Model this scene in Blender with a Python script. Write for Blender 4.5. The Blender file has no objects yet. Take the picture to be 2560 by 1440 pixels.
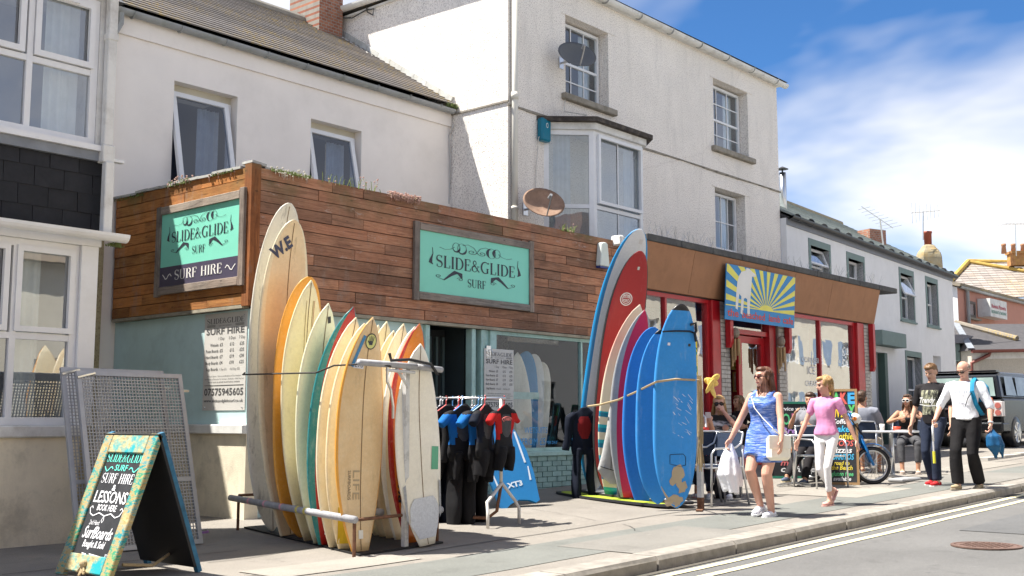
import bpy, bmesh, math, random
from mathutils import Vector, Matrix, noise as mnoise
R = math.radians
rnd = random.Random(7)
sc = bpy.context.scene
COL = sc.collection
# ------------------------------------------------------------------ camera
FPX = 2800.0; CAMH = 1.09
PITCH = math.atan(335/2800.); YAW = R(41.0)
FW = Vector((math.cos(YAW)*math.cos(PITCH), math.sin(YAW)*math.cos(PITCH), math.sin(PITCH)))
RT = Vector((math.sin(YAW), -math.cos(YAW), 0)); UP = RT.cross(FW); CAM = Vector((0, 0, CAMH))
cd = bpy.data.cameras.new('camera'); co = bpy.data.objects.new('camera', cd); COL.objects.link(co)
m = Matrix((RT, UP, -FW)).transposed().to_4x4(); m.translation = CAM; co.matrix_world = m
cd.sensor_width = 36; cd.lens = FPX/2560*36; cd.clip_start = .05; cd.clip_end = 2000
sc.camera = co
# ------------------------------------------------------------------ world, sun, exposure
SUN_EL = R(63); SUN_TO = Vector((-.68, .733, 0))          # horizontal direction towards the sun
w = bpy.data.worlds.new('World'); sc.world = w; w.use_nodes = True
nt = w.node_tree; nt.nodes.clear()
def wn(t, **k):
    n = nt.nodes.new(t)
    for a, b in k.items(): setattr(n, a, b)
    return n
out = wn('ShaderNodeOutputWorld'); bg = wn('ShaderNodeBackground'); bg.inputs[1].default_value = .14
sky = wn('ShaderNodeTexSky', sky_type='NISHITA', sun_disc=False)
sky.sun_elevation = SUN_EL; sky.sun_rotation = math.atan2(SUN_TO.x, SUN_TO.y); sky.ozone_density = 4.; sky.dust_density = .1; sky.air_density = .8; sky.altitude = 900
tc = wn('ShaderNodeTexCoord'); sp = wn('ShaderNodeSeparateXYZ'); nt.links.new(tc.outputs['Generated'], sp.inputs[0])
zz = wn('ShaderNodeMath', operation='MAXIMUM'); nt.links.new(sp.outputs[2], zz.inputs[0]); zz.inputs[1].default_value = 0.0
za = wn('ShaderNodeMath', operation='ADD'); nt.links.new(zz.outputs[0], za.inputs[0]); za.inputs[1].default_value = .28
dv = []
for i in (0, 1):
    d = wn('ShaderNodeMath', operation='DIVIDE'); nt.links.new(sp.outputs[i], d.inputs[0]); nt.links.new(za.outputs[0], d.inputs[1]); dv.append(d)
cb = wn('ShaderNodeCombineXYZ'); nt.links.new(dv[0].outputs[0], cb.inputs[0]); nt.links.new(dv[1].outputs[0], cb.inputs[1])
cb.inputs[2].default_value = 1.1
nz = wn('ShaderNodeTexNoise'); nz.inputs['Scale'].default_value = .95; nz.inputs['Detail'].default_value = 5; nz.inputs['Roughness'].default_value = .56; nz.inputs['Distortion'].default_value = .35
nt.links.new(cb.outputs[0], nz.inputs['Vector'])
cr = wn('ShaderNodeValToRGB'); cr.color_ramp.elements[0].position = .37; cr.color_ramp.elements[1].position = .66
nt.links.new(nz.outputs[0], cr.inputs[0]); cr.color_ramp.elements[1].color = (.88, .88, .88, 1)
mx = wn('ShaderNodeMixRGB'); nt.links.new(cr.outputs[0], mx.inputs[0]); tint = wn('ShaderNodeMixRGB', blend_type='MULTIPLY'); tint.inputs[0].default_value = 1; tint.inputs[2].default_value = (.10, .165, .21, 1); nt.links.new(sky.outputs[0], tint.inputs[1]); nt.links.new(tint.outputs[0], mx.inputs[1])
mx.inputs[2].default_value = (1.62, 1.56, 1.48, 1)
nt.links.new(mx.outputs[0], bg.inputs[0]); nt.links.new(bg.outputs[0], out.inputs[0])
sl = bpy.data.lights.new('sun', 'SUN'); sl.energy = 2.0; sl.angle = R(.6); sl.color = (1, .955, .88)
so = bpy.data.objects.new('sun', sl); COL.objects.link(so)
sd = Vector((SUN_TO.x*math.cos(SUN_EL), SUN_TO.y*math.cos(SUN_EL), math.sin(SUN_EL)))
so.rotation_euler = (-sd).to_track_quat('-Z', 'Y').to_euler(); so.location = (0, 30, 40)
sc.view_settings.view_transform = 'Standard'; sc.view_settings.look = 'None'; sc.view_settings.gamma = 1
sc.view_settings.use_curve_mapping = False; sc.view_settings.exposure = 2.65
# ------------------------------------------------------------------ pixel (2560 wide photo) to world helpers
def ray(px, py): return FW + RT*((px-1280)/FPX) + UP*((720-py)/FPX)
def onz(px, py, z=0.): d = ray(px, py); return CAM + d*((z-CAMH)/d.z)
def ony(px, py, y): d = ray(px, py); return CAM + d*(y/d.y)
def onx(px, py, x): d = ray(px, py); return CAM + d*(x/d.x)
def onp(px, py, p0, n): d = ray(px, py); return CAM + d*((Vector(p0)-CAM).dot(n)/d.dot(n))
def atd(px, py, D): return CAM + ray(px, py)*D
def gz(x): return 0. if x < 5.5 else (.0105*(x-5.5)**2 if x < 6.5 else .021*(x-6))
def ong(px, py, off=0.):
    z = 0.
    for i in range(60):
        p = onz(px, py, z+off); z = .5*z + .5*gz(min(p.x, 200))
    return p
def pxm(p): return FPX/((Vector(p)-CAM).dot(FW))
# ------------------------------------------------------------------ mesh builder
class MB:
    def __init__(s): s.v = []; s.f = []; s.mi = []; s.cur = 0
    def add(s, vs, fs):
        o = len(s.v); s.v += [tuple(v) for v in vs]
        for f in fs: s.f.append([i+o for i in f]); s.mi.append(s.cur)
        return s
    def box(s, x0, x1, y0, y1, z0, z1, M=None):
        vs = [Vector(p) for p in ((x0,y0,z0),(x1,y0,z0),(x1,y1,z0),(x0,y1,z0),(x0,y0,z1),(x1,y0,z1),(x1,y1,z1),(x0,y1,z1))]
        if M: vs = [M @ v for v in vs]
        return s.add(vs, [(0,3,2,1),(4,5,6,7),(0,1,5,4),(1,2,6,5),(2,3,7,6),(3,0,4,7)])
    def cbox(s, c, sz, M=None):
        a, b, c2 = sz[0]/2, sz[1]/2, sz[2]/2
        T = Matrix.Translation(Vector(c))
        if M: T = T @ M.to_4x4()
        return s.box(-a, a, -b, b, -c2, c2, T)
    def bar(s, p, q, wd, th, up=(0, 0, 1)):
        p, q = Vector(p), Vector(q); d = q-p; L = d.length; d = d/L
        u = Vector(up); x = d.cross(u)
        if x.length < 1e-4: x = d.cross(Vector((1, 0, 0)))
        x.normalize(); y = x.cross(d)
        T = Matrix((x, y, d)).transposed().to_4x4(); T.translation = p
        return s.box(-wd/2, wd/2, -th/2, th/2, 0, L, T)
    def tube(s, pts, r, n=8, caps=True, ry=None):
        pts = [Vector(p) for p in pts]; k = len(pts)
        rs = r if isinstance(r, (list, tuple)) else [r]*k
        ref = None; vs = []
        for i, p in enumerate(pts):
            t = (pts[min(i+1, k-1)]-pts[max(i-1, 0)]).normalized()
            if ref is None:
                ref = Vector((0, 0, 1)) if abs(t.z) < .9 else Vector((1, 0, 0))
            x = (ref - t*ref.dot(t)); x.normalize(); y = t.cross(x); ref = x
            a = rs[i]; ra, rb = (a if isinstance(a, (list, tuple)) else (a, a))
            for j in range(n):
                an = 2*math.pi*j/n; vs.append(p + x*(ra*math.cos(an)) + y*(rb*math.sin(an)))
        fs = []
        for i in range(k-1):
            for j in range(n): fs.append((i*n+j, i*n+(j+1) % n, (i+1)*n+(j+1) % n, (i+1)*n+j))
        if caps: fs.append(tuple(range(n-1, -1, -1))); fs.append(tuple((k-1)*n+j for j in range(n)))
        return s.add(vs, fs)
    def loft(s, rings, close=True):
        n = len(rings[0]); vs = [v for r in rings for v in r]; fs = []
        for i in range(len(rings)-1):
            for j in range(n): fs.append((i*n+j, i*n+(j+1) % n, (i+1)*n+(j+1) % n, (i+1)*n+j))
        if close: fs.append(tuple(range(n-1, -1, -1))); fs.append(tuple((len(rings)-1)*n+j for j in range(n)))
        return s.add(vs, fs)
    def ell(s, c, r, M=None, nu=12, nv=8):
        c = Vector(c); rings = []
        vs = [Vector((0, 0, -r[2]))]
        for i in range(1, nv):
            a = -math.pi/2 + math.pi*i/nv
            for j in range(nu):
                b = 2*math.pi*j/nu; vs.append(Vector((r[0]*math.cos(a)*math.cos(b), r[1]*math.cos(a)*math.sin(b), r[2]*math.sin(a))))
        vs.append(Vector((0, 0, r[2])))
        if M: vs = [M @ v for v in vs]
        vs = [c+v for v in vs]; fs = []
        for j in range(nu): fs.append((0, 1+(j+1) % nu, 1+j))
        for i in range(nv-2):
            for j in range(nu): fs.append((1+i*nu+j, 1+i*nu+(j+1) % nu, 1+(i+1)*nu+(j+1) % nu, 1+(i+1)*nu+j))
        L = len(vs)-1
        for j in range(nu): fs.append((1+(nv-2)*nu+j, 1+(nv-2)*nu+(j+1) % nu, L))
        return s.add(vs, fs)
    def prism(s, poly, O, U, V, N, d0, d1):     # polygon (u,v) in plane O,U,V extruded along N
        O, U, V, N = Vector(O), Vector(U), Vector(V), Vector(N); n = len(poly)
        vs = [O+U*a+V*b+N*d0 for a, b in poly] + [O+U*a+V*b+N*d1 for a, b in poly]
        fs = [tuple(range(n-1, -1, -1)), tuple(range(n, 2*n))] + [(i, (i+1) % n, n+(i+1) % n, n+i) for i in range(n)]
        return s.add(vs, fs)
    def lathe(s, c, prof, n=16, M=None):
        c = Vector(c); rings = [[c + (M @ Vector((r*math.cos(2*math.pi*j/n), r*math.sin(2*math.pi*j/n), z)) if M else Vector((r*math.cos(2*math.pi*j/n), r*math.sin(2*math.pi*j/n), z))) for j in range(n)] for r, z in prof]
        return s.loft(rings)
    def wall(s, O, U, w_, z0, z1, holes, N, depth):   # wall sheet with openings and reveals; N = into the building
        O, U, N = Vector(O), Vector(U), Vector(N); Z = Vector((0, 0, 1))
        us = sorted({0, w_, *[h[0] for h in holes], *[h[1] for h in holes]}); zs = sorted({z0, z1, *[h[2] for h in holes], *[h[3] for h in holes]})
        P = lambda u, z, d=0: O+U*u+Z*z+N*d
        for a, b in zip(us, us[1:]):
            for c, d in zip(zs, zs[1:]):
                cu, cz = (a+b)/2, (c+d)/2
                if any(h[0] < cu < h[1] and h[2] < cz < h[3] for h in holes): continue
                s.add([P(a, c), P(b, c), P(b, d), P(a, d)], [(0, 1, 2, 3)])
        for h in holes:
            a, b, c, d = h[:4]
            for p, q in (((a, c), (b, c)), ((b, c), (b, d)), ((b, d), (a, d)), ((a, d), (a, c))):
                s.add([P(*p), P(*p, depth), P(*q, depth), P(*q)], [(0, 1, 2, 3)])
        return s
def mesh_of(name, mb, mats, smooth=False, off=None):
    me = bpy.data.meshes.new(name)
    vs = mb.v if off is None else [(v[0]-off[0], v[1]-off[1], v[2]-off[2]) for v in mb.v]
    me.from_pydata(vs, [], mb.f)
    if not isinstance(mats, (list, tuple)): mats = [mats]
    for m_ in mats: me.materials.append(m_)
    if len(mats) > 1: me.polygons.foreach_set('material_index', mb.mi)
    if smooth: me.polygons.foreach_set('use_smooth', [True]*len(me.polygons))
    me.update(); return me
def recalc(me):
    b = bmesh.new(); b.from_mesh(me); bmesh.ops.recalc_face_normals(b, faces=b.faces); b.to_mesh(me); b.free()
def root_loc(o):
    v = Vector(o.location)
    while o.parent: o = o.parent; v += o.location
    return v
def obj(name, mb, mats, parent=None, smooth=False, local=False, fix=True, bevel=0, label=None):
    off = None if (parent is None or local) else root_loc(parent)
    me = mesh_of(name, mb, mats, smooth, off)
    if fix: recalc(me)
    if bevel:
        b = bmesh.new(); b.from_mesh(me); bmesh.ops.bevel(b, geom=b.edges[:], offset=bevel, segments=1, affect='EDGES', clamp_overlap=True); b.to_mesh(me); b.free()
    o = bpy.data.objects.new(name, me); COL.objects.link(o)
    if parent: o.parent = parent
    if label: o['label'] = label
    return o
def inst(name, me, parent=None, loc=(0, 0, 0), rot=(0, 0, 0), scale=(1, 1, 1), mat_=None):
    o = bpy.data.objects.new(name, me); COL.objects.link(o)
    if parent: o.parent = parent; loc = Vector(loc)-root_loc(parent)
    o.location = loc; o.rotation_euler = rot; o.scale = scale
    return o
def thing(name, label, cat, loc=(0, 0, 0), rotz=0, group=None):
    o = bpy.data.objects.new(name, None); COL.objects.link(o); o.location = loc; o.rotation_euler = (0, 0, rotz); o.empty_display_size = .2
    return tag(o, label, cat, group)
def tag(o, label=None, cat=None, group=None, kind=None):
    if label: o['label'] = label
    if cat: o['category'] = cat
    if group: o['group'] = group
    if kind: o['kind'] = kind
    return o
def frame_rect(mb, O, U, V, N, u0, u1, v0, v1, wd, d0, d1):   # picture-frame of four bars
    for a, b, c, d in ((u0, u1, v0, v0+wd), (u0, u1, v1-wd, v1), (u0, u0+wd, v0+wd, v1-wd), (u1-wd, u1, v0+wd, v1-wd)):
        mb.prism([(a, c), (b, c), (b, d), (a, d)], O, U, V, N, d0, d1)
# ------------------------------------------------------------------ materials
class NT:
    def __init__(s, name):
        s.m = bpy.data.materials.new(name); s.m.use_nodes = True; s.t = s.m.node_tree; s.t.nodes.clear()
        s.out = s.n('ShaderNodeOutputMaterial'); s.b = s.n('ShaderNodeBsdfPrincipled'); s.l(s.b.outputs[0], s.out.inputs[0])
    def n(s, t, **k):
        x = s.t.nodes.new(t)
        for a, b in k.items(): setattr(x, a, b)
        return x
    def l(s, a, b): s.t.links.new(a, b)
    def pos(s, scale=(1, 1, 1), obj_=False, rot=(0, 0, 0), rand=False):
        g = s.n('ShaderNodeTexCoord').outputs['Object'] if obj_ else s.n('ShaderNodeNewGeometry').outputs['Position']
        if rand:
            oi = s.n('ShaderNodeObjectInfo'); mu = s.n('ShaderNodeVectorMath', operation='SCALE'); mu.inputs[0].default_value = (37, 91, 53); s.l(oi.outputs['Random'], mu.inputs['Scale'])
            ad = s.n('ShaderNodeVectorMath', operation='ADD'); s.l(g, ad.inputs[0]); s.l(mu.outputs[0], ad.inputs[1]); g = ad.outputs[0]
        mp = s.n('ShaderNodeMapping'); mp.inputs['Scale'].default_value = scale; mp.inputs['Rotation'].default_value = rot; s.l(g, mp.inputs[0]); return mp.outputs[0]
    def noise(s, vec, scale, detail=5, rough=.6, dist=0):
        x = s.n('ShaderNodeTexNoise'); x.inputs['Scale'].default_value = scale; x.inputs['Detail'].default_value = detail; x.inputs['Roughness'].default_value = rough; x.inputs['Distortion'].default_value = dist
        s.l(vec, x.inputs['Vector']); return x.outputs[0]
    def ramp(s, v, *stops, interp='LINEAR'):
        x = s.n('ShaderNodeValToRGB'); e = x.color_ramp.elements; x.color_ramp.interpolation = interp
        while len(e) < len(stops): e.new(.5)
        for el, (p, c) in zip(e, stops): el.position = p; el.color = (*c, 1) if isinstance(c, (tuple, list)) else (c, c, c, 1)
        s.l(v, x.inputs[0]); return x.outputs[0]
    def mix(s, f, a, b, mode='MIX'):
        x = s.n('ShaderNodeMixRGB', blend_type=mode)
        for i, v in ((0, f), (1, a), (2, b)):
            if isinstance(v, (int, float)): x.inputs[i].default_value = v if i == 0 else (v, v, v, 1)
            elif isinstance(v, (tuple, list)): x.inputs[i].default_value = (*v, 1)
            else: s.l(v, x.inputs[i])
        return x.outputs[0]
    def math(s, op, a, b=0.):
        x = s.n('ShaderNodeMath', operation=op)
        for i, v in enumerate((a, b)):
            if isinstance(v, (int, float)): x.inputs[i].default_value = v
            else: s.l(v, x.inputs[i])
        return x.outputs[0]
    def rnd(s): return s.n('ShaderNodeObjectInfo').outputs['Random']
    def bump(s, h, strength=.3, dist=.01):
        x = s.n('ShaderNodeBump'); x.inputs['Strength'].default_value = strength; x.inputs['Distance'].default_value = dist; s.l(h, x.inputs['Height']); s.l(x.outputs[0], s.b.inputs['Normal'])
    def fin(s, col, rough=.6, spec=.4, metal=0):
        if isinstance(col, (tuple, list)): s.b.inputs['Base Color'].default_value = (*col, 1)
        else: s.l(col, s.b.inputs['Base Color'])
        if isinstance(rough, (int, float)): s.b.inputs['Roughness'].default_value = rough
        else: s.l(rough, s.b.inputs['Roughness'])
        s.b.inputs['Specular IOR Level'].default_value = spec; s.b.inputs['Metallic'].default_value = metal; return s.m
def sc3(c, k): return tuple(min(1, x*k) for x in c)
def paint(name, col, rough=.5, var=.12, vs=3., bump=.08, bs=60, dirt=None, dirtamt=.5, ds=1.5, orand=0, spec=.4, metal=0, obj_=False, bd=.004):
    t = NT(name); p = t.pos(obj_=obj_); n = t.noise(p, vs, 6)
    c = t.ramp(n, (.3, sc3(col, 1-var)), (.7, sc3(col, 1+var*.6)))
    if dirt: c = t.mix(t.math('MULTIPLY', t.ramp(t.noise(t.pos((1.4, 1.4, .5), obj_=obj_), 2.2, 6, .7), (.5, 0.), (.78, 1.)), dirtamt*.45), c, dirt)
    if dirt: c = t.mix(t.math('MULTIPLY', t.ramp(t.noise(p, ds, 8, .7), (.5, 0.), (.75, 1.)), dirtamt), c, dirt)
    if orand:
        c = t.mix(1., c, t.ramp(t.rnd(), (0, 1-orand), (1, 1.)), 'MULTIPLY')
    if bump: t.bump(t.noise(p, bs, 4), bump, bd)
    return t.fin(c, rough, spec, metal)
_pc = {}
def flat(col, rough=.55, spec=.4, metal=0, var=.06):
    k = (tuple(round(c, 3) for c in col), rough, metal)
    if k not in _pc: _pc[k] = paint('paint_%d' % len(_pc), col, rough, var, 5., .05, 80, spec=spec, metal=metal)
    return _pc[k]
def m_pebble(name, col, dark, amt=.5):
    t = NT(name); p = t.pos()
    v = t.n('ShaderNodeTexVoronoi'); v.inputs['Scale'].default_value = 55; t.l(p, v.inputs['Vector'])
    big = t.noise(p, .7, 6, .65); st = t.noise(t.pos((1.5, 1.5, .25)), 2., 6, .7)
    c = t.ramp(t.noise(p, 48, 3, .75), (.36, dark), (.46, col), (.62, sc3(col, 1.14)))
    c = t.mix(.55, c, t.ramp(big, (.3, .78), (.7, 1.)), 'MULTIPLY')
    c = t.mix(t.math('MULTIPLY', t.ramp(st, (.5, 0.), (.78, 1.)), .5), c, sc3(col, .62))
    cr_ = t.n('ShaderNodeTexVoronoi', feature='DISTANCE_TO_EDGE'); cr_.inputs['Scale'].default_value = .35; t.l(t.mix(.12, p, t.noise(p, 3, 4)), cr_.inputs['Vector']); c = t.mix(t.math('MULTIPLY', t.ramp(cr_.outputs['Distance'], (.002, 1.), (.005, 0.)), .18), c, dark)
    t.bump(v.outputs['Distance'], amt, .012); return t.fin(c, .95, .15)
def m_wood(name, c1, c2, dark, stretch=(2.2, 40, 40), white=.0, rough=.75, moss=None):
    t = NT(name); p = t.pos(stretch, rand=True); q = t.pos((1, 1, 1), rand=True)
    g = t.noise(p, 1., 6, .7, 1.2); c = t.ramp(g, (.28, dark), (.47, c1), (.7, c2))
    r = t.rnd(); c = t.mix(1., c, t.ramp(r, (0, (.55, .55, .56)), (.3, (1., .92, .86)), (.5, (.78, .8, .8)), (.75, (.95, .85, .8)), (1, (1.15, 1.08, 1.))), 'MULTIPLY')
    c = t.mix(t.math('MULTIPLY', t.ramp(t.noise(q, 1.8, 7, .7), (.5, 0.), (.72, 1.)), .55), c, dark)
    ww = t.noise(t.pos((1, 1, 1.6)), 1.3, 6, .7); c = t.mix(.8, c, t.ramp(ww, (.32, (.5, .47, .46)), (.5, (.95, .93, .9)), (.68, (1.15, 1.05, .98))), 'MULTIPLY'); c = t.mix(t.math('MULTIPLY', t.ramp(t.noise(t.pos((1, 1, .35)), 5., 6, .7), (.56, 0.), (.7, 1.)), .4), c, (.3, .24, .2))
    if white: c = t.mix(t.math('MULTIPLY', t.ramp(t.noise(t.pos((1.6, 1.6, 5), rand=True), 2.6, 8, .75), (.6, 0.), (.7, 1.)), white), c, (.5, .44, .4))
    kn = t.n('ShaderNodeTexVoronoi'); kn.inputs['Scale'].default_value = 3.2; t.l(t.pos((1, 1, 2.4), rand=True), kn.inputs['Vector'])
    c = t.mix(t.ramp(kn.outputs['Distance'], (.05, .75), (.1, 0.)), c, sc3(dark, .6))
    if moss:
        sx = t.n('ShaderNodeSeparateXYZ'); t.l(t.pos(), sx.inputs[0])
        mm = t.math('MULTIPLY', t.ramp(sx.outputs[2], (0, 0.), (1, 1.)), 1.)
        mr = t.n('ShaderNodeMapRange'); t.l(sx.outputs[2], mr.inputs[0]); mr.inputs[1].default_value = 3.5; mr.inputs[2].default_value = 4.; mr.inputs[3].default_value = 0; mr.inputs[4].default_value = 1
        c = t.mix(t.math('MULTIPLY', mr.outputs[0], t.ramp(t.noise(t.pos(), 2.2, 6), (.45, 0.), (.65, .75))), c, moss)
    t.bump(g, .35, .006); return t.fin(c, rough, .25)
def m_glass(name, tint=(.75, .8, .82), base=.08, refl=1.25):
    t = NT(name); lw = t.n('ShaderNodeLayerWeight'); lw.inputs[0].default_value = .5
    f = t.math('ADD', t.math('MULTIPLY', t.math('POWER', lw.outputs['Facing'], 3.), refl), base)
    tr = t.n('ShaderNodeBsdfTransparent'); tr.inputs[0].default_value = (*tint, 1)
    gl = t.n('ShaderNodeBsdfGlossy'); gl.inputs['Roughness'].default_value = .0; gl.inputs[0].default_value = (.95, .97, 1, 1)
    bn = t.n('ShaderNodeBump'); bn.inputs['Strength'].default_value = .035; bn.inputs['Distance'].default_value = .05; t.l(t.noise(t.pos(), 1.6, 2), bn.inputs['Height']); t.l(bn.outputs[0], gl.inputs['Normal'])
    mx_ = t.n('ShaderNodeMixShader'); cl = t.n('ShaderNodeClamp'); t.l(f, cl.inputs[0]); t.l(cl.outputs[0], mx_.inputs[0]); t.l(tr.outputs[0], mx_.inputs[1]); t.l(gl.outputs[0], mx_.inputs[2]); t.l(mx_.outputs[0], t.out.inputs[0])
    return t.m
def m_slate(name, c1, c2, lichen=None, la=.5, ls=1.6, lo=.55):
    t = NT(name); p = t.pos(); c = t.ramp(t.noise(t.pos((1, 1, 1), rand=True), 6, 6, .7), (.3, c1), (.7, c2))
    c = t.mix(1., c, t.ramp(t.rnd(), (0, .78), (1, 1.08)), 'MULTIPLY')
    if lichen:
        f = t.math('MULTIPLY', t.ramp(t.noise(p, ls, 3, .5), (lo-.1, 0.), (lo+.12, 1.)), t.ramp(t.noise(p, 14, 6, .75), (.5, 0.), (.58, 1.)))
        c = t.mix(t.math('MULTIPLY', f, la), c, lichen)
    t.bump(t.noise(p, 30, 5), .2, .006); return t.fin(c, .75, .35)
GLASS = m_glass('window_glass'); GLASSR = m_glass('shop_glass', (.8, .84, .84), .24, 1.1); GLASSS = m_glass('surf_shop_glass', (.85, .88, .88), .04, .32); GLASSD = m_glass('dark_glass', (.55, .6, .62), .12, 1.2)
WHITE = paint('white_upvc', (.78, .79, .8), .35, .05, 4, .03, dirt=(.5, .48, .42), dirtamt=.25)
WHITEP = paint('white_paint_weathered', (.72, .72, .69), .6, .1, 4, .15, 40, dirt=(.33, .3, .25), dirtamt=.6, ds=3.)
BLACK = flat((.012, .012, .013), .5); DARK = flat((.03, .03, .032), .6); STEEL = paint('brushed_steel', (.62, .63, .64), .3, .08, 12, .03, metal=1.)
GREYPIPE = paint('grey_plastic_pipe', (.33, .34, .34), .5, .12, 6, .05, dirt=(.16, .18, .11), dirtamt=.6, ds=4)
RUST = paint('rusty_steel', (.16, .075, .04), .85, .4, 20, .3, 90); CREAMROOM = flat((.25, .26, .28), .9); ROOM = flat((.035, .04, .05), .9)
CURTAIN = paint('curtain_cloth', (.66, .7, .72), .9, .1, 8, .1)
MINT = paint('mint_paint', (.54, .73, .73), .55, .07, 2.5, .06, 40, dirt=(.2, .3, .28), dirtamt=.3, ds=2.)
# ------------------------------------------------------------------ lettering
def font_mesh(txt, off=0., shear=0., bold=0.):
    cu = bpy.data.curves.new('t', 'FONT'); cu.body = txt; cu.resolution_u = 2; cu.offset = bold; cu.shear = shear
    o = bpy.data.objects.new('t', cu); me = bpy.data.meshes.new_from_object(o)
    vs = [v.co.copy() for v in me.vertices]; fs = [tuple(p.vertices) for p in me.polygons]
    bpy.data.objects.remove(o); bpy.data.meshes.remove(me); bpy.data.curves.remove(cu)
    if not vs: return [], []
    x0 = min(v.x for v in vs); x1 = max(v.x for v in vs)
    return [Vector((v.x-x0, v.y, 0)) for v in vs], fs
def put_text(mb, txt, O, U, V, N, u, v, h, width=None, align='L', lift=.003, bold=0., shear=0., ang=0.):
    vs, fs = font_mesh(txt, bold=bold, shear=shear)
    if not vs: return
    W = max(a.x for a in vs); s = h/.69; sx = s if width is None else width/W
    tw = W*sx; du = {'L': 0, 'C': -tw/2, 'R': -tw}[align]; O, U, V, N = map(Vector, (O, U, V, N))
    ca, sa = math.cos(ang), math.sin(ang); res = []
    for a in vs:
        x, y = a.x*sx+du, a.y*s; x, y = x*ca-y*sa, x*sa+y*ca
        res.append(O+U*(u+x)+V*(v+y)+N*lift)
    mb.add(res, fs)
def ribbon(mb, pts, ws, T):
    n = len(pts); vs = []
    for i in range(n):
        a = Vector(pts[max(i-1, 0)]); b = Vector(pts[min(i+1, n-1)]); d = (b-a)
        if d.length < 1e-9: d = Vector((1, 0))
        d.normalize(); nn = Vector((-d.y, d.x)); w_ = ws[i] if isinstance(ws, (list, tuple)) else ws
        p = Vector(pts[i]); vs += [T(p+nn*w_/2), T(p-nn*w_/2)]
    mb.add(vs, [(2*i, 2*i+1, 2*i+3, 2*i+2) for i in range(n-1)])
def arc(cx, cy, rx, ry, a0, a1, n=14): return [(cx+rx*math.cos(R(a0+(a1-a0)*i/n)), cy+ry*math.sin(R(a0+(a1-a0)*i/n))) for i in range(n+1)]
TH, TN = .15, .045
def glyph(c):
    st = []   # list of (pts, widths)
    def stem(x, y0=0, y1=1, w_=TH): st.append(([(x, y0), (x, y1)], w_))
    def ser(x, y, h=.11): st.append(([(x-h, y), (x+h, y)], TN))
    def hz(x0, x1, y, w_=TN): st.append(([(x0, y), (x1, y)], w_))
    def tick(x, y, d): st.append(([(x, y), (x+.015, y+d)], [TN, .07]))
    e = TN/2
    if c == 'I': stem(.15); ser(.15, e); ser(.15, 1-e); return st, .3
    if c == 'L': stem(.15); ser(.15, 1-e); hz(.04, .55, e); tick(.54, e, .22); return st, .6
    if c in 'EF':
        stem(.15); hz(.04, .55, 1-e); tick(.53, 1-e, -.2); hz(.15, .42, .52); tick(.41, .44, .16); ser(.15, e)
        if c == 'E': hz(.04, .57, e); tick(.56, e, .22)
        return st, .62
    if c == 'H': stem(.15); stem(.6); ser(.15, e); ser(.15, 1-e); ser(.6, e); ser(.6, 1-e); hz(.15, .6, .52); return st, .76
    if c == 'D':
        stem(.15); p = [(.04, 1-e)]+arc(.3, .5, .38, .48, 90, -90, 18)+[(.04, e)]; n = len(p)
        st.append((p, [TN]+[TN+(TH-TN)*max(0, math.sin(math.pi*(i-1)/(n-3)))**1.5 for i in range(1, n-1)]+[TN])); return st, .74
    if c == 'G':
        p = arc(.42, .5, .36, .48, 42, 318, 22); n = len(p); st.append((p, [TN+(TH-TN)*math.sin(math.pi*i/(n-1))**2 for i in range(n)])); tick(.69, .8, .18); stem(.63, .03, .42, TH*.9); ser(.63, .42); return st, .8
    if c == 'S':
        p = arc(.3, .74, .21, .24, 30, 225, 12)+arc(.3, .26, .24, .24, 62, -145, 14); n = len(p)
        st.append((p, [TN+(TH-TN)*math.exp(-((i/(n-1)-.48)/.2)**2) for i in range(n)])); tick(.49, .78, .2); tick(.1, .06, .2); return st, .6
    if c == 'U':
        stem(.15, .25, 1); ser(.15, 1-e); ser(.62, 1-e); p = [(.15, .3)]+arc(.385, .27, .235, .25, 180, 360, 12)+[(.62, 1)]; n = len(p); st.append((p, [TH]+[TH-(TH-TN)*min(1, i/6) for i in range(1, n)])); return st, .76
    if c == 'R':
        stem(.15); ser(.15, e); p = [(.04, 1-e)]+arc(.34, .76, .21, .22, 90, -90, 12)+[(.15, .54)]; n = len(p)
        st.append((p, [TN]+[TN+(TH*.9-TN)*max(0, math.sin(math.pi*(i-1)/(n-3))) for i in range(1, n-1)]+[TN])); st.append(([(.33, .54), (.5, .4), (.56, .12), (.68, .02)], [TN, TH, TH*.9, TN])); return st, .7
    if c == '&':
        p = arc(.3, .78, .13, .18, -70, 250, 14)+[(.62, .12), (.72, .04)]; n = len(p); st.append((p, [TN+.05*(i/(n-1)) for i in range(n)]))
        st.append((arc(.28, .27, .22, .25, 60, 300, 14)+[(.5, .18), (.62, .5)], [TN]+[TH*.8]*9+[TN]*7)); hz(.52, .74, .5); return st, .8
    return st, .35
def serif(mb, txt, O, U, V, N, u, v, h, width, lift=.003, gap=.06):
    gs = [(glyph(c)) for c in txt]; W = sum(g[1]+gap for g in gs)-gap; sx = width/W; O, U, V, N = map(Vector, (O, U, V, N)); x = 0
    for st, wd in gs:
        for pts, ws in st: ribbon(mb, pts, ws, lambda p, x=x: O+U*(u-width/2+(x+p.x)*sx)+V*(v+p.y*h)+N*lift)
        x += wd+gap
def spiral(cx, cy, r, a0, turns, s=1, n=26): return [(cx+s*r*(1-i/n*.85)*math.cos(a0+turns*2*math.pi*i/n), cy+r*(1-i/n*.85)*math.sin(a0+turns*2*math.pi*i/n)) for i in range(n+1)]
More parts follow.
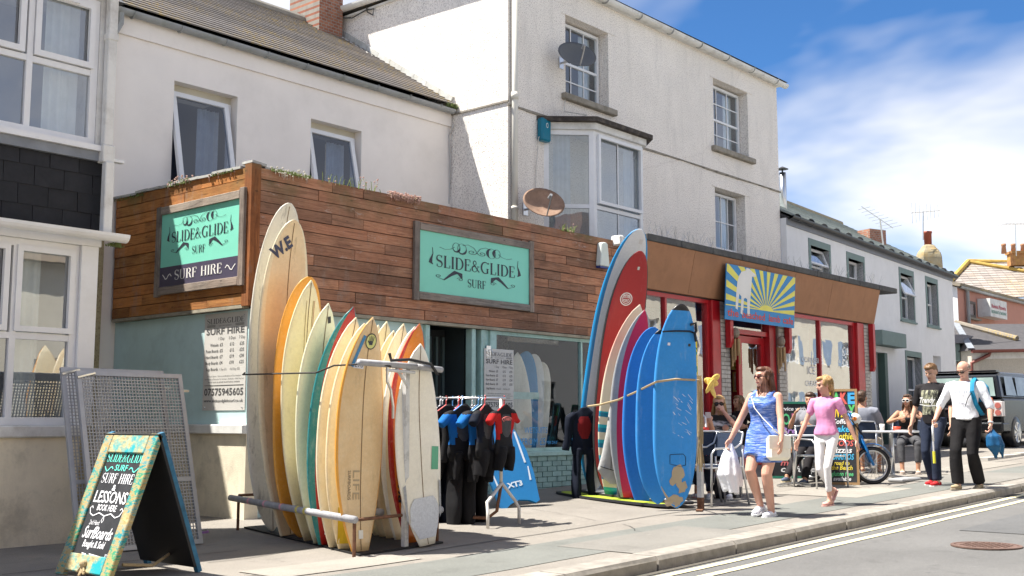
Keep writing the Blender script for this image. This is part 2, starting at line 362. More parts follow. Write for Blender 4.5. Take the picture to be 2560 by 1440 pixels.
def swirls(mb, O, U, V, N, u, v, W, H, lift=.003):     # scroll ornaments above, beside and below the shop name
    O, U, V, N = map(Vector, (O, U, V, N)); T = lambda p: O+U*(u+p.x*W)+V*(v+p.y*H)+N*lift
    for s in (-1, 1):
        q = [(s*(.33-.0), .27), (s*.28, .245), (s*.235, .265), (s*.2, .31)]
        ribbon(mb, q, [.006, .004, .004, .006], T)
        for k, (cx, r) in enumerate(((.185, .045), (.135, .055))):
            p = arc(s*cx, .31-.01*k, r*.7, .075+.01*k, 60, 420, 20); ribbon(mb, p, [.004+.022*max(0, math.sin(2*math.pi*i/20*1.-(.4 if s > 0 else 2.4)))**2 for i in range(21)], T)
        ribbon(mb, [(s*.13, .36), (s*.08, .385), (s*.03, .35), (s*.005, .29)], .006, T)
        ribbon(mb, spiral(s*.045, .27, .042, math.pi*.9, 1.4, s), [.007]*27, T)
        ribbon(mb, [(s*.39, .25), (s*.385, .15), (s*.4, .06), (s*.405, .0), (s*.385, -.03)], [.004, .006, .02, .03, .006], T)
        ribbon(mb, [(s*.345, -.23), (s*.29, -.26), (s*.235, -.17), (s*.19, -.11), (s*.15, -.13), (s*.135, -.2)], [.005, .015, .03, .055, .045, .012], T)
        ribbon(mb, spiral(s*.15, -.22, .03, .3, 1.2, s), .006, T); ribbon(mb, spiral(s*.335, -.205, .026, -1.4, 1.2, s), .006, T)
# ------------------------------------------------------------------ ground
def m_asphalt(name, c1, c2, crack=None, patch=None):
    t = NT(name); p = t.pos(); fine = t.noise(p, 130, 3, .8); c = t.ramp(fine, (.3, sc3(c1, .6)), (.5, c1), (.72, c2))
    c = t.mix(.7, c, t.ramp(t.noise(p, .8, 6, .65), (.3, .72), (.7, 1.05)), 'MULTIPLY')
    c = t.mix(t.math('MULTIPLY', t.ramp(t.noise(t.pos((.5, 3, 1)), 1.2, 6, .7), (.55, 0.), (.75, 1.)), .25), c, sc3(c1, .65))
    if patch:
        f = t.ramp(t.noise(t.pos((.35, 1.1, 1)), .9, 2, .4), (.5, 0.), (.53, 1.)); c = t.mix(t.math('MULTIPLY', f, .75), c, t.ramp(fine, (.3, sc3(patch, .7)), (.7, sc3(patch, 1.25))))
    vg = t.n('ShaderNodeTexVoronoi'); vg.inputs['Scale'].default_value = 2.3; t.l(p, vg.inputs['Vector']); c = t.mix(t.ramp(vg.outputs['Distance'], (.035, .55), (.055, 0.)), c, sc3(c1, .45))
    c = t.mix(t.math('MULTIPLY', t.ramp(t.noise(p, 2.6, 7, .75), (.56, 0.), (.66, 1.)), .4), c, sc3(c1, .55)); c = t.mix(t.math('MULTIPLY', t.ramp(t.noise(p, 5.5, 7, .75, 1.), (.6, 0.), (.7, 1.)), .3), c, sc3(c2, 1.25))
    t.bump(fine, .5, .008); return t.fin(c, .9, .25)
ROAD = m_asphalt('road_asphalt', (.14, .137, .132), (.22, .215, .208)); PAVE = m_asphalt('pavement_asphalt', (.24, .218, .19), (.345, .318, .28)); PAVE2 = m_asphalt('pavement_grey_strip', (.165, .17, .155), (.25, .25, .225))
KERBM = paint('granite_kerb', (.33, .30, .26), .85, .25, 9, .35, 90, dirt=(.13, .12, .1), dirtamt=.6, ds=5, orand=.2); JOINT = flat((.05, .047, .043), .9)
YELLOW = paint('yellow_road_paint', (.72, .64, .38), .7, .2, 10, .3, 120, dirt=(.2, .195, .18), dirtamt=1., ds=9)
XS = [-60, -20, -5, 0, 4, 5.5, 5.75, 6, 6.25, 6.5, 9, 13, 16, 20, 24, 28, 34, 40, 50, 70, 100]
def strip(name, y0, y1, dz, mat_, x0=-60, x1=100, **k):
    xs = [x for x in XS if x0 < x < x1]; xs = [x0]+xs+[x1]; mb = MB(); vs = []
    for x in xs:
        vs += [(x, y0, gz(x)+dz), (x, y1, gz(x)+dz)]
    mb.add(vs, [(2*i, 2*i+2, 2*i+3, 2*i+1) for i in range(len(xs)-1)]); return obj(name, mb, mat_, **k)
KY = 5.12
tag(strip('road', -6, KY, -.1, ROAD), kind='structure')
pav = tag(strip('pavement', KY-.0, 30, 0., PAVE), kind='structure')
gmb = MB(); gmb.add([(-900, -900, -.6), (900, -900, -.6), (900, 900, -.6), (-900, 900, -.6)], [(0, 1, 2, 3)])
tag(obj('ground', gmb, flat((.2, .2, .17), .95)), kind='structure')
tag(strip('opposite_pavement', -12, -3.6, .0, PAVE), kind='structure')
def curve_strip(name, pts, width, dz, mat_, parent):
    mb = MB(); vs = []
    for x, y in pts: vs += [(x, y-width/2, gz(x)+dz), (x, y+width/2, gz(x)+dz)]
    mb.add(vs, [(2*i, 2*i+2, 2*i+3, 2*i+1) for i in range(len(pts)-1)]); return obj(name, mb, mat_, parent)
# darker trench strip along the footway and the saw-cut joint
strip('resurfaced_strip', 5.55, 6.35, .004, PAVE2, 2, 40, parent=pav)
curve_strip('joint', [(3.5+.6*i, 6.72+.035*i*.35+.02*math.sin(i*1.3)) for i in range(40)], .018, .005, JOINT, pav)
curve_strip('joint', [(3.8+.5*i, 8.15+.03*math.sin(i*.9)) for i in range(5)], .015, .005, JOINT, pav)
CRK = flat((.04, .038, .035), .95)
for x0_, y0_, n_, dx_, dy_, sd_ in ((5.2, 7.6, 9, .3, .05, 1), (9.4, 6.9, 8, .1, .22, 2), (8.6, 5.7, 7, .12, .16, 3), (12.6, 5.6, 9, .14, .17, 4), (14.5, 6.2, 10, .3, .03, 5)):
    q_ = random.Random(sd_); pts_ = [(x0_+dx_*i+q_.uniform(-.04, .04), y0_+dy_*i+q_.uniform(-.05, .05)) for i in range(n_)]; curve_strip('crack', pts_, .012, .0055, CRK, pav)
PT2 = m_asphalt('pavement_patch', (.2, .19, .17), (.3, .28, .25)); PT3 = m_asphalt('pavement_patch_pale', (.29, .265, .23), (.4, .37, .32))
for x0_, x1_, y0_, y1_, mm_ in ((7.6, 9.5, 5.3, 6.1, PT2), (13.4, 15.2, 6.0, 7.2, PT3), (16.5, 19.0, 5.4, 6.6, PT2), (5.0, 6.4, 6.5, 7.0, PT3), (18.2, 22, 6.6, 7.3, PT3)): strip('patch', y0_, y1_, .0062, mm_, x0_, x1_, parent=pav)
RP = m_asphalt('road_patch', (.12, .12, .12), (.2, .2, .195))
strip('road_patch', 3.4, 4.1, -.095, RP, 11.5, 15.5, parent=bpy.data.objects['road']); strip('gutter_grit', 4.93, 5.0, -.0945, m_asphalt('gutter_grit', (.1, .09, .075), (.2, .18, .15)), 2, 40, parent=bpy.data.objects['road'])
for yy, nm in ((4.83, 'yellow_line'), (4.58, 'yellow_line')):
    xs = [4+.4*i for i in range(75)]
    curve_strip(nm, [(x, yy+.008*math.sin(x*2.1)) for x in xs], .085, -.094, YELLOW, bpy.data.objects['road'])
kx = 1.2; kr = random.Random(3)
kerb_me = None
while kx < 34:
    L = .9+kr.random()*.35; zc = (gz(kx)+gz(kx+L))/2; mb = MB(); a = (gz(kx+L)-gz(kx))/L
    pr = [(-.13, -.16), (.13, -.16), (.13, .012), (-.105, .012), (-.13, -.02)]
    vs = [(kx+.011, KY+.03+y, gz(kx)+z) for y, z in pr]+[(kx+L-.011, KY+.03+y+kr.uniform(-.006, .006), gz(kx+L)+z) for y, z in pr]
    n = 5; mb.add(vs, [tuple(range(n)), tuple(range(2*n-1, n-1, -1))]+[(i, n+i, n+(i+1) % n, (i+1) % n) for i in range(n)])
    obj('kerb_stone', mb, KERBM, pav); kx += L
MANH = paint('cast_iron_rusty', (.14, .085, .065), .7, .25, 14, .3, 40)
mp = ong(2465, 1388, -.1); mc = Vector((10.43, 3.48, gz(10.43)-.1))
mh = thing('manhole_cover', 'round rusty brown manhole cover in the grey road', 'manhole cover', mc)
mb = MB(); mb.lathe(mc, [(.30, .0), (.30, .012), (.27, .012), (.27, .008)], 28); obj('ring', mb, MANH, mh)
mb = MB(); mb.lathe(mc, [(.262, .0), (.262, .010)], 28)
for i in range(-5, 6):
    for j in range(-5, 6):
        if i*i+j*j < 24: mb.cbox(mc+Vector((i*.046, j*.046, .012)), (.026, .026, .008))
obj('lid', mb, MANH, mh)
# kerb and drive in front of the parked car
mb = MB()
for i in range(14):
    x = 22.5+i; mb.box(x, x+.99, 7.4, 7.62, gz(x)-.05, gz(x)+.06)
obj('drive_edge', mb, paint('pale_concrete', (.42, .40, .36), .9, .15, 5, .2), pav)
# ------------------------------------------------------------------ building helpers
Z3 = Vector((0, 0, 1)); EX = Vector((1, 0, 0)); EY = Vector((0, 1, 0))
def wavy(mb, O, U, N, u0, u1, z0, z1, d, amp=.03, n=24, ph=0):
    O, U, N = Vector(O), Vector(U), Vector(N); vs = []
    for i in range(n+1):
        u = u0+(u1-u0)*i/n; a = amp*math.sin(i*1.9+ph)+amp*.5*math.sin(i*.8+ph)
        vs += [O+U*u+N*(d+a)+Z3*z0, O+U*u+N*(d+a)+Z3*z1]
    mb.add(vs, [(2*i, 2*i+2, 2*i+3, 2*i+1) for i in range(n)])
def window(parent, O, U, N, u0, u1, z0, z1, dep, fw=.06, us=(), zs=(), bars=(0, 0), mat_=None, glass=None, curtain=(), room=True, sub=True, roomd=.7, rmat=None, fd=.06):
    mat_ = mat_ or WHITE; glass = glass or GLASS; O, U, N = Vector(O), Vector(U), Vector(N)
    mb = MB(); frame_rect(mb, O, U, Z3, N, u0, u1, z0, z1, fw, dep-fd/2, dep+fd/2)
    mw = fw*.8; U_ = [u0+fw-mw/2]+list(us)+[u1-fw+mw/2]; Z_ = [z0+fw-mw/2]+list(zs)+[z1-fw+mw/2]
    for u in us: mb.prism([(u-mw/2, z0+fw), (u+mw/2, z0+fw), (u+mw/2, z1-fw), (u-mw/2, z1-fw)], O, U, Z3, N, dep-fd/2+.003, dep+fd/2-.003)
    for z in zs:
        for a, b in zip(U_, U_[1:]): mb.prism([(a+mw/2, z-mw/2), (b-mw/2, z-mw/2), (b-mw/2, z+mw/2), (a+mw/2, z+mw/2)], O, U, Z3, N, dep-fd/2+.005, dep+fd/2-.005)
    w_ = obj('window', mb, mat_, parent)
    bm_ = MB()
    for a, b in zip(U_, U_[1:]):
        for c, d in zip(Z_, Z_[1:]):
            p = MB(); a1, b1, c1, d1 = a+mw/2, b-mw/2, c+mw/2, d-mw/2
            p.add([O+U*x+Z3*y+N*(dep+.004) for x, y in ((a1, c1), (b1, c1), (b1, d1), (a1, d1))], [(0, 1, 2, 3)])
            obj('pane', p, glass, w_, fix=False)
            for i in range(bars[0]):
                x = a1+(b1-a1)*(i+1)/(bars[0]+1); bm_.prism([(x-.011, c1), (x+.011, c1), (x+.011, d1), (x-.011, d1)], O, U, Z3, N, dep-.012, dep-.001)
            for j in range(bars[1]):
                y = c1+(d1-c1)*(j+1)/(bars[1]+1); bm_.prism([(a1, y-.011), (b1, y-.011), (b1, y+.011), (a1, y+.011)], O, U, Z3, N, dep-.014, dep-.003)
    if bm_.v: obj('glazing_bars', bm_, mat_, w_)
    if room:
        r = MB(); e = dep+fd/2+.005
        P = lambda u, z, d: O+U*u+Z3*z+N*d
        a, b, c, d = u0-.02, u1+.02, z0-.02, z1+.02
        for q in (((a, c, e+roomd), (b, c, e+roomd), (b, d, e+roomd), (a, d, e+roomd)), ((a, c, e), (b, c, e), (b, c, e+roomd), (a, c, e+roomd)), ((a, d, e), (b, d, e), (b, d, e+roomd), (a, d, e+roomd)), ((a, c, e), (a, d, e), (a, d, e+roomd), (a, c, e+roomd)), ((b, c, e), (b, d, e), (b, d, e+roomd), (b, c, e+roomd))):
            r.add([P(*x) for x in q], [(0, 1, 2, 3)])
        obj('room_lining', r, rmat or CREAMROOM, w_, fix=False)
    for (a, b) in curtain:
        c = MB(); wavy(c, O, U, N, a, b, z0+fw, z1-fw*.6, dep+.15, .02, max(8, int((b-a)*40))); obj('curtain', c, CURTAIN, w_, smooth=True, fix=False)
    return w_
def gutter(mb, p, q, r=.065, n=9):      # half round channel between two points
    p, q = Vector(p), Vector(q); d = (q-p).normalized(); s = d.cross(Z3).normalized(); k = []
    for P in (p, q): k.append([P+s*(r*math.cos(math.pi+math.pi*i/(n-1)))+Z3*(r*math.sin(math.pi+math.pi*i/(n-1))) for i in range(n)]+[P+s*((r-.012)*math.cos(-math.pi*i/(n-1)))+Z3*((r-.012)*math.sin(-math.pi*i/(n-1))) for i in range(n)])
    mb.loft(k)
# ------------------------------------------------------------------ left house with the two-storey bay
CREAM_PLINTH = paint('cream_plinth_render', (.80, .72, .55), .9, .16, 2., .4, 70, dirt=(.12, .105, .075), dirtamt=.5, ds=2.2, bd=.01)
ROUGHY = m_pebble('yellow_roughcast', (.42, .36, .22), (.25, .2, .11)); BLUEGREY = paint('lead_flashing', (.22, .24, .27), .6, .2, 5, .1)
SLATEBLK = m_slate('black_slate', (.012, .013, .016), (.024, .025, .03))
YL = 9.9; lx = lambda px, py=600: ony(px, py, YL).x
lh = thing('bay_house', 'white framed two storey bay window house with black slate apron, beside the beige house', 'house', (4.5, YL, 0))
XR = lx(232, 900); XL = 1.2
mb = MB(); mb.box(XL, XR-.12, YL-.05, YL+1.5, -.3, .95); obj('plinth', mb, CREAM_PLINTH, lh)
mb = MB()
mb.box(XL, XR-.1, YL-.09, YL+1.5, .951, 1.06); obj('coping', mb, WHITEP, lh, bevel=.012)
zb0, zb1 = 1.062, 2.74
window(lh, (0, YL, 0), EX, EY, XL, lx(192, 850), zb0, zb1, .05, .07, us=[lx(-95, 850), lx(33, 850)], zs=[1.86], curtain=[(lx(60, 850), lx(120, 850))], glass=GLASSR)
mb = MB(); f2 = lambda a, b, c, d: frame_rect(mb, (0, YL, 0), EX, Z3, EY, a, b, c, d, .05, .0, .045)
f2(lx(42, 700), lx(188, 700), 1.9, 2.68); f2(XL+.3, lx(24, 700), 1.9, 2.68); obj('casement', mb, WHITE, lh)
mb = MB(); mb.box(lx(192, 850)+.002, XR, YL-.02, YL+1.5, zb0, zb1); obj('corner_board', mb, WHITE, lh)
mb = MB(); mb.box(XL, XR+.02, YL-.03, YL+1.5, zb1+.002, 2.86); obj('soffit', mb, WHITE, lh)
mb = MB(); mb.box(XL, XR, YL+.02, YL+1.5, 2.862, 3.72); obj('apron_backing', mb, BLACK, lh)
# individually hung slates
sm = MB(); sm.box(-.5, .5, -.5, .5, 0, 1); sme = mesh_of('slate', sm, SLATEBLK); recalc(sme)
for row in range(4):
    x = XL+.1+(row % 2)*.14; z = 2.87+row*.185
    while x < XR:
        wd = min(.285, XR+.02-x)
        if wd > .06: inst('slate', sme, lh, (x+wd/2, YL-.002+rnd.uniform(-.003, .003), z), (R(-2.2), 0, 0), (wd-.006, .012, min(.25, 3.56-z)))
        x += .285
mb = MB(); mb.box(XL, XR+.03, YL-.045, YL+.02, 3.565, 3.655); obj('lead_flashing', mb, BLUEGREY, lh)
mb = MB(); mb.box(XL, XR+.05, YL-.08, YL+.02, 3.657, 3.71); mb.box(XR-.06, XR+.24, YL+.0, YL+.07, 3.6, 3.63); obj('window_sill', mb, WHITE, lh)
zu0, zu1 = 3.712, 5.15
window(lh, (0, YL, 0), EX, EY, XL, lx(243, 200), zu0, zu1, .03, .07, us=[lx(-80, 200), lx(72, 200)], zs=[4.42], curtain=[(lx(130, 200), lx(215, 200))], glass=GLASSR)
mb = MB(); f2 = lambda a, b, c, d: frame_rect(mb, (0, YL, 0), EX, Z3, EY, a, b, c, d, .055, -.02, .025)
f2(lx(86, 100), lx(236, 100), 4.46, 5.1); f2(lx(-70, 100), lx(62, 100), 4.46, 5.1); obj('casement', mb, WHITE, lh)
mb = MB(); mb.box(lx(-10, 30), lx(20, 30)-.08, YL-.04, YL-.021, 5.06, 5.09); mb.box(lx(140, 30), lx(195, 30), YL-.045, YL-.021, 5.055, 5.085); obj('vent', mb, WHITE, lh)
mb = MB(); mb.box(XL, XR, YL-.01, YL+1.5, zu1+.003, 5.42); obj('bay_head', mb, WHITEP, lh)
mb = MB(); mb.box(lx(243, 200)+.002, XR-.005, YL-.015, YL+1.5, zu0, zu1); obj('corner_board', mb, WHITEP, lh)
mb = MB(); gutter(mb, (XL, YL-.16, 2.86), (XR+.2, YL-.16, 2.86), .075); obj('gutter', mb, WHITE, lh); mb = MB(); gutter(mb, (XL, YL-.12, 5.29), (XR+.12, YL-.12, 5.29), .075); obj('gutter', mb, WHITE, lh)
mb = MB(); DX = XR+.005
mb.box(DX-.045, DX+.045, YL-.11, YL-.03, 4.8, 5.25); mb.box(DX-.045, DX+.045, YL-.11, YL-.03, 3.72, 4.795); mb.box(DX-.06, DX+.06, YL-.125, YL-.015, 3.55, 3.72); mb.box(DX-.045, DX+.045, YL-.16, YL-.08, 2.83, 3.549); mb.box(DX-.055, DX+.055, YL-.12, YL-.02, 4.76, 4.83)
obj('downpipe', mb, WHITEP, lh, bevel=.008)
mb = MB(); mb.box(-2, 7.26, 13.22, 17, -.05, 6.5); obj('main_wall', mb, ROUGHY, lh)
mb = MB(); mb.box(XL, XR-.9, YL+1.5, 13.22, 0, 3.4); obj('bay_body', mb, WHITEP, lh)
mb = MB(); mb.prism([(13., 6.5), (16.6, 8.75), (20.4, 6.5)], (-2, 0, 0), EY, Z3, EX, 0, 9.3); obj('roof', mb, m_slate('grey_slate_plain', (.07, .07, .075), (.12, .12, .125)), lh)
# ------------------------------------------------------------------ beige house (first floor above the shop)
YB = 13.33; XT0 = 13.7; XB0 = 7.27
BEIGE = paint('beige_smooth_render', (.92, .86, .79), .85, .05, 1.2, .12, 40, dirt=(.5, .46, .4), dirtamt=.18, ds=1.4)
bh = thing('beige_house', 'beige rendered house with brown slate roof and two tilted windows above the surf shop', 'house', (10.5, YB, 0))
H1 = (8.25-XB0, 9.29-XB0, 4.05, 5.76); H2 = (10.63-XB0, 11.66-XB0, 4.05, 5.72)
mb = MB(); mb.wall((XB0, YB, 0), EX, XT0-XB0, 0, 6.5, [H1, H2], EY, .24)
# low segmental arch over the second opening
mb.add([(10.63+1.03*i/10, YB-.002, 5.72+.0) for i in range(11)]+[(10.63+1.03*i/10, YB-.002, 5.722) for i in range(11)], [])
obj('wall', mb, BEIGE, bh, fix=False)
TILT = R(13)
for (h, ax) in ((H1, 0), (H2, 1)):
    u0, u1, z0, z1 = XB0+h[0], XB0+h[1], h[2], h[3]
    mb = MB(); mb.box(u0, u1, YB+.17, YB+.2, z1-.1, z1-.0); obj('blind_box', mb, paint('cream_board', (.6, .56, .44), .7), bh)
    mb = MB(); frame_rect(mb, (0, YB, 0), EX, Z3, EY, u0+.005, u1-.005, z0, z1-.1, .045, .15, .21); w_ = obj('window', mb, WHITE, bh)
    T = Matrix.Translation((0, YB+.13, z1-.12)) @ Matrix.Rotation(-TILT, 4, 'X')
    Hh = z1-.12-z0-.05; a, b = u0+.02, u1-.09
    mb = MB(); mb.box(a, a+.07, -.03, .03, -Hh, -.07, T); mb.box(b-.07, b, -.03, .03, -Hh, -.07, T); mb.box(a, b, -.03, .03, -.07, 0, T); mb.box(a+.07, b-.07, -.03, .03, -Hh, -Hh+.07, T); obj('sash', mb, WHITE, w_)
    mb = MB(); mb.add([T @ Vector(p) for p in ((a+.07, 0, -Hh+.07), (b-.07, 0, -Hh+.07), (b-.07, 0, -.07), (a+.07, 0, -.07))], [(0, 1, 2, 3)]); obj('pane', mb, m_glass('sash_glass_%d' % ax, (.5, .56, .66), .1, .9), w_, fix=False)
    mb = MB(); mb.box(u0, u1, YB+.9, YB+.95, z0, z1); mb.box(u0-.05, u0-.02, YB+.24, YB+.9, z0, z1); mb.box(u1+.02, u1+.05, YB+.24, YB+.9, z0, z1); obj('room_lining', mb, flat((.05, .06, .09), .9), w_)
    mb = MB(); wavy(mb, (0, YB, 0), EX, EY, u1-.45, u1-.1, z0, z1-.2, .33, .025, 16); obj('curtain', mb, CURTAIN, w_, True, fix=False)
# roof in lapped slate courses
RSL = m_slate('brown_slate_lichen', (.18, .166, .156), (.255, .232, .22), (.38, .27, .07), .75, 1.1, .53)
ey, ez, ry, rz = YB-.16, 6.53, 16.6, 8.7; NC = 24; sdir = Vector((0, ry-ey, rz-ez)); SL = sdir.length; sdir.normalize(); snor = Vector((0, -sdir.z, sdir.y))
rf = MB(); rf.prism([(YB+.0, 6.45), (ry, rz-.1), (20, 6.45)], (XB0+.02, 0, 0), EY, Z3, EX, 0, XT0-XB0-.04); roof = obj('roof', rf, DARK, bh)
ta = math.atan2(sdir.z, sdir.y)
cm = MB(); cm.box(-.5, .5, 0, 1, -.5, .5); cme = mesh_of('tile_course', cm, RSL); recalc(cme)
for i in range(NC):
    p = Vector((0, ey, ez))+sdir*(SL*i/NC)+snor*.035
    o = inst('tile_course', cme, roof, (XB0+(XT0-XB0)/2, p.y, p.z), (ta-R(7), 0, 0), (XT0-XB0-.03, SL/NC*1.25, .022))
mb = MB(); mb.tube([(XB0, ry, rz+.03), (XT0-.02, ry, rz+.03)], .1, 10); obj('ridge', mb, m_slate('ridge_tile', (.2, .19, .17), (.3, .28, .24), (.45, .32, .06), .6), bh)
mb = MB(); mb.box(XB0+.06, XT0-.01, YB-.035, YB-.002, 6.2, 6.46); obj('eaves_board', mb, BEIGE, bh)
mb = MB(); gutter(mb, (XB0-.05, YB-.12, 6.5), (XT0-.06, YB-.12, 6.47), .07)
for i in range(9):
    x = XB0+.25+i*.72; mb.tube([(x, YB-.12+.078*math.cos(a*math.pi/6+math.pi), 6.492+.078*math.sin(a*math.pi/6+math.pi)) for a in range(7)], .012, 5)
mb.tube([(XB0+.08, YB-.12, 6.44), (XB0+.08, YB-.12, 6.3), (XB0+.02, YB-.1, 6.16), (XB0-.2, YB-.1, 6.08), (XB0-.34, YB-.1, 6.04)], .045, 8)
obj('gutter', mb, GREYPIPE, bh)
LEADW = paint('weathered_lead_white', (.55, .55, .52), .7, .2, 6, .2, dirt=(.3, .27, .15), dirtamt=.5, ds=5)
for i in range(11):
    p = Vector((0, YB-.02, 6.62))+sdir*(.38*i); mb = MB()
    T = Matrix.Translation((XT0-.012, p.y, p.z)) @ Matrix.Rotation(ta, 4, 'X'); mb.box(-.03, .008, .0, .37, -.02, .13, T); obj('step_flashing', mb, LEADW, bh)
BRICKR = NT('red_brick_wall'); bt = BRICKR.n('ShaderNodeTexBrick'); bt.inputs['Scale'].default_value = 4.2; BRICKR.l(BRICKR.pos((1, 1, 1), rot=(R(90), 0, 0)), bt.inputs['Vector'])
for k, c in (('Color1', (.28, .1, .06, 1)), ('Color2', (.4, .17, .1, 1)), ('Mortar', (.3, .27, .23, 1))): bt.inputs[k].default_value = c
bt.inputs['Mortar Size'].default_value = .03; BRICKR.bump(bt.outputs['Fac'], -.4, .01); BRICKR = BRICKR.fin(BRICKR.mix(.5, bt.outputs[0], BRICKR.ramp(BRICKR.noise(BRICKR.pos(), 7, 5), (.3, .5), (.7, 1.1)), 'MULTIPLY'), .9)
mb = MB(); mb.box(12.98, 13.55, 16.1, 17, 7.9, 9.9); obj('chimney', mb, BRICKR, bh)
mb = MB(); mb.box(12.9, 13.62, 16.02, 17.08, 8.16, 8.24); mb.box(12.9, 13.62, 16.02, 16.098, 8., 8.16); obj('chimney_flashing', mb, BLUEGREY, bh)
# ------------------------------------------------------------------ tall pebbledashed house
YT = 12.0; XT1 = 23.2; ZT = 8.86
PEB = m_pebble('grey_pebbledash', (.87, .82, .75), (.44, .38, .34), .6); STONE = paint('weathered_stone', (.30, .27, .22), .9, .3, 9, .4, 60, dirt=(.1, .09, .07), dirtamt=.5, ds=6)
th = thing('tall_house', 'tall grey pebbledashed house with bay window and white gutters behind the shops', 'house', (18, YT, 0))
tx = lambda px, py=300: ony(px, py, YT)
hl = []
for (pa, ya, pb, yb, pz, zz_) in ((1413, 35, 1520, 85, 1405, 6.87), (1782, 195, 1868, 232, 1780, 6.88), (1787, 470, 1862, 487, 1780, 4.2)):
    a = tx(pa, ya); b = tx(pb, yb); hl.append((a.x-XT0, b.x-XT0, zz_, (a.z+b.z)/2))
mb = MB(); mb.wall((XT0, YT, 0), EX, XT1-XT0, 2.4, ZT, hl, EY, .3)
mb.add([(XT0, YT, 0), (XT0, 18, 0), (XT0, 18, ZT), (XT0, YT, ZT)], [(0, 1, 2, 3)]); mb.add([(XT1, YT, 0), (XT1, 18, 0), (XT1, 18, ZT), (XT1, YT, ZT)], [(0, 1, 2, 3)]); mb.add([(XT0, 18, 0), (XT1, 18, 0), (XT1, 18, ZT), (XT0, 18, ZT)], [(0, 1, 2, 3)])
obj('wall', mb, PEB, th, fix=False)
for i, h in enumerate(hl):
    u0, u1, z0, z1 = h[0]+XT0, h[1]+XT0, h[2], h[3]
    if i < 2: w_ = window(th, (0, YT, 0), EX, EY, u0, u1-.02, z0+.02, z1-.04, .24, .055, zs=[z0+(z1-z0)*.47], bars=(2, 1), curtain=[(u1-.42, u1-.1)])
    else: w_ = window(th, (0, YT, 0), EX, EY, u0, u1-.02, z0+.02, z1-.04, .24, .055, zs=[z0+(z1-z0)*.32], bars=(3, 1), curtain=[(u1-.45, u1-.1), (u0+.1, u0+.45)])
    mb = MB(); mb.box(u0-.12, u1+.16, YT-.1, YT+.2, z0-.1, z0+.018); obj('sill', mb, STONE, th, bevel=.015)
    mb = MB(); mb.box(u0-.12, u1+.22, YT-.012, YT+.05, z1+.003, z1+.02); obj('lintel_bead', mb, PEB, th)
mb = MB()
for i in range(20):
    a = XT0-.02+(XT1-XT0)*i/20; b = XT0-.02+(XT1-XT0+.06)*(i+1)/20; mb.box(a, b, YT-.025, YT-.002, 6.34-.01*math.sin(i), 6.372)
mb.box(XT0-.025, XT0-.002, YT-.025, YB, 6.4, 6.43); obj('string_course', mb, STONE, th)
mb = MB(); gutter(mb, (XT0-.15, YT-.13, ZT+.08), (XT1+.22, YT-.13, ZT+.05), .085); obj('gutter', mb, WHITEP, th); mb = MB(); gutter(mb, (XT0-.13, 17.5, ZT+.2), (XT0-.13, YT-.2, ZT+.07), .085); obj('gutter', mb, WHITEP, th)
mb = MB()
for i in range(9): x = XT0+.4+i*1.1; mb.tube([(x, YT-.13+.094*math.cos(a*math.pi/6+math.pi), ZT+.065+.094*math.sin(a*math.pi/6+math.pi)) for a in range(7)], .014, 5)
obj('gutter_bracket', mb, GREYPIPE, th)
mb = MB(); mb.box(XT0-.04, XT1+.1, YT-.07, 18, ZT+.0, ZT+.04); obj('soffit', mb, WHITEP, th)
mb = MB(); mb.add([(XT0-.15, YT-.2, ZT+.1), (XT1+.2, YT-.2, ZT+.1), (XT1+.2, 18.2, ZT+.1), (XT0-.15, 18.2, ZT+.1), (XT0+2.8, 15, ZT+1.2), (XT1-2.8, 15, ZT+1.2)], [(0, 1, 5, 4), (1, 2, 5), (2, 3, 4, 5), (3, 0, 4), (3, 2, 1, 0)]); obj('roof', mb, m_slate('grey_slate_b', (.1, .1, .1), (.16, .155, .15), (.4, .27, .05), .7), th)
CREAMP = paint('cream_plastic_pipe', (.68, .65, .57), .4, .06, 5, .03)
mb = MB(); px_ = tx(1279, 250).x+.0
mb.tube([(px_, YT-.07, 3.9), (px_, YT-.07, ZT)], .055, 10); mb.tube([(px_, YT-.07, 6.45), (px_, YT-.07, 6.57)], .068, 10); mb.tube([(px_, YT-.07, 4.58), (px_, YT-.07, 4.63)], .065, 10); obj('downpipe', mb, CREAMP, th, True)
# canted bay on the first floor
ba = tx(1360, 450).x
def solve(f, lo, hi):
    for _ in range(50):
        m_ = (lo+hi)/2
        if f(m_) > 0: hi = m_
        else: lo = m_
    return lo
def ppx(p): v = Vector(p)-CAM; return 1280+FPX*v.dot(RT)/v.dot(FW)
bd = solve(lambda d: ppx((ba+d*1.0, YT-d, 5.2))-1485, .1, 1.5)
bc = solve(lambda x: ppx((x, YT-bd, 5.2))-1607, ba+bd, 22)
zB0, zB1 = 3.9, 6.12
A, B, C_, D_ = Vector((ba, YT, 0)), Vector((ba+bd, YT-bd, 0)), Vector((bc, YT-bd, 0)), Vector((bc+bd, YT, 0))
for k, (P, Q) in enumerate(((A, B), (B, C_), (C_, D_))):
    U = (Q-P); L = U.length; U.normalize(); N = Vector((-U.y, U.x, 0))
    cur = [(.1, L*.55)] if k == 0 else ([(L-.35, L-.1)] if k == 1 else [])
    w_ = window(th, P, U, N, .0, L, zB0, zB1, .03, .085, zs=[4.78], bars=((0, 0) if k == 0 else (1, 0)), curtain=cur, room=False, glass=m_glass('bay_glass_%d' % k, (.6, .66, .7), .16, 1.1))
    if k == 1:
        mb = MB(); frame_rect(mb, P, U, Z3, N, .09, L-.06, 4.84, zB1-.06, .055, -.05, -.002); obj('casement', mb, WHITE, w_)
mb = MB(); off = .16; poly = [(A.x-.2, YT-.0), (B.x-.1, B.y-off), (C_.x+.12, C_.y-off), (D_.x+.2, YT-.0)]
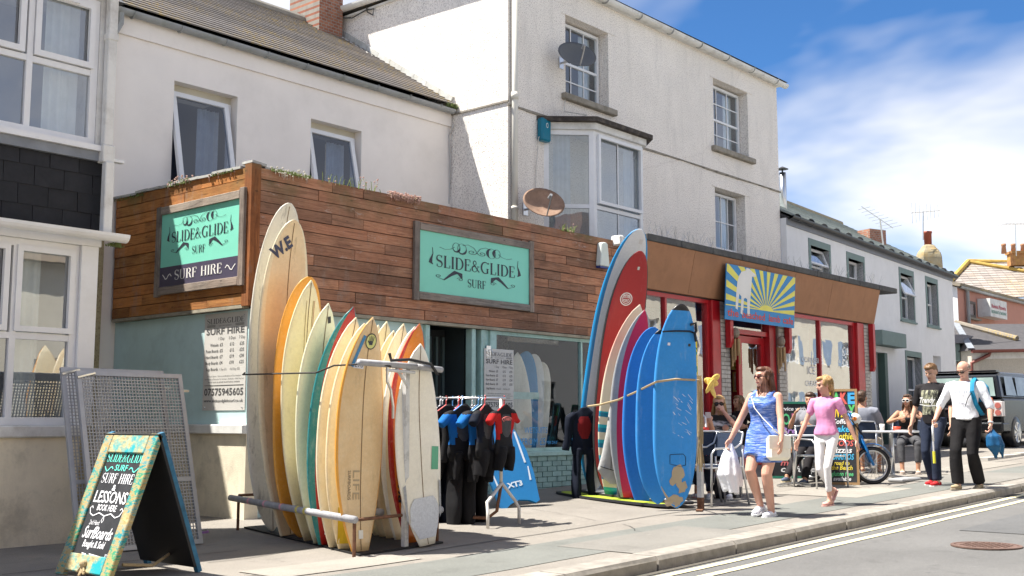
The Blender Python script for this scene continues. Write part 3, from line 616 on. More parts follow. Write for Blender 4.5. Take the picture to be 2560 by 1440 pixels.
mb.prism(poly, (0, 0, 0), EX, EY, Z3, zB1+.12, zB1+.2); obj('bay_roof', mb, paint('felt_roof_dark', (.05, .042, .036), .9, .4, 10, .5, 50, dirt=(.3, .25, .2), dirtamt=.4, ds=9), th)
mb = MB(); poly = [(A.x-.06, YT-.0), (B.x-.03, B.y-.07), (C_.x+.04, C_.y-.07), (D_.x+.06, YT-.0)]; mb.prism(poly, (0, 0, 0), EX, EY, Z3, zB1+.002, zB1+.118); obj('bay_cornice', mb, WHITEP, th)
mb = MB(); mb.box(ba+.1, bc+bd-.1, YT+.1, YT+1.2, zB0, zB1)
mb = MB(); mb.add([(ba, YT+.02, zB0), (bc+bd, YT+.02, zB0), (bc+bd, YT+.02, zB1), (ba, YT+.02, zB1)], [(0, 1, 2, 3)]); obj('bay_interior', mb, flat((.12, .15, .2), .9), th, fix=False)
# small fixings on the tall house
CABLE = flat((.55, .53, .5), .6); CABLED = flat((.04, .04, .04), .6)
def cable(name, label, pts, r=.008, mat_=None, cat='cable', group=None):
    mb = MB(); mb.tube(pts, r, 5); o = obj(name, mb, mat_ or CABLE); tag(o, label, cat, group); return o
cable('cable', 'thin white cable looping over the bay roof to the blue box', [tx(1410, 240)-EY*.03, tx(1405, 280)-EY*.05, Vector((ba+.45, YT-.6, 6.36)), tx(1372, 310)-EY*.1, tx(1340, 345)-EY*.06, tx(1337, 420)-EY*.03, tx(1335, 500)-EY*.03])
cable('cable', 'bundled grey and white cables at the roof valley by the brick chimney', [onx(812, 20, XT0-.05), onx(818, 55, XT0-.12), onx(850, 90, XT0-.15), onx(930, 140, XT0-.12), onx(1010, 200, XT0-.1), onx(1090, 250, XT0-.1)], .018)
cable('cable', 'black cable looped below the tall house side gutter', [onx(830, 45, XT0-.06), onx(880, 45, XT0-.06), onx(915, 25, XT0-.06), onx(935, 22, XT0-.06), onx(932, 38, XT0-.06), onx(918, 30, XT0-.06), onx(915, 5, XT0-.06)], .012, CABLED)
cable('cable', 'grey cables hanging down the corner of the beige wall', [onx(1135, 310, XT0-.03), onx(1122, 340, XT0-.05), onx(1126, 400, XT0-.03), onx(1122, 510, XT0-.03)], .014)
# ------------------------------------------------------------------ surf shop
YS = 10.36; XC = 7.44; XS1 = 15.02; ZF0, ZF1 = 2.40, 3.97
REDWOOD = m_wood('reclaimed_redwood', (.40, .205, .125), (.54, .32, .21), (.15, .085, .06), white=.7, moss=(.12, .115, .045))
ORWOOD = m_wood('orange_cedar', (.44, .19, .06), (.56, .28, .1), (.16, .068, .028), stretch=(40, 2.2, 40), white=.2, moss=(.1, .1, .035))
GREYW = m_wood('silvered_wood', (.27, .245, .22), (.38, .35, .32), (.1, .085, .075), white=.1); GREYWV = m_wood('silvered_wood_upright', (.27, .245, .22), (.38, .35, .32), (.1, .085, .075), stretch=(40, 40, 2.2))
ss = thing('surf_shop', 'single storey surf shop with reclaimed plank fascia and mint green front', 'shop', (11, YS, 0))
pm = MB(); pm.box(0, 1, -.5, .5, 0, 1)
def bev_unit(mb, name, mat_, b=.0):
    me = mesh_of(name, mb, mat_); recalc(me); return me
pme = bev_unit(pm, 'plank', REDWOOD); pme2 = bev_unit(pm, 'plank', ORWOOD)
NR = 12; ph = (ZF1-ZF0)/NR; pr = random.Random(11)
mb = MB(); mb.box(XC+.03, XS1, YS+.035, YS+.07, ZF0, ZF1-.02); mb.box(XC+.03, XC+.065, YS+.07, YB-.01, ZF0, ZF1-.02); fas = obj('fascia', mb, DARK, ss)
for r in range(NR):
    x = XC+.12; first = True
    while x < XS1-.001:
        L = pr.choice((.55, .8, 1.1, 1.35, 1.7, 2.0))*pr.uniform(.85, 1.15)
        if first: L *= pr.uniform(.4, 1); first = False
        if XS1-(x+L) < .35: L = XS1-x
        d = pr.uniform(.024, .036); z = ZF0+r*ph
        o = inst('plank', pme, fas, (x+.002, YS+.035-d/2, z+.003+pr.uniform(0, .004)), (0, pr.uniform(-.0015, .0015), 0), (L-.005, d, ph-.009)); x += L
    y = YS+.12; first = True
    while y < YB-.06:
        L = pr.choice((.9, 1.3, 1.7, 2.2))
        if first: L *= pr.uniform(.3, 1); first = False
        if YB-.05-(y+L) < .4: L = YB-.05-y
        d = pr.uniform(.024, .034); z = ZF0+r*ph
        inst('plank', pme2, fas, (XC+.03-d/2, y+.002, z+.003), (0, 0, R(90)), (L-.005, d, ph-.009)); y += L
POSTW = m_wood('cedar_post', (.26, .1, .035), (.36, .16, .06), (.1, .04, .015), stretch=(40, 40, 2.2), moss=(.12, .1, .05))
mb = MB(); mb.box(XC-.012, XC+.118, YS-.012, YS+.118, ZF0-.02, ZF1+.03); obj('corner_post', mb, POSTW, ss)
TRIM = paint('weathered_trim', (.36, .32, .24), .8, .25, 6, .3, 60, dirt=(.1, .09, .06), dirtamt=.6, ds=5)
mb = MB(); mb.box(XC+.12, XS1, YS-.015, YS+.1, ZF0-.045, ZF0-.004); mb.box(XC-.0, XC+.1, YS+.12, YB-.05, ZF0-.04, ZF0-.003); obj('trim', mb, TRIM, ss)
mb = MB(); mb.box(XC+.07, XS1, YS+.075, YB-.005, ZF1-.2, ZF1-.06); obj('flat_roof', mb, DARK, ss)
mb = MB()
for i in range(10):
    y0 = YS+.2+i*.28; mb.cbox((XC+.03, y0+.14, ZF1+.012+.008*math.sin(i*2.1)), (.1, .285, .03), Matrix.Rotation(R(rnd.uniform(-2, 2)), 3, 'X'))
mb.cbox((XC+.1, YS+.1, ZF1+.045), (.2, .2, .03), Matrix.Rotation(R(6), 3, 'Y')); mb.box(XC+.2, XC+.9, YS+.03, YS+.1, ZF1-.0, ZF1+.025); obj('roof_flashing', mb, paint('white_torn_felt', (.5, .5, .47), .9, .3, 6, .4, 40, dirt=(.06, .06, .06), dirtamt=.9, ds=6), ss)
# mint return wall on a cream plinth
mb = MB(); mb.box(XC+.08, XC+.2, YS+.02, YB-.005, 1.065, ZF0-.045); obj('mint_wall', mb, MINT, ss)
mb = MB(); mb.box(XC+.02, XC+.2, YS, YB-.005, -.05, .955); obj('plinth', mb, CREAM_PLINTH, ss)
mb = MB(); mb.box(XC-.03, XC+.2, YS-.0, YB-.005, .957, 1.063); obj('coping', mb, WHITEP, ss, bevel=.01)
# front: panel, posts, door, window over a painted brick stall riser
fx = lambda px, py=1000: ony(px, py, YS).x
WF = YS+.06; xd0, xd1, xw0, xw1 = fx(1078), fx(1186), fx(1243), XS1-.1
zt = ZF0-.047; MINTW = paint('mint_woodwork', (.40, .60, .56), .5, .1, 5, .1, 50, dirt=(.14, .2, .18), dirtamt=.45, ds=6)
mb = MB(); mb.box(XC+.2, xd0-.08, YS+.08, YS+.2, -.05, zt); obj('front_panel', mb, MINT, ss)
for a, b in ((xd0-.08, xd0+.0), (xd1-.02, xd1+.06), (fx(1207), fx(1217)), (fx(1230), fx(1245))):
    mb = MB(); mb.box(a, b, YS+.03, YS+.15, -.02, zt); obj('door_post', mb, MINTW, ss, bevel=.006)
mb = MB(); mb.box(fx(1217)+.002, fx(1230)-.002, YS+.07, YS+.14, .62, zt); obj('side_panel', mb, MINTW, ss)
mb = MB(); mb.cbox((fx(1223), YS+.02, 2.05), (.09, .02, .17)); mb.tube([(fx(1226), YS+.0, 2.08), (fx(1226), YS-.02, 2.08), (fx(1229), YS-.02, 2.02)], .008, 6); obj('bolt', mb, STEEL, ss)
mb = MB(); mb.box(xd0, xd1-.02, YS+.55, YS+.57, 0, zt); dr = obj('door', mb, flat((.018, .02, .02), .7), ss)
for i in range(7):
    mb = MB(); x = xd0+.06+i*.13; mb.box(x, x+.045, YS+.5, YS+.549, .05, zt-.1); obj('slat', mb, flat((.07, .10, .1), .6), dr)
zsill = .60; gx = gz(12.5)
mb = MB(); mb.box(fx(1217), XS1-.02, YS+.0, YS+.16, zsill+.001, zsill+.07); obj('window_sill', mb, MINTW, ss, bevel=.01)
mb = MB(); mb.box(fx(1217), XS1-.02, YS+.06, YS+.16, 0, zsill); rise = obj('stall_riser', mb, flat((.16, .28, .27), .8), ss)
BRM = paint('mint_painted_brick', (.33, .50, .47), .7, .12, 12, .3, 60, dirt=(.2, .26, .22), dirtamt=.5, ds=7, orand=.18)
bm_ = MB(); bm_.box(-.5, .5, -.5, .5, -.5, .5); bme = mesh_of('brick', bm_, BRM); recalc(bme)
for r in range(8):
    x = fx(1217)+(0 if r % 2 else -.11)
    while x < XS1-.05:
        a = max(x, fx(1217)); b = min(x+.215, XS1-.03)
        if b-a > .04: inst('brick', bme, rise, ((a+b)/2, YS+.05+rnd.uniform(-.002, .002), .04+r*.075), (0, 0, 0), (b-a-.01, .03, .065))
        x += .225
sw = window(ss, (0, YS, 0), EX, EY, xw0+.002, xw1, zsill+.072, zt, .09, .05, us=[(xw0+xw1)/2+.35], mat_=MINTW, glass=GLASSS, room=False)
mb = MB(); mb.box(xw0+.06, xw0+1.15, YS+.2, YS+.23, 1.62-.2, 1.72-.2); obj('display_rail', mb, MINTW, ss)
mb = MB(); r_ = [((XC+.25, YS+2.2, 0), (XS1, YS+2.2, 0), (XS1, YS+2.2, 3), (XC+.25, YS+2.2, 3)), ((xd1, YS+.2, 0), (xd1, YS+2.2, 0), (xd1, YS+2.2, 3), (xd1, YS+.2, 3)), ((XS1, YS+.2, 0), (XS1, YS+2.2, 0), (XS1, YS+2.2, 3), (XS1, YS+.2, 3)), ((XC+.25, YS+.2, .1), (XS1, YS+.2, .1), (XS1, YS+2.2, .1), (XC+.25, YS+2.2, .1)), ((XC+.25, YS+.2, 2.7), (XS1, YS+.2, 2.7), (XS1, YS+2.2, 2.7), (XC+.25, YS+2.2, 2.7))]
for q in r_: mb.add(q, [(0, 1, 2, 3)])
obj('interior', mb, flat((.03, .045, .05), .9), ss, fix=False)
mb = MB(); BLT = flat((.05, .35, .75), .5); O_ = (0, YS+.085, 0); o1 = fx(1322); put_text(mb, 'WETSUITS', O_, EX, Z3, -EY, o1, .93, .085, .52); put_text(mb, 'FROM £5', O_, EX, Z3, -EY, o1-.05, .76, .1, .52); put_text(mb, 'PER DAY', O_, EX, Z3, -EY, o1+.5, .77, .045, .25)
put_text(mb, 'SURFBOARDS', O_, EX, Z3, -EY, o1+1.0, .93, .085, .62); put_text(mb, '3 DAYS', O_, EX, Z3, -EY, o1+1.0, .76, .09, .4); obj('lettering', mb, BLT, sw, fix=False)
# ------------------------------------------------------------------ shop signs
TEAL = paint('turquoise_sign_panel', (.23, .68, .52), .4, .05, 2, .02); INK = flat((.035, .04, .055), .5); PURPLE = flat((.075, .065, .105), .45); CREAMTXT = flat((.85, .83, .78), .5); CRTEAL = flat((.2, .62, .5), .5)
def big_sign(label, O, U, N, W, H, band, txt_w=.52):
    s = thing('shop_sign', label, 'sign', O); O = Vector(O); V = Z3
    mb = MB(); mb.prism([(-W/2+.05, -H/2+.05), (W/2-.05, -H/2+.05), (W/2-.05, H/2-.05), (-W/2+.05, H/2-.05)], O, U, V, N, .0, .02); obj('panel', mb, TEAL, s)
    f = .095
    hz = GREYW if abs(U.x) > .5 else GREYWY
    for a, b, c, d, mm in ((-W/2+f+.002, W/2-f-.002, H/2-f, H/2, hz), (-W/2+f+.002, W/2-f-.002, -H/2, -H/2+f, hz), (-W/2, -W/2+f, -H/2-.02, H/2+.01, GREYWV), (W/2-f, W/2, -H/2-.01, H/2+.025, GREYWV)):
        mb = MB(); mb.prism([(a, c), (b, c), (b, d), (a, d)], O, U, V, N, .0, .045); obj('frame_board', mb, mm, s, bevel=.004)
    iw, ih = W-2*f, H-2*f; y0 = 0
    if band:
        mb = MB(); bh_ = ih*.27; mb.prism([(-iw/2, -ih/2), (iw/2, -ih/2), (iw/2, -ih/2+bh_), (-iw/2, -ih/2+bh_)], O, U, V, N, .0201, .024); obj('band', mb, PURPLE, s)
        mb = MB(); serif(mb, 'SURF HIRE', O, U, V, N, 0, -ih/2+bh_*.28, bh_*.5, iw*.6, .028)
        for k in (-1, 1):
            T = lambda p: O+U*p.x+V*p.y+N*.028
            ribbon(mb, [(k*iw*(.34+.02*i), -ih/2+bh_*(.5+.13*math.sin(i*1.3))) for i in range(7)], .012, T)
        obj('lettering', mb, CREAMTXT, s, fix=False); y0 = bh_/2; ih2 = ih-bh_
    else: ih2 = ih
    mb = MB(); serif(mb, 'SLIDE&GLIDE', O, U, V, N, 0, y0-ih2*.06, ih2*.2, iw*.72, .024); serif(mb, 'SURF', O, U, V, N, 0, y0-ih2*.33, ih2*.14, iw*.17, .024); obj('lettering', mb, INK, s, fix=False)
    mb = MB(); swirls(mb, O, U, V, N, 0, y0, iw, ih2, .024); obj('scrollwork', mb, INK, s, fix=False)
    return s
GREYWY = m_wood('silvered_wood_side', (.27, .245, .22), (.38, .35, .32), (.1, .085, .075), stretch=(40, 2.2, 40), white=.1)
a, b = ony(1032, 555, YS), ony(1330, 778, YS); c_ = ony(1034, 748, YS); d_ = ony(1330, 608, YS)
SW, SH = b.x-a.x, (a.z-c_.z+d_.z-b.z)/2
big_sign('turquoise shop sign in a grey wood frame on the front plank fascia', ((a.x+b.x)/2, YS-.001, (a.z+c_.z+b.z+d_.z)/4), EX, -EY, SW, SH, False)
a, b = onx(400, 516, XC), onx(613, 716, XC); c_ = onx(393, 736, XC); d_ = onx(614, 482, XC)
big_sign('turquoise and purple hire sign in grey wood frame on side fascia', (XC-.001, (a.y+b.y)/2, (a.z+c_.z+b.z+d_.z)/4), -EY, -EX, a.y-b.y, (a.z-c_.z+d_.z-b.z)/2, True)
# ------------------------------------------------------------------ price posters
PAPER = paint('poster_board', (.60, .58, .54), .5, .05, 4, .03); GREYTXT = flat((.09, .09, .09), .6)
def poster(label, O, U, N, W, H):
    s = thing('price_poster', label, 'poster', O); mb = MB(); mb.prism([(-W/2, -H/2), (W/2, -H/2), (W/2, H/2), (-W/2, H/2)], O, U, Z3, N, 0, .008); obj('panel', mb, PAPER, s)
    mb = MB(); t = lambda tx_, u, v, h, w_, al='L', bo=0.: put_text(mb, tx_, O, U, Z3, N, u*W, v*H, h*H, w_*W if w_ else None, al, .0105, bo)
    serif(mb, 'SLIDE&GLIDE', O, U, Z3, N, 0, .395*H, .055*H, .88*W, .0105)
    t('SURF HIRE', 0, .285, .062, .9, 'C', .02)
    for k in (-1, 1):
        for j in range(3): mb.prism([(k*.34*W-.1*W, (.362+.009*j)*H), (k*.34*W+.1*W, (.362+.009*j)*H), (k*.34*W+.1*W, (.366+.009*j)*H), (k*.34*W-.1*W, (.366+.009*j)*H)], O, U, Z3, N, .009, .0105)
    t('SURF | SWIM | NEWQUAY', 0, .365, .012, .3, 'C')
    for j, h_ in enumerate(('1 Day', '3 Days', '7 Day')): t(h_, (-.08, .17, .40)[j], .225, .03, .14+.02*(j == 1), 'C')
    for i, row in enumerate((('Wetsuits', '£5', '£12', '£25'), ('Foam Boards', '£5', '£12', '£25'), ('Hard Boards', '£7', '£19', '£30'), ('Body Boards', '£4', '£10', '£25'))):
        v = .16-.062*i; t(row[0], -.15, v, .03, .2 if i == 0 else .3, 'R', .01)
        for j in range(3): t(row[1+j], (-.08, .17, .40)[j], v, .032, .07+.03*(len(row[1+j]) > 2), 'C', .01)
    t('Sup Boards', -.15, -.09, .03, .28, 'R', .01); t('½ Day £15', -.03, -.09, .022, .17, 'C'); t('Full Day £25', .25, -.09, .022, .22, 'C')
    t('Wetsuit Boots - Gloves and Bodyboard Fins Available', 0, -.155, .014, .8, 'C'); t('Special Extra Discount for Groups - Students - NHS Nurses', 0, -.185, .014, .92, 'C'); t('surf & stand up paddle board lessons available', 0, -.215, .014, .75, 'C', .01)
    mb.prism([(-.46*W, -.247*H), (.46*W, -.247*H), (.46*W, -.241*H), (-.46*W, -.241*H)], O, U, Z3, N, .009, .0105)
    t('07575945605', 0, -.345, .07, .92, 'C', .02); t('www.slideandglidesurf.co.uk', 0, -.415, .03, .92, 'C', .01)
    obj('lettering', mb, GREYTXT, s, fix=False)
    mb = MB()
    for u, v in ((-.44, .46), (.44, .46), (-.44, -.47), (.44, -.47)): mb.ell(Vector(O)+U*(u*W)+Z3*(v*H)+N*.009, (.009, .009, .009), nu=8, nv=4)
    obj('screws', mb, STEEL, s); return s
xm = XC+.08; a, b, c_, d_ = onx(515, 787, xm), onx(612, 1028, xm), onx(507, 1024, xm), onx(621, 777, xm)
poster('white surf hire price board screwed to the mint side wall', Vector((xm-.001, (a.y+b.y+c_.y+d_.y)/4, (a.z+b.z+c_.z+d_.z)/4)), -EY, -EX, (a.y-d_.y+c_.y-b.y)/2, (a.z-c_.z+d_.z-b.z)/2)
a, b = ony(1205, 870, YS+.02), ony(1283, 1045, YS+.02)
poster('white surf hire price board standing in front of the shop window', Vector(((a.x+b.x)/2+.02, YS+.02, (a.z+b.z)/2)), EX, -EY, b.x-a.x-.04, a.z-b.z)
# ------------------------------------------------------------------ plants, boxes, dishes
GRASS = paint('dry_green_grass', (.16, .2, .06), .9, .4, 30, 0); PINKF = paint('pink_dry_flower', (.55, .36, .3), .9, .3, 40, 0)
def tuft(label, c, L, U, n=60, h=.08, flowers=20, seed=1, white=False):
    q = random.Random(seed); t_ = thing('roof_plant', label, 'plant', c, group='plants on the fascia top'); mb = MB(); c = Vector(c)
    for i in range(n):
        p = c+U*q.uniform(-L/2, L/2)+Vector((0, 0, -.02))+Vector((q.uniform(-.05, .03), q.uniform(-.05, .03), 0)); hh = h*q.uniform(.3, 1.2); dx = Vector((q.uniform(-.5, .5), q.uniform(-.6, .3), 0))*hh
        mb.tube([p, p+dx*.4+Z3*hh*.7, p+dx+Z3*hh*(.9-.3*q.random())], [.006, .004, .001], 3)
    obj('leaves', mb, GRASS, t_); mb = MB()
    for i in range(flowers):
        p = c+U*q.uniform(-L/2, L/2)+Vector((q.uniform(-.06, .02), q.uniform(-.08, .02), q.uniform(-.04, h)))
        mb.ell(p, (.014, .014, .01), nu=5, nv=3)
        mb.tube([p, p-Z3*.05], .002, 3)
    if flowers: obj('flowers', mb, flat((.6, .56, .46), .9) if white else PINKF, t_)
tuft('green moss and white flowers on the front fascia near its corner post', (XC+.55, YS, ZF1), .55, EX, 200, .045, 30, 1, True)
tuft('pink stonecrop hanging over the front fascia below the second tilted window', (XC+2.35, YS-.01, ZF1), .5, EX, 120, .035, 220, 2)
tuft('tall dry grass between the two plant clumps on front fascia', (XC+1.5, YS, ZF1), .9, EX, 26, .14, 10, 3)
tuft('green tuft on the side fascia beside its corner post', (XC+.02, YS+.6, ZF1), .5, EY, 160, .04, 8, 4)
tuft('pink flowered weeds on the side fascia under the first tilted window', (XC+.02, YS+1.5, ZF1), .5, EY, 120, .08, 25, 5)
tuft('dark moss and weeds where the side fascia meets the house', (XC+.02, YS+2.6, ZF1-.02), .6, EY, 120, .05, 0, 6)
tuft('dry grass tuft on the fascia under the bay window', (ony(1420, 580, YS).x, YS, ZF1), .3, EX, 50, .12, 4, 7)
q_ = Vector((XR+.15, YL-.05, 2.78)); tuft('green moss growing from the end of the white gutter', q_, .12, EX, 60, .05, 0, 8)
tuft('moss clump in the grey gutter end at the tall house', (XT0-.14, YB-.16, 6.5), .2, EX, 160, .09, 0, 9)
def dish(label, c, az, el, rx, mat_, armdir):
    t_ = thing('satellite_dish', label, 'satellite dish', c, group='satellite dishes'); c = Vector(c)
    f = Vector((math.cos(el)*math.cos(az), math.cos(el)*math.sin(az), math.sin(el))); x = f.cross(Z3).normalized(); y = x.cross(f)
    T = Matrix((x, y, f)).transposed(); mb = MB(); rings = []
    for i in range(1, 8):
        r = i/7; rings.append([c+T @ Vector((rx*r*math.cos(2*math.pi*j/28), rx*.78*r*math.sin(2*math.pi*j/28), .09*r*r-.09)) for j in range(28)])
    for i in range(7, 0, -1):
        r = i/7; rings.append([c+T @ Vector((rx*r*math.cos(2*math.pi*j/28), rx*.78*r*math.sin(2*math.pi*j/28), .09*r*r-.098)) for j in range(28)])
    mb.loft(rings); obj('reflector', mb, mat_, t_, True)
    lnb = c+T @ Vector((0, -rx*.2, .3)); mb = MB(); mb.tube([c+T @ Vector((0, -rx*.75, -.02)), lnb-T @ Vector((0, .03, 0))], .012, 6); obj('arm', mb, STEEL, t_)
    mb = MB(); mb.tube([lnb, lnb-f*.09], [.025, .03], 10); obj('receiver', mb, flat((.3, .31, .32), .5), t_)
    mb = MB(); wall = Vector((c.x+.1, YT-.01, c.z-.05)); mb.tube([c-f*.09, c-f*.14, wall], .02, 8); mb.cbox(wall, (.12, .02, .2)); obj('wall_bracket', mb, STEEL, t_)
    return t_
p = tx(1432, 150); dish('grey mesh satellite dish in front of the upper window', (p.x-.45, YT-.45, p.z-.1), R(-118), R(26), .36, paint('dark_mesh_dish', (.11, .115, .12), .5, .15, 90, .2, 120), 0)
p = tx(1350, 515); dish('rusty satellite dish just above the shop fascia', (p.x-.5, YT-.5, p.z-.07), R(-118), R(26), .37, paint('rusty_dish', (.30, .19, .13), .8, .3, 5, .1, dirt=(.14, .07, .04), dirtamt=.8, ds=6), 0)
def alarm(name, label, c, w_, h_, d_, mat_, band=None):
    t_ = thing(name, label, 'alarm box', c); c = Vector(c); pr_ = [(-w_*.32, 0), (-w_/2, -h_*.9), (-w_/2, -h_), (w_/2, -h_), (w_/2, -h_*.9), (w_*.32, 0), (.15*w_, h_*.05), (-.15*w_, h_*.05)]
    mb = MB(); mb.prism(pr_, c, EX, Z3, -EY, 0, d_); obj('cover', mb, mat_, t_, bevel=.012)
    if band: mb = MB(); mb.prism([(-w_*.48, -h_*1.09), (w_*.48, -h_*1.09), (w_*.5, -h_*1.005), (-w_*.5, -h_*1.005)], c, EX, Z3, -EY, .01, d_-.01); obj('strobe', mb, band, t_)
p = ony(1500, 610, YS); alarm('alarm_box', 'white wedge alarm box with dark blue base on plank fascia', (p.x, YS, p.z), .24, .36, .1, paint('pale_mint_plastic', (.66, .72, .66), .4), flat((.03, .05, .2), .4))
p = tx(1356, 300); b_ = MB()
bx = thing('alarm_box', 'blue rounded alarm box beside the bay window', 'alarm box', (p.x-.03, YT, p.z)); mb = MB(); mb.box(p.x-.16, p.x+.09, YT-.13, YT-.001, p.z-.4, p.z); obj('cover', mb, flat((.0, .16, .25), .35), bx, bevel=.025)
mb = MB(); put_text(mb, 'O', (p.x, YT-.132, p.z-.2), EX, Z3, -EY, -.06, .03, .09, .06); obj('emblem', mb, CREAMTXT, bx, fix=False)
p = ony(1540, 600, YS); lm = thing('flood_lamp', 'small white floodlight with grey housing on the fascia end', 'lamp', (p.x, YS, p.z)); mb = MB(); mb.box(p.x-.08, p.x+.02, YS-.15, YS+.05, p.z-.1, p.z+.06); obj('face', mb, WHITEP, lm, bevel=.02); mb = MB(); mb.box(p.x+.022, p.x+.18, YS-.1, YS+.05, p.z-.09, p.z+.05); obj('housing', mb, GREYPIPE, lm, bevel=.01)
p = Vector((ba+.75, YT-.1, zB1+.28)); mb = MB(); q = random.Random(4)
for i in range(26): mb.ell(p+Vector((q.gauss(0, .07), q.uniform(-.08, .05), q.uniform(-.05, .05))), (q.uniform(.03, .06),)*2+(q.uniform(.015, .03),), nu=7, nv=5)
tag(obj('nest', mb, paint('dry_twigs', (.17, .13, .1), .95, .4, 30, .5, 60)), 'brown bird nest on the dark bay roof', 'nest')
# ------------------------------------------------------------------ cafe
RED = paint('red_gloss_paint', (.42, .012, .018), .3, .12, 5, .03, spec=.5); BROWN = paint('brown_stained_ply', (.34, .165, .08), .7, .16, 6, .1, 60, dirt=(.1, .045, .02), dirtamt=.4, ds=3)
cf = thing('cafe', 'single storey cafe with red window frames, white brick piers and brown slanted fascia', 'cafe', (20, YS, gz(20)))
XA, XE = 15.06, ony(2183, 810, YS).x
zc0, zc1, pt = 3.28, 4.03, .17
edges = [XA, fx(1722), fx(1822)+.2, fx(1905), fx(1990)-.2, fx(2072), XE]
for a, b in zip(edges, edges[1:]):
    mb = MB(); mb.prism([(YS-.02, zc0), (YS-.02-pt, zc1), (YS+.05-pt, zc1), (YS+.05, zc0)], (a+.004, 0, 0), EY, Z3, EX, 0, b-a-.008); obj('fascia_panel', mb, BROWN, cf)
COP = paint('dark_grey_coping', (.075, .075, .075), .85, .25, 8, .2, dirt=(.2, .2, .17), dirtamt=.4, ds=6); x = XA-.02; i = 0
while x < XE+.25:
    L = 1.02; mb = MB(); mb.box(x, x+L-.012, YS-.05-pt, YS+.2, zc1+.004, zc1+.12); obj('coping_stone', mb, COP, cf, bevel=.012); x += L
mb = MB(); mb.box(XA, XE-.02, YS+.12, YT-.01, zc1-.2, zc1-.06); mb.box(XA, XE-.02, YS+.055, YS+.11, zc0-.02, zc1); obj('flat_roof', mb, DARK, cf)
mb = MB(); q = random.Random(9)
for i in range(150):
    x = XA+.1+(XE-XA)*i/150; b_ = Vector((x, YS-pt+.05+q.uniform(-.08, .1), zc1+.13)); mb.tube([b_, b_+Vector((q.uniform(-.12, .12), q.uniform(-.14, .1), q.uniform(.12, .22)))], .0022, 3)
o = obj('bird_spikes', mb, STEEL, cf); o['kind'] = 'stuff'
zh = zc0-.022
def gxz(x): return gz(x)-.02
fxc = lambda px, py=950: ony(px, py, YS+.0).x
cuts = dict(L0=XA, m1=fxc(1675), L1=fxc(1783), p1=fxc(1803), d0=fxc(1826), d1=fxc(1948), p2=fxc(1969), m2=fxc(2061), R1=fxc(2147), p3=fxc(2163), end=fxc(2178))
zs0 = .62+gz(18)
wl = window(cf, (0, YS, 0), EX, EY, cuts['L0']+.05, cuts['L1'], zs0, zh, .1, .07, us=[cuts['m1']], mat_=RED, glass=GLASSR, room=False, fd=.09)
wr = window(cf, (0, YS, 0), EX, EY, cuts['p2'], cuts['R1'], zs0+.1, zh, .1, .07, us=[cuts['m2']], mat_=RED, glass=GLASSR, room=False, fd=.09)
WB = paint('white_glazed_brick', (.50, .47, .43), .6, .14, 9, .2, 50, dirt=(.25, .22, .19), dirtamt=.5, ds=8, orand=.25); MORT = flat((.2, .18, .16), .9)
wbm = MB(); wbm.box(-.5, .5, -.5, .5, -.5, .5); wbme = mesh_of('brick', wbm, WB); recalc(wbme)
def pier(x0, x1, z0, z1):
    mb = MB(); mb.box(x0, x1, YS+.02, YS+.3, z0, z1); pp = obj('brick_pier', mb, MORT, cf); n = int((z1-z0)/.077)
    for r in range(n):
        z = z0+(r+.5)*.077; w_ = x1-x0; s = x0+w_*(.62 if r % 2 else .38)
        for a, b in ((x0, s), (s, x1)): inst('brick', wbme, pp, ((a+b)/2, YS+.008+rnd.uniform(-.002, .002), z), (0, 0, 0), (b-a-.011, .035, .066))
pier(cuts['p1'], cuts['d0'], gz(18), zh); pier(cuts['d1']+.0, cuts['p2']-.01, gz(19.8), zh); pier(cuts['p3'], cuts['end'], gz(24), zh)
for a, b in ((cuts['L1']+.002, cuts['p1']-.002), (cuts['R1']+.002, cuts['p3']-.002)):
    mb = MB(); mb.box(a, b, YS-.01, YS+.15, gxz(a), zh); obj('post', mb, RED, cf, bevel=.01)
for a, b in ((cuts['L0'], cuts['L1']), (cuts['p2'], cuts['R1'])):
    mb = MB(); mb.box(a, b, YS+.03, YS+.2, gxz(a), zs0-.002); obj('stall_riser', mb, RED, cf)
for px in (1815, 1962, 2172):
    x = fxc(px, 850); mb = MB(); zb_ = 2.42 if px < 2100 else 2.2; mb.prism([(YS-.02, zh), (YS-.13, zh+.0), (YS-.13, zb_+.1), (YS-.09, zb_), (YS-.02, zb_)], (x-.055, 0, 0), EY, Z3, EX, 0, .11); obj('bracket', mb, RED, cf, bevel=.006)
# doorway with ajar glazed leaf
dz = gz(18.8); dtop = 2.72
mb = MB(); mb.box(cuts['d0']+.002, cuts['d0']+.06, YS+.1, YS+.2, dz, zh); mb.box(cuts['d1']-.25, cuts['d1']-.002, YS+.05, YS+.2, dz, zh); mb.box(cuts['d0']+.062, cuts['d1']-.252, YS+.09, YS+.2, dtop, dtop+.09); mb.box(cuts['d0']+.062, cuts['d1']-.252, YS+.09, YS+.2, zh-.08, zh); obj('door_frame', mb, RED, cf)
mb = MB(); mb.add([(cuts['d0']+.06, YS+.14, dtop+.09), (cuts['d1']-.25, YS+.14, dtop+.09), (cuts['d1']-.25, YS+.14, zh-.08), (cuts['d0']+.06, YS+.14, zh-.08)], [(0, 1, 2, 3)]); obj('fanlight', mb, GLASSR, cf, fix=False)
xl = fxc(1868); mb = MB(); w_ = cuts['d1']-.25-xl; frame_rect(mb, (xl, YS+.17, 0), EX, Z3, EY, 0, w_, dz+.02, dtop-.02, .13, 0, .05); leaf = obj('door', mb, RED, cf)
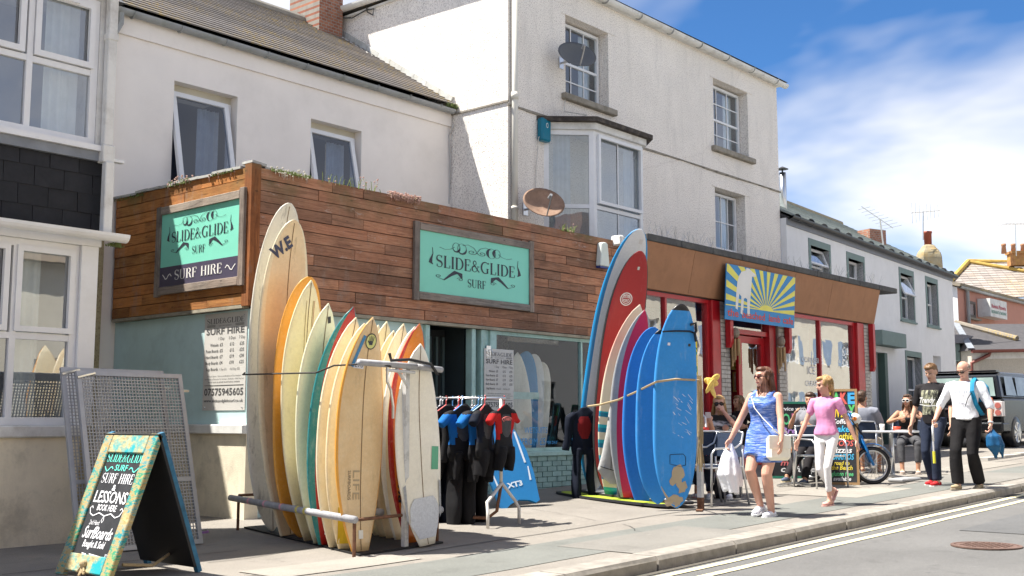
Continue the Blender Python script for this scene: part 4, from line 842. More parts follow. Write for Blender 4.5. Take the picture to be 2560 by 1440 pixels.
mb = MB(); mb.add([(xl+.13, YS+.19, dz+.6), (xl+w_-.13, YS+.19, dz+.6), (xl+w_-.13, YS+.19, dtop-.15), (xl+.13, YS+.19, dtop-.15)], [(0, 1, 2, 3)]); obj('pane', mb, GLASSR, leaf, fix=False)
mb = MB(); mb.box(xl+.13, xl+w_-.13, YS+.175, YS+.215, dz+.1, dz+.6); obj('kick_panel', mb, RED, leaf)
mb = MB(); rw = flat((.28, .02, .02), .8)
for q_ in (((XA, YS+2.6, 0), (XE, YS+2.6, 0), (XE, YS+2.6, 3.3), (XA, YS+2.6, 3.3)), ((XA, YS+.25, zh), (XE, YS+.25, zh), (XE, YS+2.6, zh), (XA, YS+2.6, zh)), ((XA, YS+.25, gz(18)), (XE, YS+.25, gz(20)), (XE, YS+2.6, gz(20)), (XA, YS+2.6, gz(18))), ((cuts['d1']-.1, YS+.3, 0), (cuts['d1']-.1, YS+2.6, 0), (cuts['d1']-.1, YS+2.6, 3.3), (cuts['d1']-.1, YS+.3, 3.3)), ((XE, YS+.25, 0), (XE, YS+2.6, 0), (XE, YS+2.6, 3.3), (XE, YS+.25, 3.3)), ((XA, YS+.25, 0), (XA, YS+2.6, 0), (XA, YS+2.6, 3.3), (XA, YS+.25, 3.3))): mb.add(q_, [(0, 1, 2, 3)])
obj('interior', mb, rw, cf, fix=False)
for k, (px, py, cc, lab) in enumerate(((1837, 900, (.35, .3, .05), 'yellow green abstract picture on the red cafe wall'), (1842, 955, (.45, .38, .3), 'portrait picture of a red figure on the cafe wall'))):
    p = ony(px, py, YS+.9); t_ = thing('wall_picture', lab, 'picture', p); mb = MB(); frame_rect(mb, p, EX, Z3, -EY, -.16, .16, -.2, .2, .03, 0, .02); obj('frame', mb, flat((.4, .3, .1), .5), t_); mb = MB(); mb.prism([(-.13, -.17), (.13, -.17), (.13, .17), (-.13, .17)], p, EX, Z3, -EY, 0, .008); mm = paint('picture_art_%d' % k, cc, .6, .8, 12, 0); obj('canvas', mb, mm, t_)
mb = MB(); mb.box(cuts['d0']+.0, cuts['d0']+1.6, YS+.92, YS+.95, dz, 3.2); obj('partition', mb, flat((.3, .02, .02), .8), cf)
# white ghost lettering on the right-hand window
mb = MB(); O_ = Vector((0, YS+.098, 0)); ww = cuts['p2']+.35
for i, (s, h_) in enumerate((('CORNISH', .13), ('ICE', .2), ('CREAM', .13), ('tea', .1), ('coffee', .12))): put_text(mb, s, O_, EX, Z3, -EY, ww+.9, 2.3-.24*i, h_*.8, .12*len(s), 'C', .004)
obj('lettering', mb, flat((.7, .72, .74), .7), wr, fix=False)
# cafe sign with sun rays
ys0, ys1 = YS-.25, YS-.19
TL, TR_, BR, BL = ony(1822, 657, ys0), ony(1993, 697, ys0), ony(1981, 821, ys1), ony(1806, 796, ys1)
SX0, SX1 = (TL.x+BL.x)/2, (TR_.x+BR.x)/2; SZ1, SZ0 = (TL.z+TR_.z)/2, (BL.z+BR.z)/2
sO = Vector((SX0, ys1, SZ0)); sU = EX*(SX1-SX0); sV = Vector((0, ys0-ys1, SZ1-SZ0)); sN = Vector((0, -1, -.1)).normalized()
cs = thing('cafe_sign', 'blue and yellow sunburst sign with white lamb above the red doorway', 'sign', ((SX0+SX1)/2, ys1, SZ0))
def spoly(mb, poly, lift): mb.add([sO+sU*u+sV*v+sN*lift for u, v in poly], [tuple(range(len(poly)))])
mb = MB(); mb.prism([(0, 0), (1, 0), (1, 1), (0, 1)], sO, sU, sV, sN, -.015, 0); obj('panel', mb, paint('sign_blue', (.015, .22, .52), .45, .1, 3, .02), cs)
def clip(poly, x0, x1, y0, y1):
    for ax, lim, s in ((0, x0, 1), (0, x1, -1), (1, y0, 1), (1, y1, -1)):
        o_ = []
        for i in range(len(poly)):
            a, b = poly[i-1], poly[i]; ia = (a[ax]-lim)*s >= 0; ib = (b[ax]-lim)*s >= 0
            if ia != ib:
                t_ = (lim-a[ax])/(b[ax]-a[ax]); o_.append((a[0]+(b[0]-a[0])*t_, a[1]+(b[1]-a[1])*t_))
            if ib: o_.append(b)
        poly = o_
        if not poly: return []
    return poly
mb = MB(); c0 = (.57, .26); nr = 13
for i in range(nr):
    a0 = math.pi*(i+.08)/nr; a1 = math.pi*(i+.56)/nr; asp = 1.6
    p = clip([c0, (c0[0]+3*math.cos(a0)/asp, c0[1]+3*math.sin(a0)), (c0[0]+3*math.cos(a1)/asp, c0[1]+3*math.sin(a1))], .005, .995, .27, .995)
    if len(p) > 2: spoly(mb, p, .0025)
spoly(mb, [(.005, .255), (.995, .255), (.995, .275), (.005, .275)], .0025); spoly(mb, [(c0[0]+.1*math.cos(a*math.pi/10), .262+.1*math.sin(a*math.pi/10)) for a in range(11)], .0032)
obj('sun_rays', mb, paint('sign_yellow', (.75, .70, .12), .5, .08, 4, .02), cs, fix=False)
mb = MB(); lamb = [(.17, .82), (.2, .9), (.26, .94), (.27, .99), (.31, .985), (.36, .93), (.4, .9), (.4, .86), (.35, .85), (.345, .7), (.34, .55), (.33, .3), (.335, .12), (.3, .12), (.29, .42), (.27, .44), (.245, .42), (.24, .12), (.205, .14), (.21, .45), (.18, .5), (.165, .2), (.135, .22), (.14, .5), (.15, .7)]
spoly(mb, lamb, .004); obj('lamb', mb, flat((.75, .75, .72), .6), cs, fix=False)
mb = MB(); U1 = sU.normalized(); V1 = sV.normalized()
for s, u, w_ in (('the', .03, .15), ('beached', .23, .32), ('lamb', .61, .17), ('cafe', .82, .16)): put_text(mb, s, sO, U1, V1, sN, u*sU.length, .07*sV.length, .13*sV.length, w_*sU.length, 'L', .004, .015)
obj('lettering', mb, flat((.6, .06, .03), .5), cs, fix=False)
for k, px in enumerate((1838, 1952)):
    p = ony(px, 828 if k == 0 else 850, YS-.12); t_ = thing('wind_chime', ('bamboo wind chime hanging left of the red doorway', 'bamboo wind chime hanging right of the red doorway')[k], 'wind chime', p, group='bamboo wind chimes'); mb = MB(); mb.ell(p-Z3*.03, (.085, .085, .1), nu=10, nv=6); obj('shell_cap', mb, flat((.25, .2, .15), .7), t_)
    for i in range(7):
        a = i*.9; c_ = p+Vector((.07*math.cos(a), .07*math.sin(a), -.14)); L = (.3, .42, .34, .5, .38, .28, .46)[i]; mb = MB(); mb.tube([c_, c_-Z3*L], .016, 7); obj('tube', mb, paint('bamboo_%d' % i, (.42, .28, .13), .6, .2, 12), t_) if k == 0 else obj('tube', mb, bpy.data.materials['bamboo_%d' % i], t_)
# ------------------------------------------------------------------ white house
P0 = Vector((XT1+.02, 11.86, 0)); P1 = Vector((36.3, 12.78, 0)); WU = (P1-P0).normalized(); WN = Vector((-WU.y, WU.x, 0)); WL = (P1-P0).length
WHR = paint('white_roughcast', (.8, .8, .8), .9, .06, 3, .5, 55, dirt=(.45, .45, .43), dirtamt=.3, ds=1.5, bd=.012); GRN = paint('grey_green_paint', (.17, .235, .215), .6, .08, 5, .05)
wh = thing('white_house', 'white roughcast house with grey green window surrounds and black gutter', 'house', (29, 12.2, gz(29)))
def wuv(px, py): p = onp(px, py, P0, WN); return ((p-P0).dot(WU), p.z)
ZW = (wuv(1975, 545)[1]+wuv(2370, 690)[1])/2
wins = []
for (a, ya, b, yb, c, yc) in ((2020, 597, 2075, 610, 2030, 712), (2115, 630, 2160, 641, 2125, 730), (2246, 668, 2283, 678, 2256, 800), (2312, 690, 2343, 699, 2323, 815), (2262, 875, 2303, 882, 2266, 1062)):
    u0, z1 = wuv(a, ya); u1, z1b = wuv(b, yb); _, z0 = wuv(c, yc); wins.append((u0, u1, z0, (z1+z1b)/2))
dr_ = (wuv(2188, 900)[0], wuv(2214, 900)[0], gz(27), 2.95); ni = (wuv(2333, 900)[0], wuv(2352, 900)[0], .6, wuv(2342, 890)[1])
holes = [(u0+.13, u1-.1, z0+.06, z1-.16) for u0, u1, z0, z1 in wins]+[dr_, ni]
mb = MB(); mb.wall(P0, WU, WL, -.2, ZW, holes, WN, .28)
P3 = P0+WN*6; P4 = P1+WN*6
mb.add([P0+Z3*-.2, P3+Z3*-.2, P3+Z3*ZW, P0+Z3*ZW], [(0, 1, 2, 3)]); mb.add([P1+Z3*-.2, P4+Z3*-.2, P4+Z3*ZW, P1+Z3*ZW], [(0, 1, 2, 3)]); obj('wall', mb, WHR, wh, fix=False)
mb = MB(); mb.prism([(ni[0]-.1, ni[2]), (ni[1]+.1, ni[2]), (ni[1]+.1, ni[3]), (ni[0]-.1, ni[3])], P0, WU, Z3, WN, .281, .3); obj('niche_back', mb, WHR, wh)
for k, (u0, u1, z0, z1) in enumerate(wins):
    h = holes[k]; mb = MB()
    for a, b, c, d in ((u0, u1, h[3], z1), (u0, h[0], z0, h[3]), (h[1], u1, z0, h[3]), (h[0], h[1], z0, h[2])): mb.prism([(a, c), (b, c), (b, d), (a, d)], P0, WU, Z3, WN, -.015, .3)
    sr = obj('window_surround', mb, GRN, wh)
    mid = h[2]+(h[3]-h[2])*(.5 if k != 1 else .45)
    w_ = window(wh, P0, WU, WN, h[0]+.004, h[1]-.004, h[2]+.004, h[3]-.004, .2, .06, zs=[mid], curtain=([(h[0]+.08, h[0]+.3)] if k == 4 else []))
    if k in (0, 2):
        T = Matrix.Translation(P0+WU*((h[0]+h[1])/2)+WN*.16+Z3*(h[3]-.03)) @ Matrix((WU, WN, Z3)).transposed().to_4x4() @ Matrix.Rotation(R(-24 if k == 2 else -20), 4, 'X'); hw = (h[1]-h[0])/2-.03; hh = h[3]-mid-.02
        mb = MB(); mb.box(-hw, hw, -.02, .02, -.05, 0, T); mb.box(-hw, hw, -.02, .02, -hh, -hh+.05, T); mb.box(-hw, -hw+.05, -.02, .02, -hh+.05, -.05, T); mb.box(hw-.05, hw, -.02, .02, -hh+.05, -.05, T); s_ = obj('open_sash', mb, WHITE, w_)
        mb = MB(); mb.add([T @ Vector(p) for p in ((-hw+.05, 0, -hh+.05), (hw-.05, 0, -hh+.05), (hw-.05, 0, -.05), (-hw+.05, 0, -.05))], [(0, 1, 2, 3)]); obj('open_pane', mb, GLASSR, w_, fix=False)
    mb = MB(); mb.prism([(u0-.03, z0-.05), (u1+.03, z0-.05), (u1+.03, z0-.002), (u0-.03, z0-.002)], P0, WU, Z3, WN, -.06, .1); obj('sill', mb, GRN, wh)
mb = MB(); mb.prism([(dr_[0]+.003, dr_[2]), (dr_[1]-.003, dr_[2]), (dr_[1]-.003, dr_[3]-.003), (dr_[0]+.003, dr_[3]-.003)], P0, WU, Z3, WN, .18, .22); obj('door', mb, flat((.45, .46, .46), .5), wh)
mb = MB(); mb.prism([(dr_[1]-.12, dr_[2]), (dr_[1]+.1, dr_[2]), (dr_[1]+.1, dr_[3]), (dr_[1]-.12, dr_[3])], P0, WU, Z3, WN, -.02, .17); obj('door_frame', mb, flat((.07, .12, .1), .5), wh)
a_, b_ = wuv(2176, 850)[0], wuv(2237, 850)[0]; z1_, z0_ = wuv(2200, 830)[1], wuv(2200, 866)[1]; mb = MB(); mb.prism([(a_, z0_), (b_, z0_), (b_, z1_), (a_, z1_)], P0, WU, Z3, WN, -.32, -.002); obj('shutter_box', mb, GRN, wh, bevel=.01)
BLK = paint('black_plastic_gutter', (.02, .02, .022), .35, .2, 8, .05)
mb = MB(); gutter(mb, P0-WN*.1+Z3*(ZW+.05), P1-WN*.1+Z3*(ZW+.02)+WU*.1, .09); obj('gutter', mb, BLK, wh)
for i in range(16):
    c_ = P0+WU*(.4+i*.82)-WN*.1+Z3*(ZW+.045); mb = MB(); mb.tube([c_-WU*.02, c_+WU*.02], .094, 10); obj('gutter_joint', mb, BLK, wh)
mb = MB(); mb.prism([(0, ZW-.16), (WL, ZW-.16), (WL, ZW-.003), (0, ZW-.003)], P0, WU, Z3, WN, -.03, -.003); obj('fascia_board', mb, flat((.2, .21, .23), .6), wh)
WSL = m_slate('green_grey_slate', (.23, .27, .26), (.34, .37, .35), (.36, .3, .12), .5, .8, .6)
rdz, rdn = 2.05, 3.6; mb = MB(); mb.add([P0+Z3*ZW-WN*.1, P1+Z3*ZW-WN*.1, P1+Z3*(ZW+rdz)+WN*rdn, P0+Z3*(ZW+rdz)+WN*rdn, P0+Z3*ZW+WN*7.2, P1+Z3*ZW+WN*7.2], [(0, 1, 2, 3), (3, 2, 5, 4), (0, 3, 4), (1, 5, 2)]); wr_ = obj('roof', mb, DARK, wh)
sl_ = Vector((0, rdn+.1, rdz)); SL2 = sl_.length; wa = math.atan2(sl_.z, sl_.y); wcm = MB(); wcm.box(0, 1, 0, 1, -.5, .5); wcme = mesh_of('slate_course', wcm, WSL); recalc(wcme)
for i in range(18):
    f_ = i/18; p = P0-WN*(.15-(rdn+.1)*f_)+Z3*(ZW+rdz*f_+.05); o = inst('slate_course', wcme, wr_, p, (0, 0, 0), (WL, SL2/18*1.3, .02)); o.rotation_mode = 'XYZ'; o.rotation_euler = (Matrix.Rotation(math.atan2(WU.y, WU.x), 3, 'Z') @ Matrix.Rotation(wa-R(3), 3, 'X')).to_euler()
mb = MB(); mb.tube([P0+Z3*(ZW+rdz+.05)+WN*rdn, P1+Z3*(ZW+rdz+.05)+WN*rdn], .1, 8); obj('ridge', mb, m_slate('ridge_lichen', (.28, .24, .18), (.4, .34, .22), (.5, .34, .06), .8), wh)
def aerial(label, px0, py0, px1, py1, D, s, d):
    b0 = atd(px0, py0, D); b1 = atd(px1, py1, D); t_ = thing('roof_aerial', label, 'aerial', b0, group='television aerials'); mb = MB(); mb.tube([b0, b1], .022, 6); obj('mast', mb, STEEL, t_)
    d = Vector(d).normalized(); mb = MB(); mb.tube([b1-d*.5*s, b1+d*.7*s], .014, 5); sd_ = d.cross(Z3).normalized()
    for i in range(8):
        c_ = b1+d*s*(-.45+.15*i); v = (sd_ if label.find('loop') < 0 else Z3)*(.2+.02*(8-i))*s; mb.tube([c_-v, c_+v], .008, 4)
    obj('elements', mb, STEEL, t_)
aerial('fish bone aerial leaning on the white house roof', 2208, 612, 2200, 548, 33, 1.1, (-.7, .3, .35)); aerial('tall loop aerial on the chimney with the red pot', 2308, 600, 2308, 530, 38, 1., (.8, -.5, .12)); aerial('double aerial on the yellow far house chimney', 2541, 640, 2538, 560, 62, 1.6, (.8, -.5, .05))
OLDR = paint('lichen_render', (.35, .30, .2), .95, .3, 4, .5, 20, dirt=(.42, .26, .06), dirtamt=.8, ds=2.5)
ch = thing('chimney_stack', 'lichen covered rounded chimney with a red clay pot', 'chimney', atd(2322, 670, 38)); c_ = atd(2322, 652, 38); k_ = pxm(c_); mb = MB()
mb.loft([[c_+RT*(x/k_)+Vector((RT.y*-1, RT.x, 0))*(y/k_)+Z3*(z/k_) for x, y in ((-w_, -w_), (w_, -w_), (w_, w_), (-w_, w_))] for w_, z in ((27, -60), (25, 10), (22, 22), (14, 34), (12, 40))]); obj('stack', mb, OLDR, ch, bevel=.06)
mb = MB(); mb.lathe(c_+Z3*(40/k_), [(9/k_, 0), (9.5/k_, 28/k_), (11/k_, 30/k_), (10.5/k_, 34/k_)], 14); obj('pot', mb, flat((.3, .07, .035), .7), ch, True)
c_ = atd(2180, 600, 35); k_ = pxm(c_); mb = MB(); mb.cbox(c_, (.7, .5, .6), Matrix.Rotation(R(-20), 3, 'Z')); o = obj('chimney_stack', mb, BRICKR); tag(o, 'short white and brick chimney behind the white house ridge', 'chimney')
fl = thing('metal_flue', 'thin grey metal flue beside the tall house corner', 'flue', (23.5, 13.2, 6)); c_ = ony(1956, 432, 13.2); mb = MB(); mb.tube([c_-Z3*1.2, c_], .09, 10); obj('pipe', mb, STEEL, fl, True); mb = MB(); mb.lathe(c_, [(.02, 0), (.02, .08), (.16, .09), (.02, .16)], 12); obj('cowl', mb, DARK, fl)
# ------------------------------------------------------------------ pink pizzeria and far buildings
YP = 14.2; pk = thing('pink_building', 'salmon pink pizzeria building with white gable beyond the white house', 'building', (ony(2430, 800, YP).x, YP, gz(40)))
PINK = paint('salmon_render', (.50, .25, .19), .9, .06, 2, .2, 40); xp0 = ony(2397, 800, YP).x; xp1 = xp0+14; zp = ony(2410, 722, YP).z
mb = MB(); mb.box(xp0, xp1, YP, YP+6, 0, zp); obj('wall', mb, PINK, pk); mb = MB(); mb.box(xp0-.03, xp0-.004, YP+.0, YP+6, 0, zp); mb.prism([(YP, zp), (YP+2.2, zp+.6), (YP+6.2, zp)], (xp0-.02, 0, 0), EY, Z3, EX, 0, .2); obj('gable', mb, WHR, pk)
LICH = m_slate('lichen_slate', (.19, .165, .13), (.27, .235, .19), (.42, .29, .05), .7, .8, .5); mb = MB(); mb.prism([(YP-.15, zp), (YP+2.2, zp+.62), (YP+2.2, zp+.74), (YP-.2, zp+.12)], (xp0-.2, 0, 0), EY, Z3, EX, 0, 14.4); obj('roof', mb, LICH, pk)
mb = MB(); gutter(mb, (xp0-.1, YP-.12, zp+.02), (xp1, YP-.12, zp), .08); x = ony(2415, 800, YP).x; mb.tube([(x, YP-.1, .8), (x, YP-.1, zp-.1), (x-.2, YP-.12, zp)], .07, 8); obj('gutter', mb, GREYPIPE, pk)
a, b = ony(2418, 752, YP), ony(2437, 795, YP); window(pk, (0, YP-.03, 0), EX, EY, a.x, b.x, b.z, a.z, .0, .09, mat_=flat((.12, .1, .09), .6), room=False, glass=GLASSR)
mb = MB(); mb.box(a.x-.15, b.x+.3, YP-.15, YP-.0, b.z-.1, b.z-.03); obj('sill', mb, STONE, pk)
a, b = ony(2476, 745, YP-.5), ony(2520, 800, YP-.5); sg = thing('pizzeria_sign', 'white box sign with red and green lettering on the pink wall', 'sign', (a.x, YP-.5, b.z)); zt_, zb_ = a.z, (ony(2476, 790, YP-.5)).z
mb = MB(); mb.box(a.x, b.x, YP-.48, YP-.02, zb_, zt_); obj('box', mb, WHITEP, sg); mb = MB(); put_text(mb, 'Ronnis Pizzeria', (0, YP-.48, 0), EX, Z3, -EY, (a.x+b.x)/2, zt_-.5*(zt_-zb_), .2*(zt_-zb_), .84*(b.x-a.x), 'C', .01, .02); obj('lettering', mb, flat((.5, .03, .05), .5), sg, fix=False)
mb = MB(); put_text(mb, 'RESTAURANT & TAKE AWAY', (0, YP-.48, 0), EX, Z3, -EY, (a.x+b.x)/2, zt_-.8*(zt_-zb_), .16*(zt_-zb_), .88*(b.x-a.x), 'C', .01, .02); obj('lettering', mb, flat((.05, .22, .15), .5), sg, fix=False)
a, b = ony(2383, 838, 13.6), ony(2405, 905, 13.6); pc = thing('porch_box', 'small grey green porch box with slab top between white and pink houses', 'porch', (a.x, 13.4, b.z)); mb = MB(); mb.box(a.x, b.x, 13.4, 14.1, b.z, a.z-.3); obj('panel', mb, GRN, pc); mb = MB(); mb.box(a.x-.2, b.x+.3, 13.2, 14.15, a.z-.29, a.z); obj('slab', mb, flat((.2, .2, .22), .6), pc); mb = MB(); mb.box(a.x, b.x, 13.6, 14.1, gz(38), b.z-.003); obj('wall', mb, WHR, pc)
# outbuilding facing the camera
D = 37; ob = thing('outbuilding', 'low white roughcast outbuilding with dark slate roof behind the parked car', 'building', atd(2480, 990, D)); fwd = Vector((FW.x, FW.y, 0)).normalized(); k_ = FPX/D
def ow(px, py, dd=0): return atd(px, py, D)+fwd*dd
e0, e1 = ow(2428, 874), ow(2760, 868); w0 = e0.copy(); w0.z = 0; w1 = e1.copy(); w1.z = 0
mb = MB(); mb.add([w0, w1, e1, e0, w0+fwd*5, w1+fwd*5, e1+fwd*5, e0+fwd*5], [(0, 1, 2, 3), (0, 4, 7, 3), (1, 5, 6, 2), (4, 5, 6, 7)]); obj('wall', mb, m_pebble('pale_roughcast', (.56, .52, .44), (.4, .36, .3), .5), ob)
ap = ow(2478, 790, 3.); ap2 = ow(2760, 790, 3.); mb = MB(); lo0, lo1 = e0-RT*.1-fwd*.25-Z3*.03, e1-fwd*.25-Z3*.03; mb.add([lo0, lo1, ap2, ap], [(0, 1, 2, 3)]); mb.add([lo0, ap, e0+fwd*5], [(0, 1, 2)]); obj('roof', mb, m_slate('dark_slate_c', (.05, .048, .05), (.08, .075, .078)), ob, fix=False)
mb = MB(); mb.tube([ap+Z3*.04, ow(2570, 846, .8)+Z3*.05], .1, 8); obj('hip_ridge', mb, LICH, ob); mb = MB(); mb.bar(lo0+Z3*.05, ap+Z3*.06, .2, .04); obj('valley_lead', mb, BLUEGREY, ob)
RB = flat((.22, .07, .055), .5); mb = MB(); gutter(mb, lo0-fwd*.05, lo1-fwd*.05, .1); mb.tube([ow(2470, 880, -.15), ow(2468, 888, -.15), ow(2425, 908, -.15), ow(2425, 960, -.15)], .06, 6); obj('gutter', mb, RB, ob); mb = MB(); mb.add([e0-fwd*.02-Z3*.1, e1-fwd*.02-Z3*.1, e1-fwd*.02-Z3*.32, e0-fwd*.02-Z3*.32], [(0, 1, 2, 3)]); obj('eaves_board', mb, WHITEP, ob, fix=False)
# far house with a tiled hip
D = 60; fh = thing('far_house', 'far house with pale tiled hip roof and yellow lichen ridges', 'house', atd(2520, 900, D)); k_ = FPX/D
def fw_(px, py, dd=0): return atd(px, py, D)+fwd*dd
mb = MB(); g0, g1 = fw_(2330, 760), fw_(2900, 742); h0 = g0.copy(); h0.z = 0; h1 = g1.copy(); h1.z = 0; mb.add([h0, h1, g1, g0], [(0, 1, 2, 3)]); mb.add([h0, h0+fwd*9, g0+fwd*9, g0], [(0, 1, 2, 3)]); obj('wall', mb, WHITEP, fh, fix=False)
r0, r1 = fw_(2495, 632, 4.), fw_(2900, 640, 4.); q0, q1 = fw_(2330, 752, -.3), fw_(2900, 735, -.3); mb = MB(); mb.add([q0, q1, r1, r0], [(0, 1, 2, 3)]); mb.add([q0, r0, q0+fwd*9], [(0, 1, 2)]); hr = obj('roof', mb, flat((.17, .15, .14), .9), fh, fix=False)
FT = m_slate('pale_far_tile', (.27, .235, .21), (.34, .3, .27), (.45, .3, .08), .7, .35, .55); tm = MB(); tm.box(-.5, .5, 0, 1, -.5, .5); tme = mesh_of('tile', tm, FT); recalc(tme)
up_ = (r0-q0); ex_ = (q1-q0).normalized(); up_ = up_-ex_*up_.dot(ex_); UL = up_.length; up_.normalize(); nn_ = ex_.cross(up_).normalized(); Mt = Matrix((ex_, up_, nn_)).transposed(); lean = up_.length
hx = (r0-q0).dot(ex_); nrow = 15; rh = UL/nrow
for r in range(nrow):
    f_ = r/nrow; u = hx*f_+.1+(.2 if r % 2 else 0)
    while u < 5.9:
        inst('tile', tme, hr, q0+ex_*(u+.2)+up_*(r*rh)+nn_*.05, (Mt @ Matrix.Rotation(R(-4), 3, 'X')).to_euler(), (.4, rh*1.25, .03)); u += .42
mb = MB(); mb.tube([q0+nn_*.08, r0+nn_*.12], .14, 8); mb.tube([r0+nn_*.12, r1+nn_*.12], .14, 8); mb.tube([r0+nn_*.1, r0+ex_*4.2-up_*(UL*.55)+nn_*.12], .12, 8); obj('ridge', mb, paint('yellow_lichen_ridge', (.42, .28, .07), .95, .3, 3, .3), fh); mb = MB(); gutter(mb, q0-Z3*.05, q1-Z3*.05, .12); obj('gutter', mb, WHITE, fh)
fc = thing('chimney_stack', 'lichen yellow brick chimney with three clay pots on the far house', 'chimney', atd(2555, 650, 63)); c_ = atd(2560, 648, 63); mb = MB(); mb.cbox(c_, (1.6, .7, .75), Matrix.Rotation(YAW-R(90), 3, 'Z')); mb.cbox(c_+Z3*.35, (1.75, .85, .14), Matrix.Rotation(YAW-R(90), 3, 'Z')); obj('stack', mb, paint('lichen_brick', (.4, .2, .08), .9, .3, 6, .4, 30, dirt=(.5, .34, .06), dirtamt=.7, ds=2), fc)
for px in (2510, 2534, 2558):
    p = atd(px, 634, 62.8); mb = MB(); mb.lathe(p, [(.15, 0), (.115, .42), (.14, .46), (.13, .56)], 12); obj('pot', mb, flat((.4, .2, .11), .8), fc, True)
# ------------------------------------------------------------------ houses across the street, seen mirrored in the windows
def across(label, x0, x1, H, mat_, shut, y=-4.2, chim=False, seed=0):
    h = thing('opposite_house', label, 'house', ((x0+x1)/2, y, gz(x0))); mb = MB(); n = max(1, int((x1-x0)/2.9)); hl_ = []
    for i in range(n):
        c = (i+.5)*(x1-x0)/n
        for z in (1., 3.7):
            if z+1.3 < H: hl_.append((c-.45, c+.45, z+.2, z+1.5))
    mb.wall((x0, y, 0), EX, x1-x0, -.2, H, hl_, -EY, .15); obj('wall', mb, mat_, h, fix=False); mb = MB(); mb.box(x0, x1, y-6, y-.4, 0, H); obj('body', mb, mat_, h)
    for a, b, c, d in hl_:
        w_ = window(h, (x0, y, 0), EX, -EY, a, b, c, d, .1, .07, us=[(a+b)/2], zs=[(c+d)/2], room=False)
        if shut:
            for s in (a-.48, b+.06):
                mb = MB(); mb.box(x0+s, x0+s+.42, y+.002, y+.04, c, d); obj('shutter', mb, shut, h)
    mb = MB(); mb.prism([(y+.25, H), (y-3.2, H+2.2), (y-6.4, H)], (x0, 0, 0), EY, Z3, EX, 0, x1-x0); obj('roof', mb, m_slate('opposite_slate_%d' % seed, (.2, .16, .12), (.28, .22, .17), (.4, .3, .1), .7), h)
    if chim:
        for cx in (x0+1.5, x1-2): mb = MB(); mb.box(cx, cx+1.4, y-3.8, y-2.6, H+1, H+3.6); obj('chimney', mb, BRICKR, h)
SHB = flat((.3, .4, .52), .5); CRM = paint('cream_opposite_render', (.8, .74, .6), .9, .08, 2, .3, 40)
across('cream house with blue shutters mirrored in the cafe windows', 36, 72, 6.6, CRM, SHB, seed=1)
across('white boarded house mirrored in the surf shop window', 17, 35.5, 5.6, paint('white_boards', (.82, .82, .82), .6, .05, 3), None, seed=2)
across('pale cream cottage across the street, mirrored in the dishes and bay', 2, 16.5, 4.6, CRM, None, seed=4)
across('brick house with chimneys mirrored in the upper bay window', -22, 1., 5.6, BRICKR, None, y=-5., chim=True, seed=3)
# ------------------------------------------------------------------ surfboards
def m_board(name, col, stain=(.35, .2, .07), amt=.5, sc_=3., dirt=(.1, .09, .07), damt=.25, rough=.28, grain=True):
    foam = name.startswith(('foam', 'sup', 'body', 'long'))
    t = NT(name); p = t.pos(obj_=True, rand=True); n = t.noise(p, sc_, 6, .65, .4); wx = t.ramp(t.noise(p, 22, 6, .8), (.52, 0.), (.66, 1.)); c = t.ramp(n, (.35, col), (.75, tuple(a*(1-amt)+b*amt for a, b in zip(col, stain))))
    if grain: c = t.mix(.5, c, t.ramp(t.noise(p, 34, 4, .8), (.3, .8), (.7, 1.06)), 'MULTIPLY')
    c = t.mix(t.math('MULTIPLY', t.ramp(t.noise(t.pos((3, 3, .6), obj_=True, rand=True), 2.5, 7, .75), (.56, 0.), (.72, 1.)), damt), c, dirt)
    c = t.mix(t.math('MULTIPLY', wx, .1), c, (.75, .72, .64) if not foam else col); t.bump(t.noise(p, 12, 4), .05, .01); return t.fin(c, t.ramp(n, (.3, rough), (.7, rough+.25)), .5)
TAG = flat((.75, .75, .78), .6); SAND = flat((.42, .34, .22), .9)
def outline(L, W, nose, tail, tp=.47, ft=.35):
    def f(t):
        if t < tp:
            s = (tp-t)/tp
            if tail == 'round': return max(.0, 1-s**3.0)**.62
            if tail == 'pin': return max(0., 1-s**2.2)**.8
            return ft+(1-ft)*(1-s**2.1)
        s = (t-tp)/(1-tp)
        return max(0., 1-s**(3.0 if nose == 'round' else 2.3))**(.48 if nose == 'round' else .72)
    return f
def rocker(t, L, rn, rt): return -(rn*max(0, (t-.45)/.55)**2.6+rt*max(0, (.4-t)/.4)**2.2)
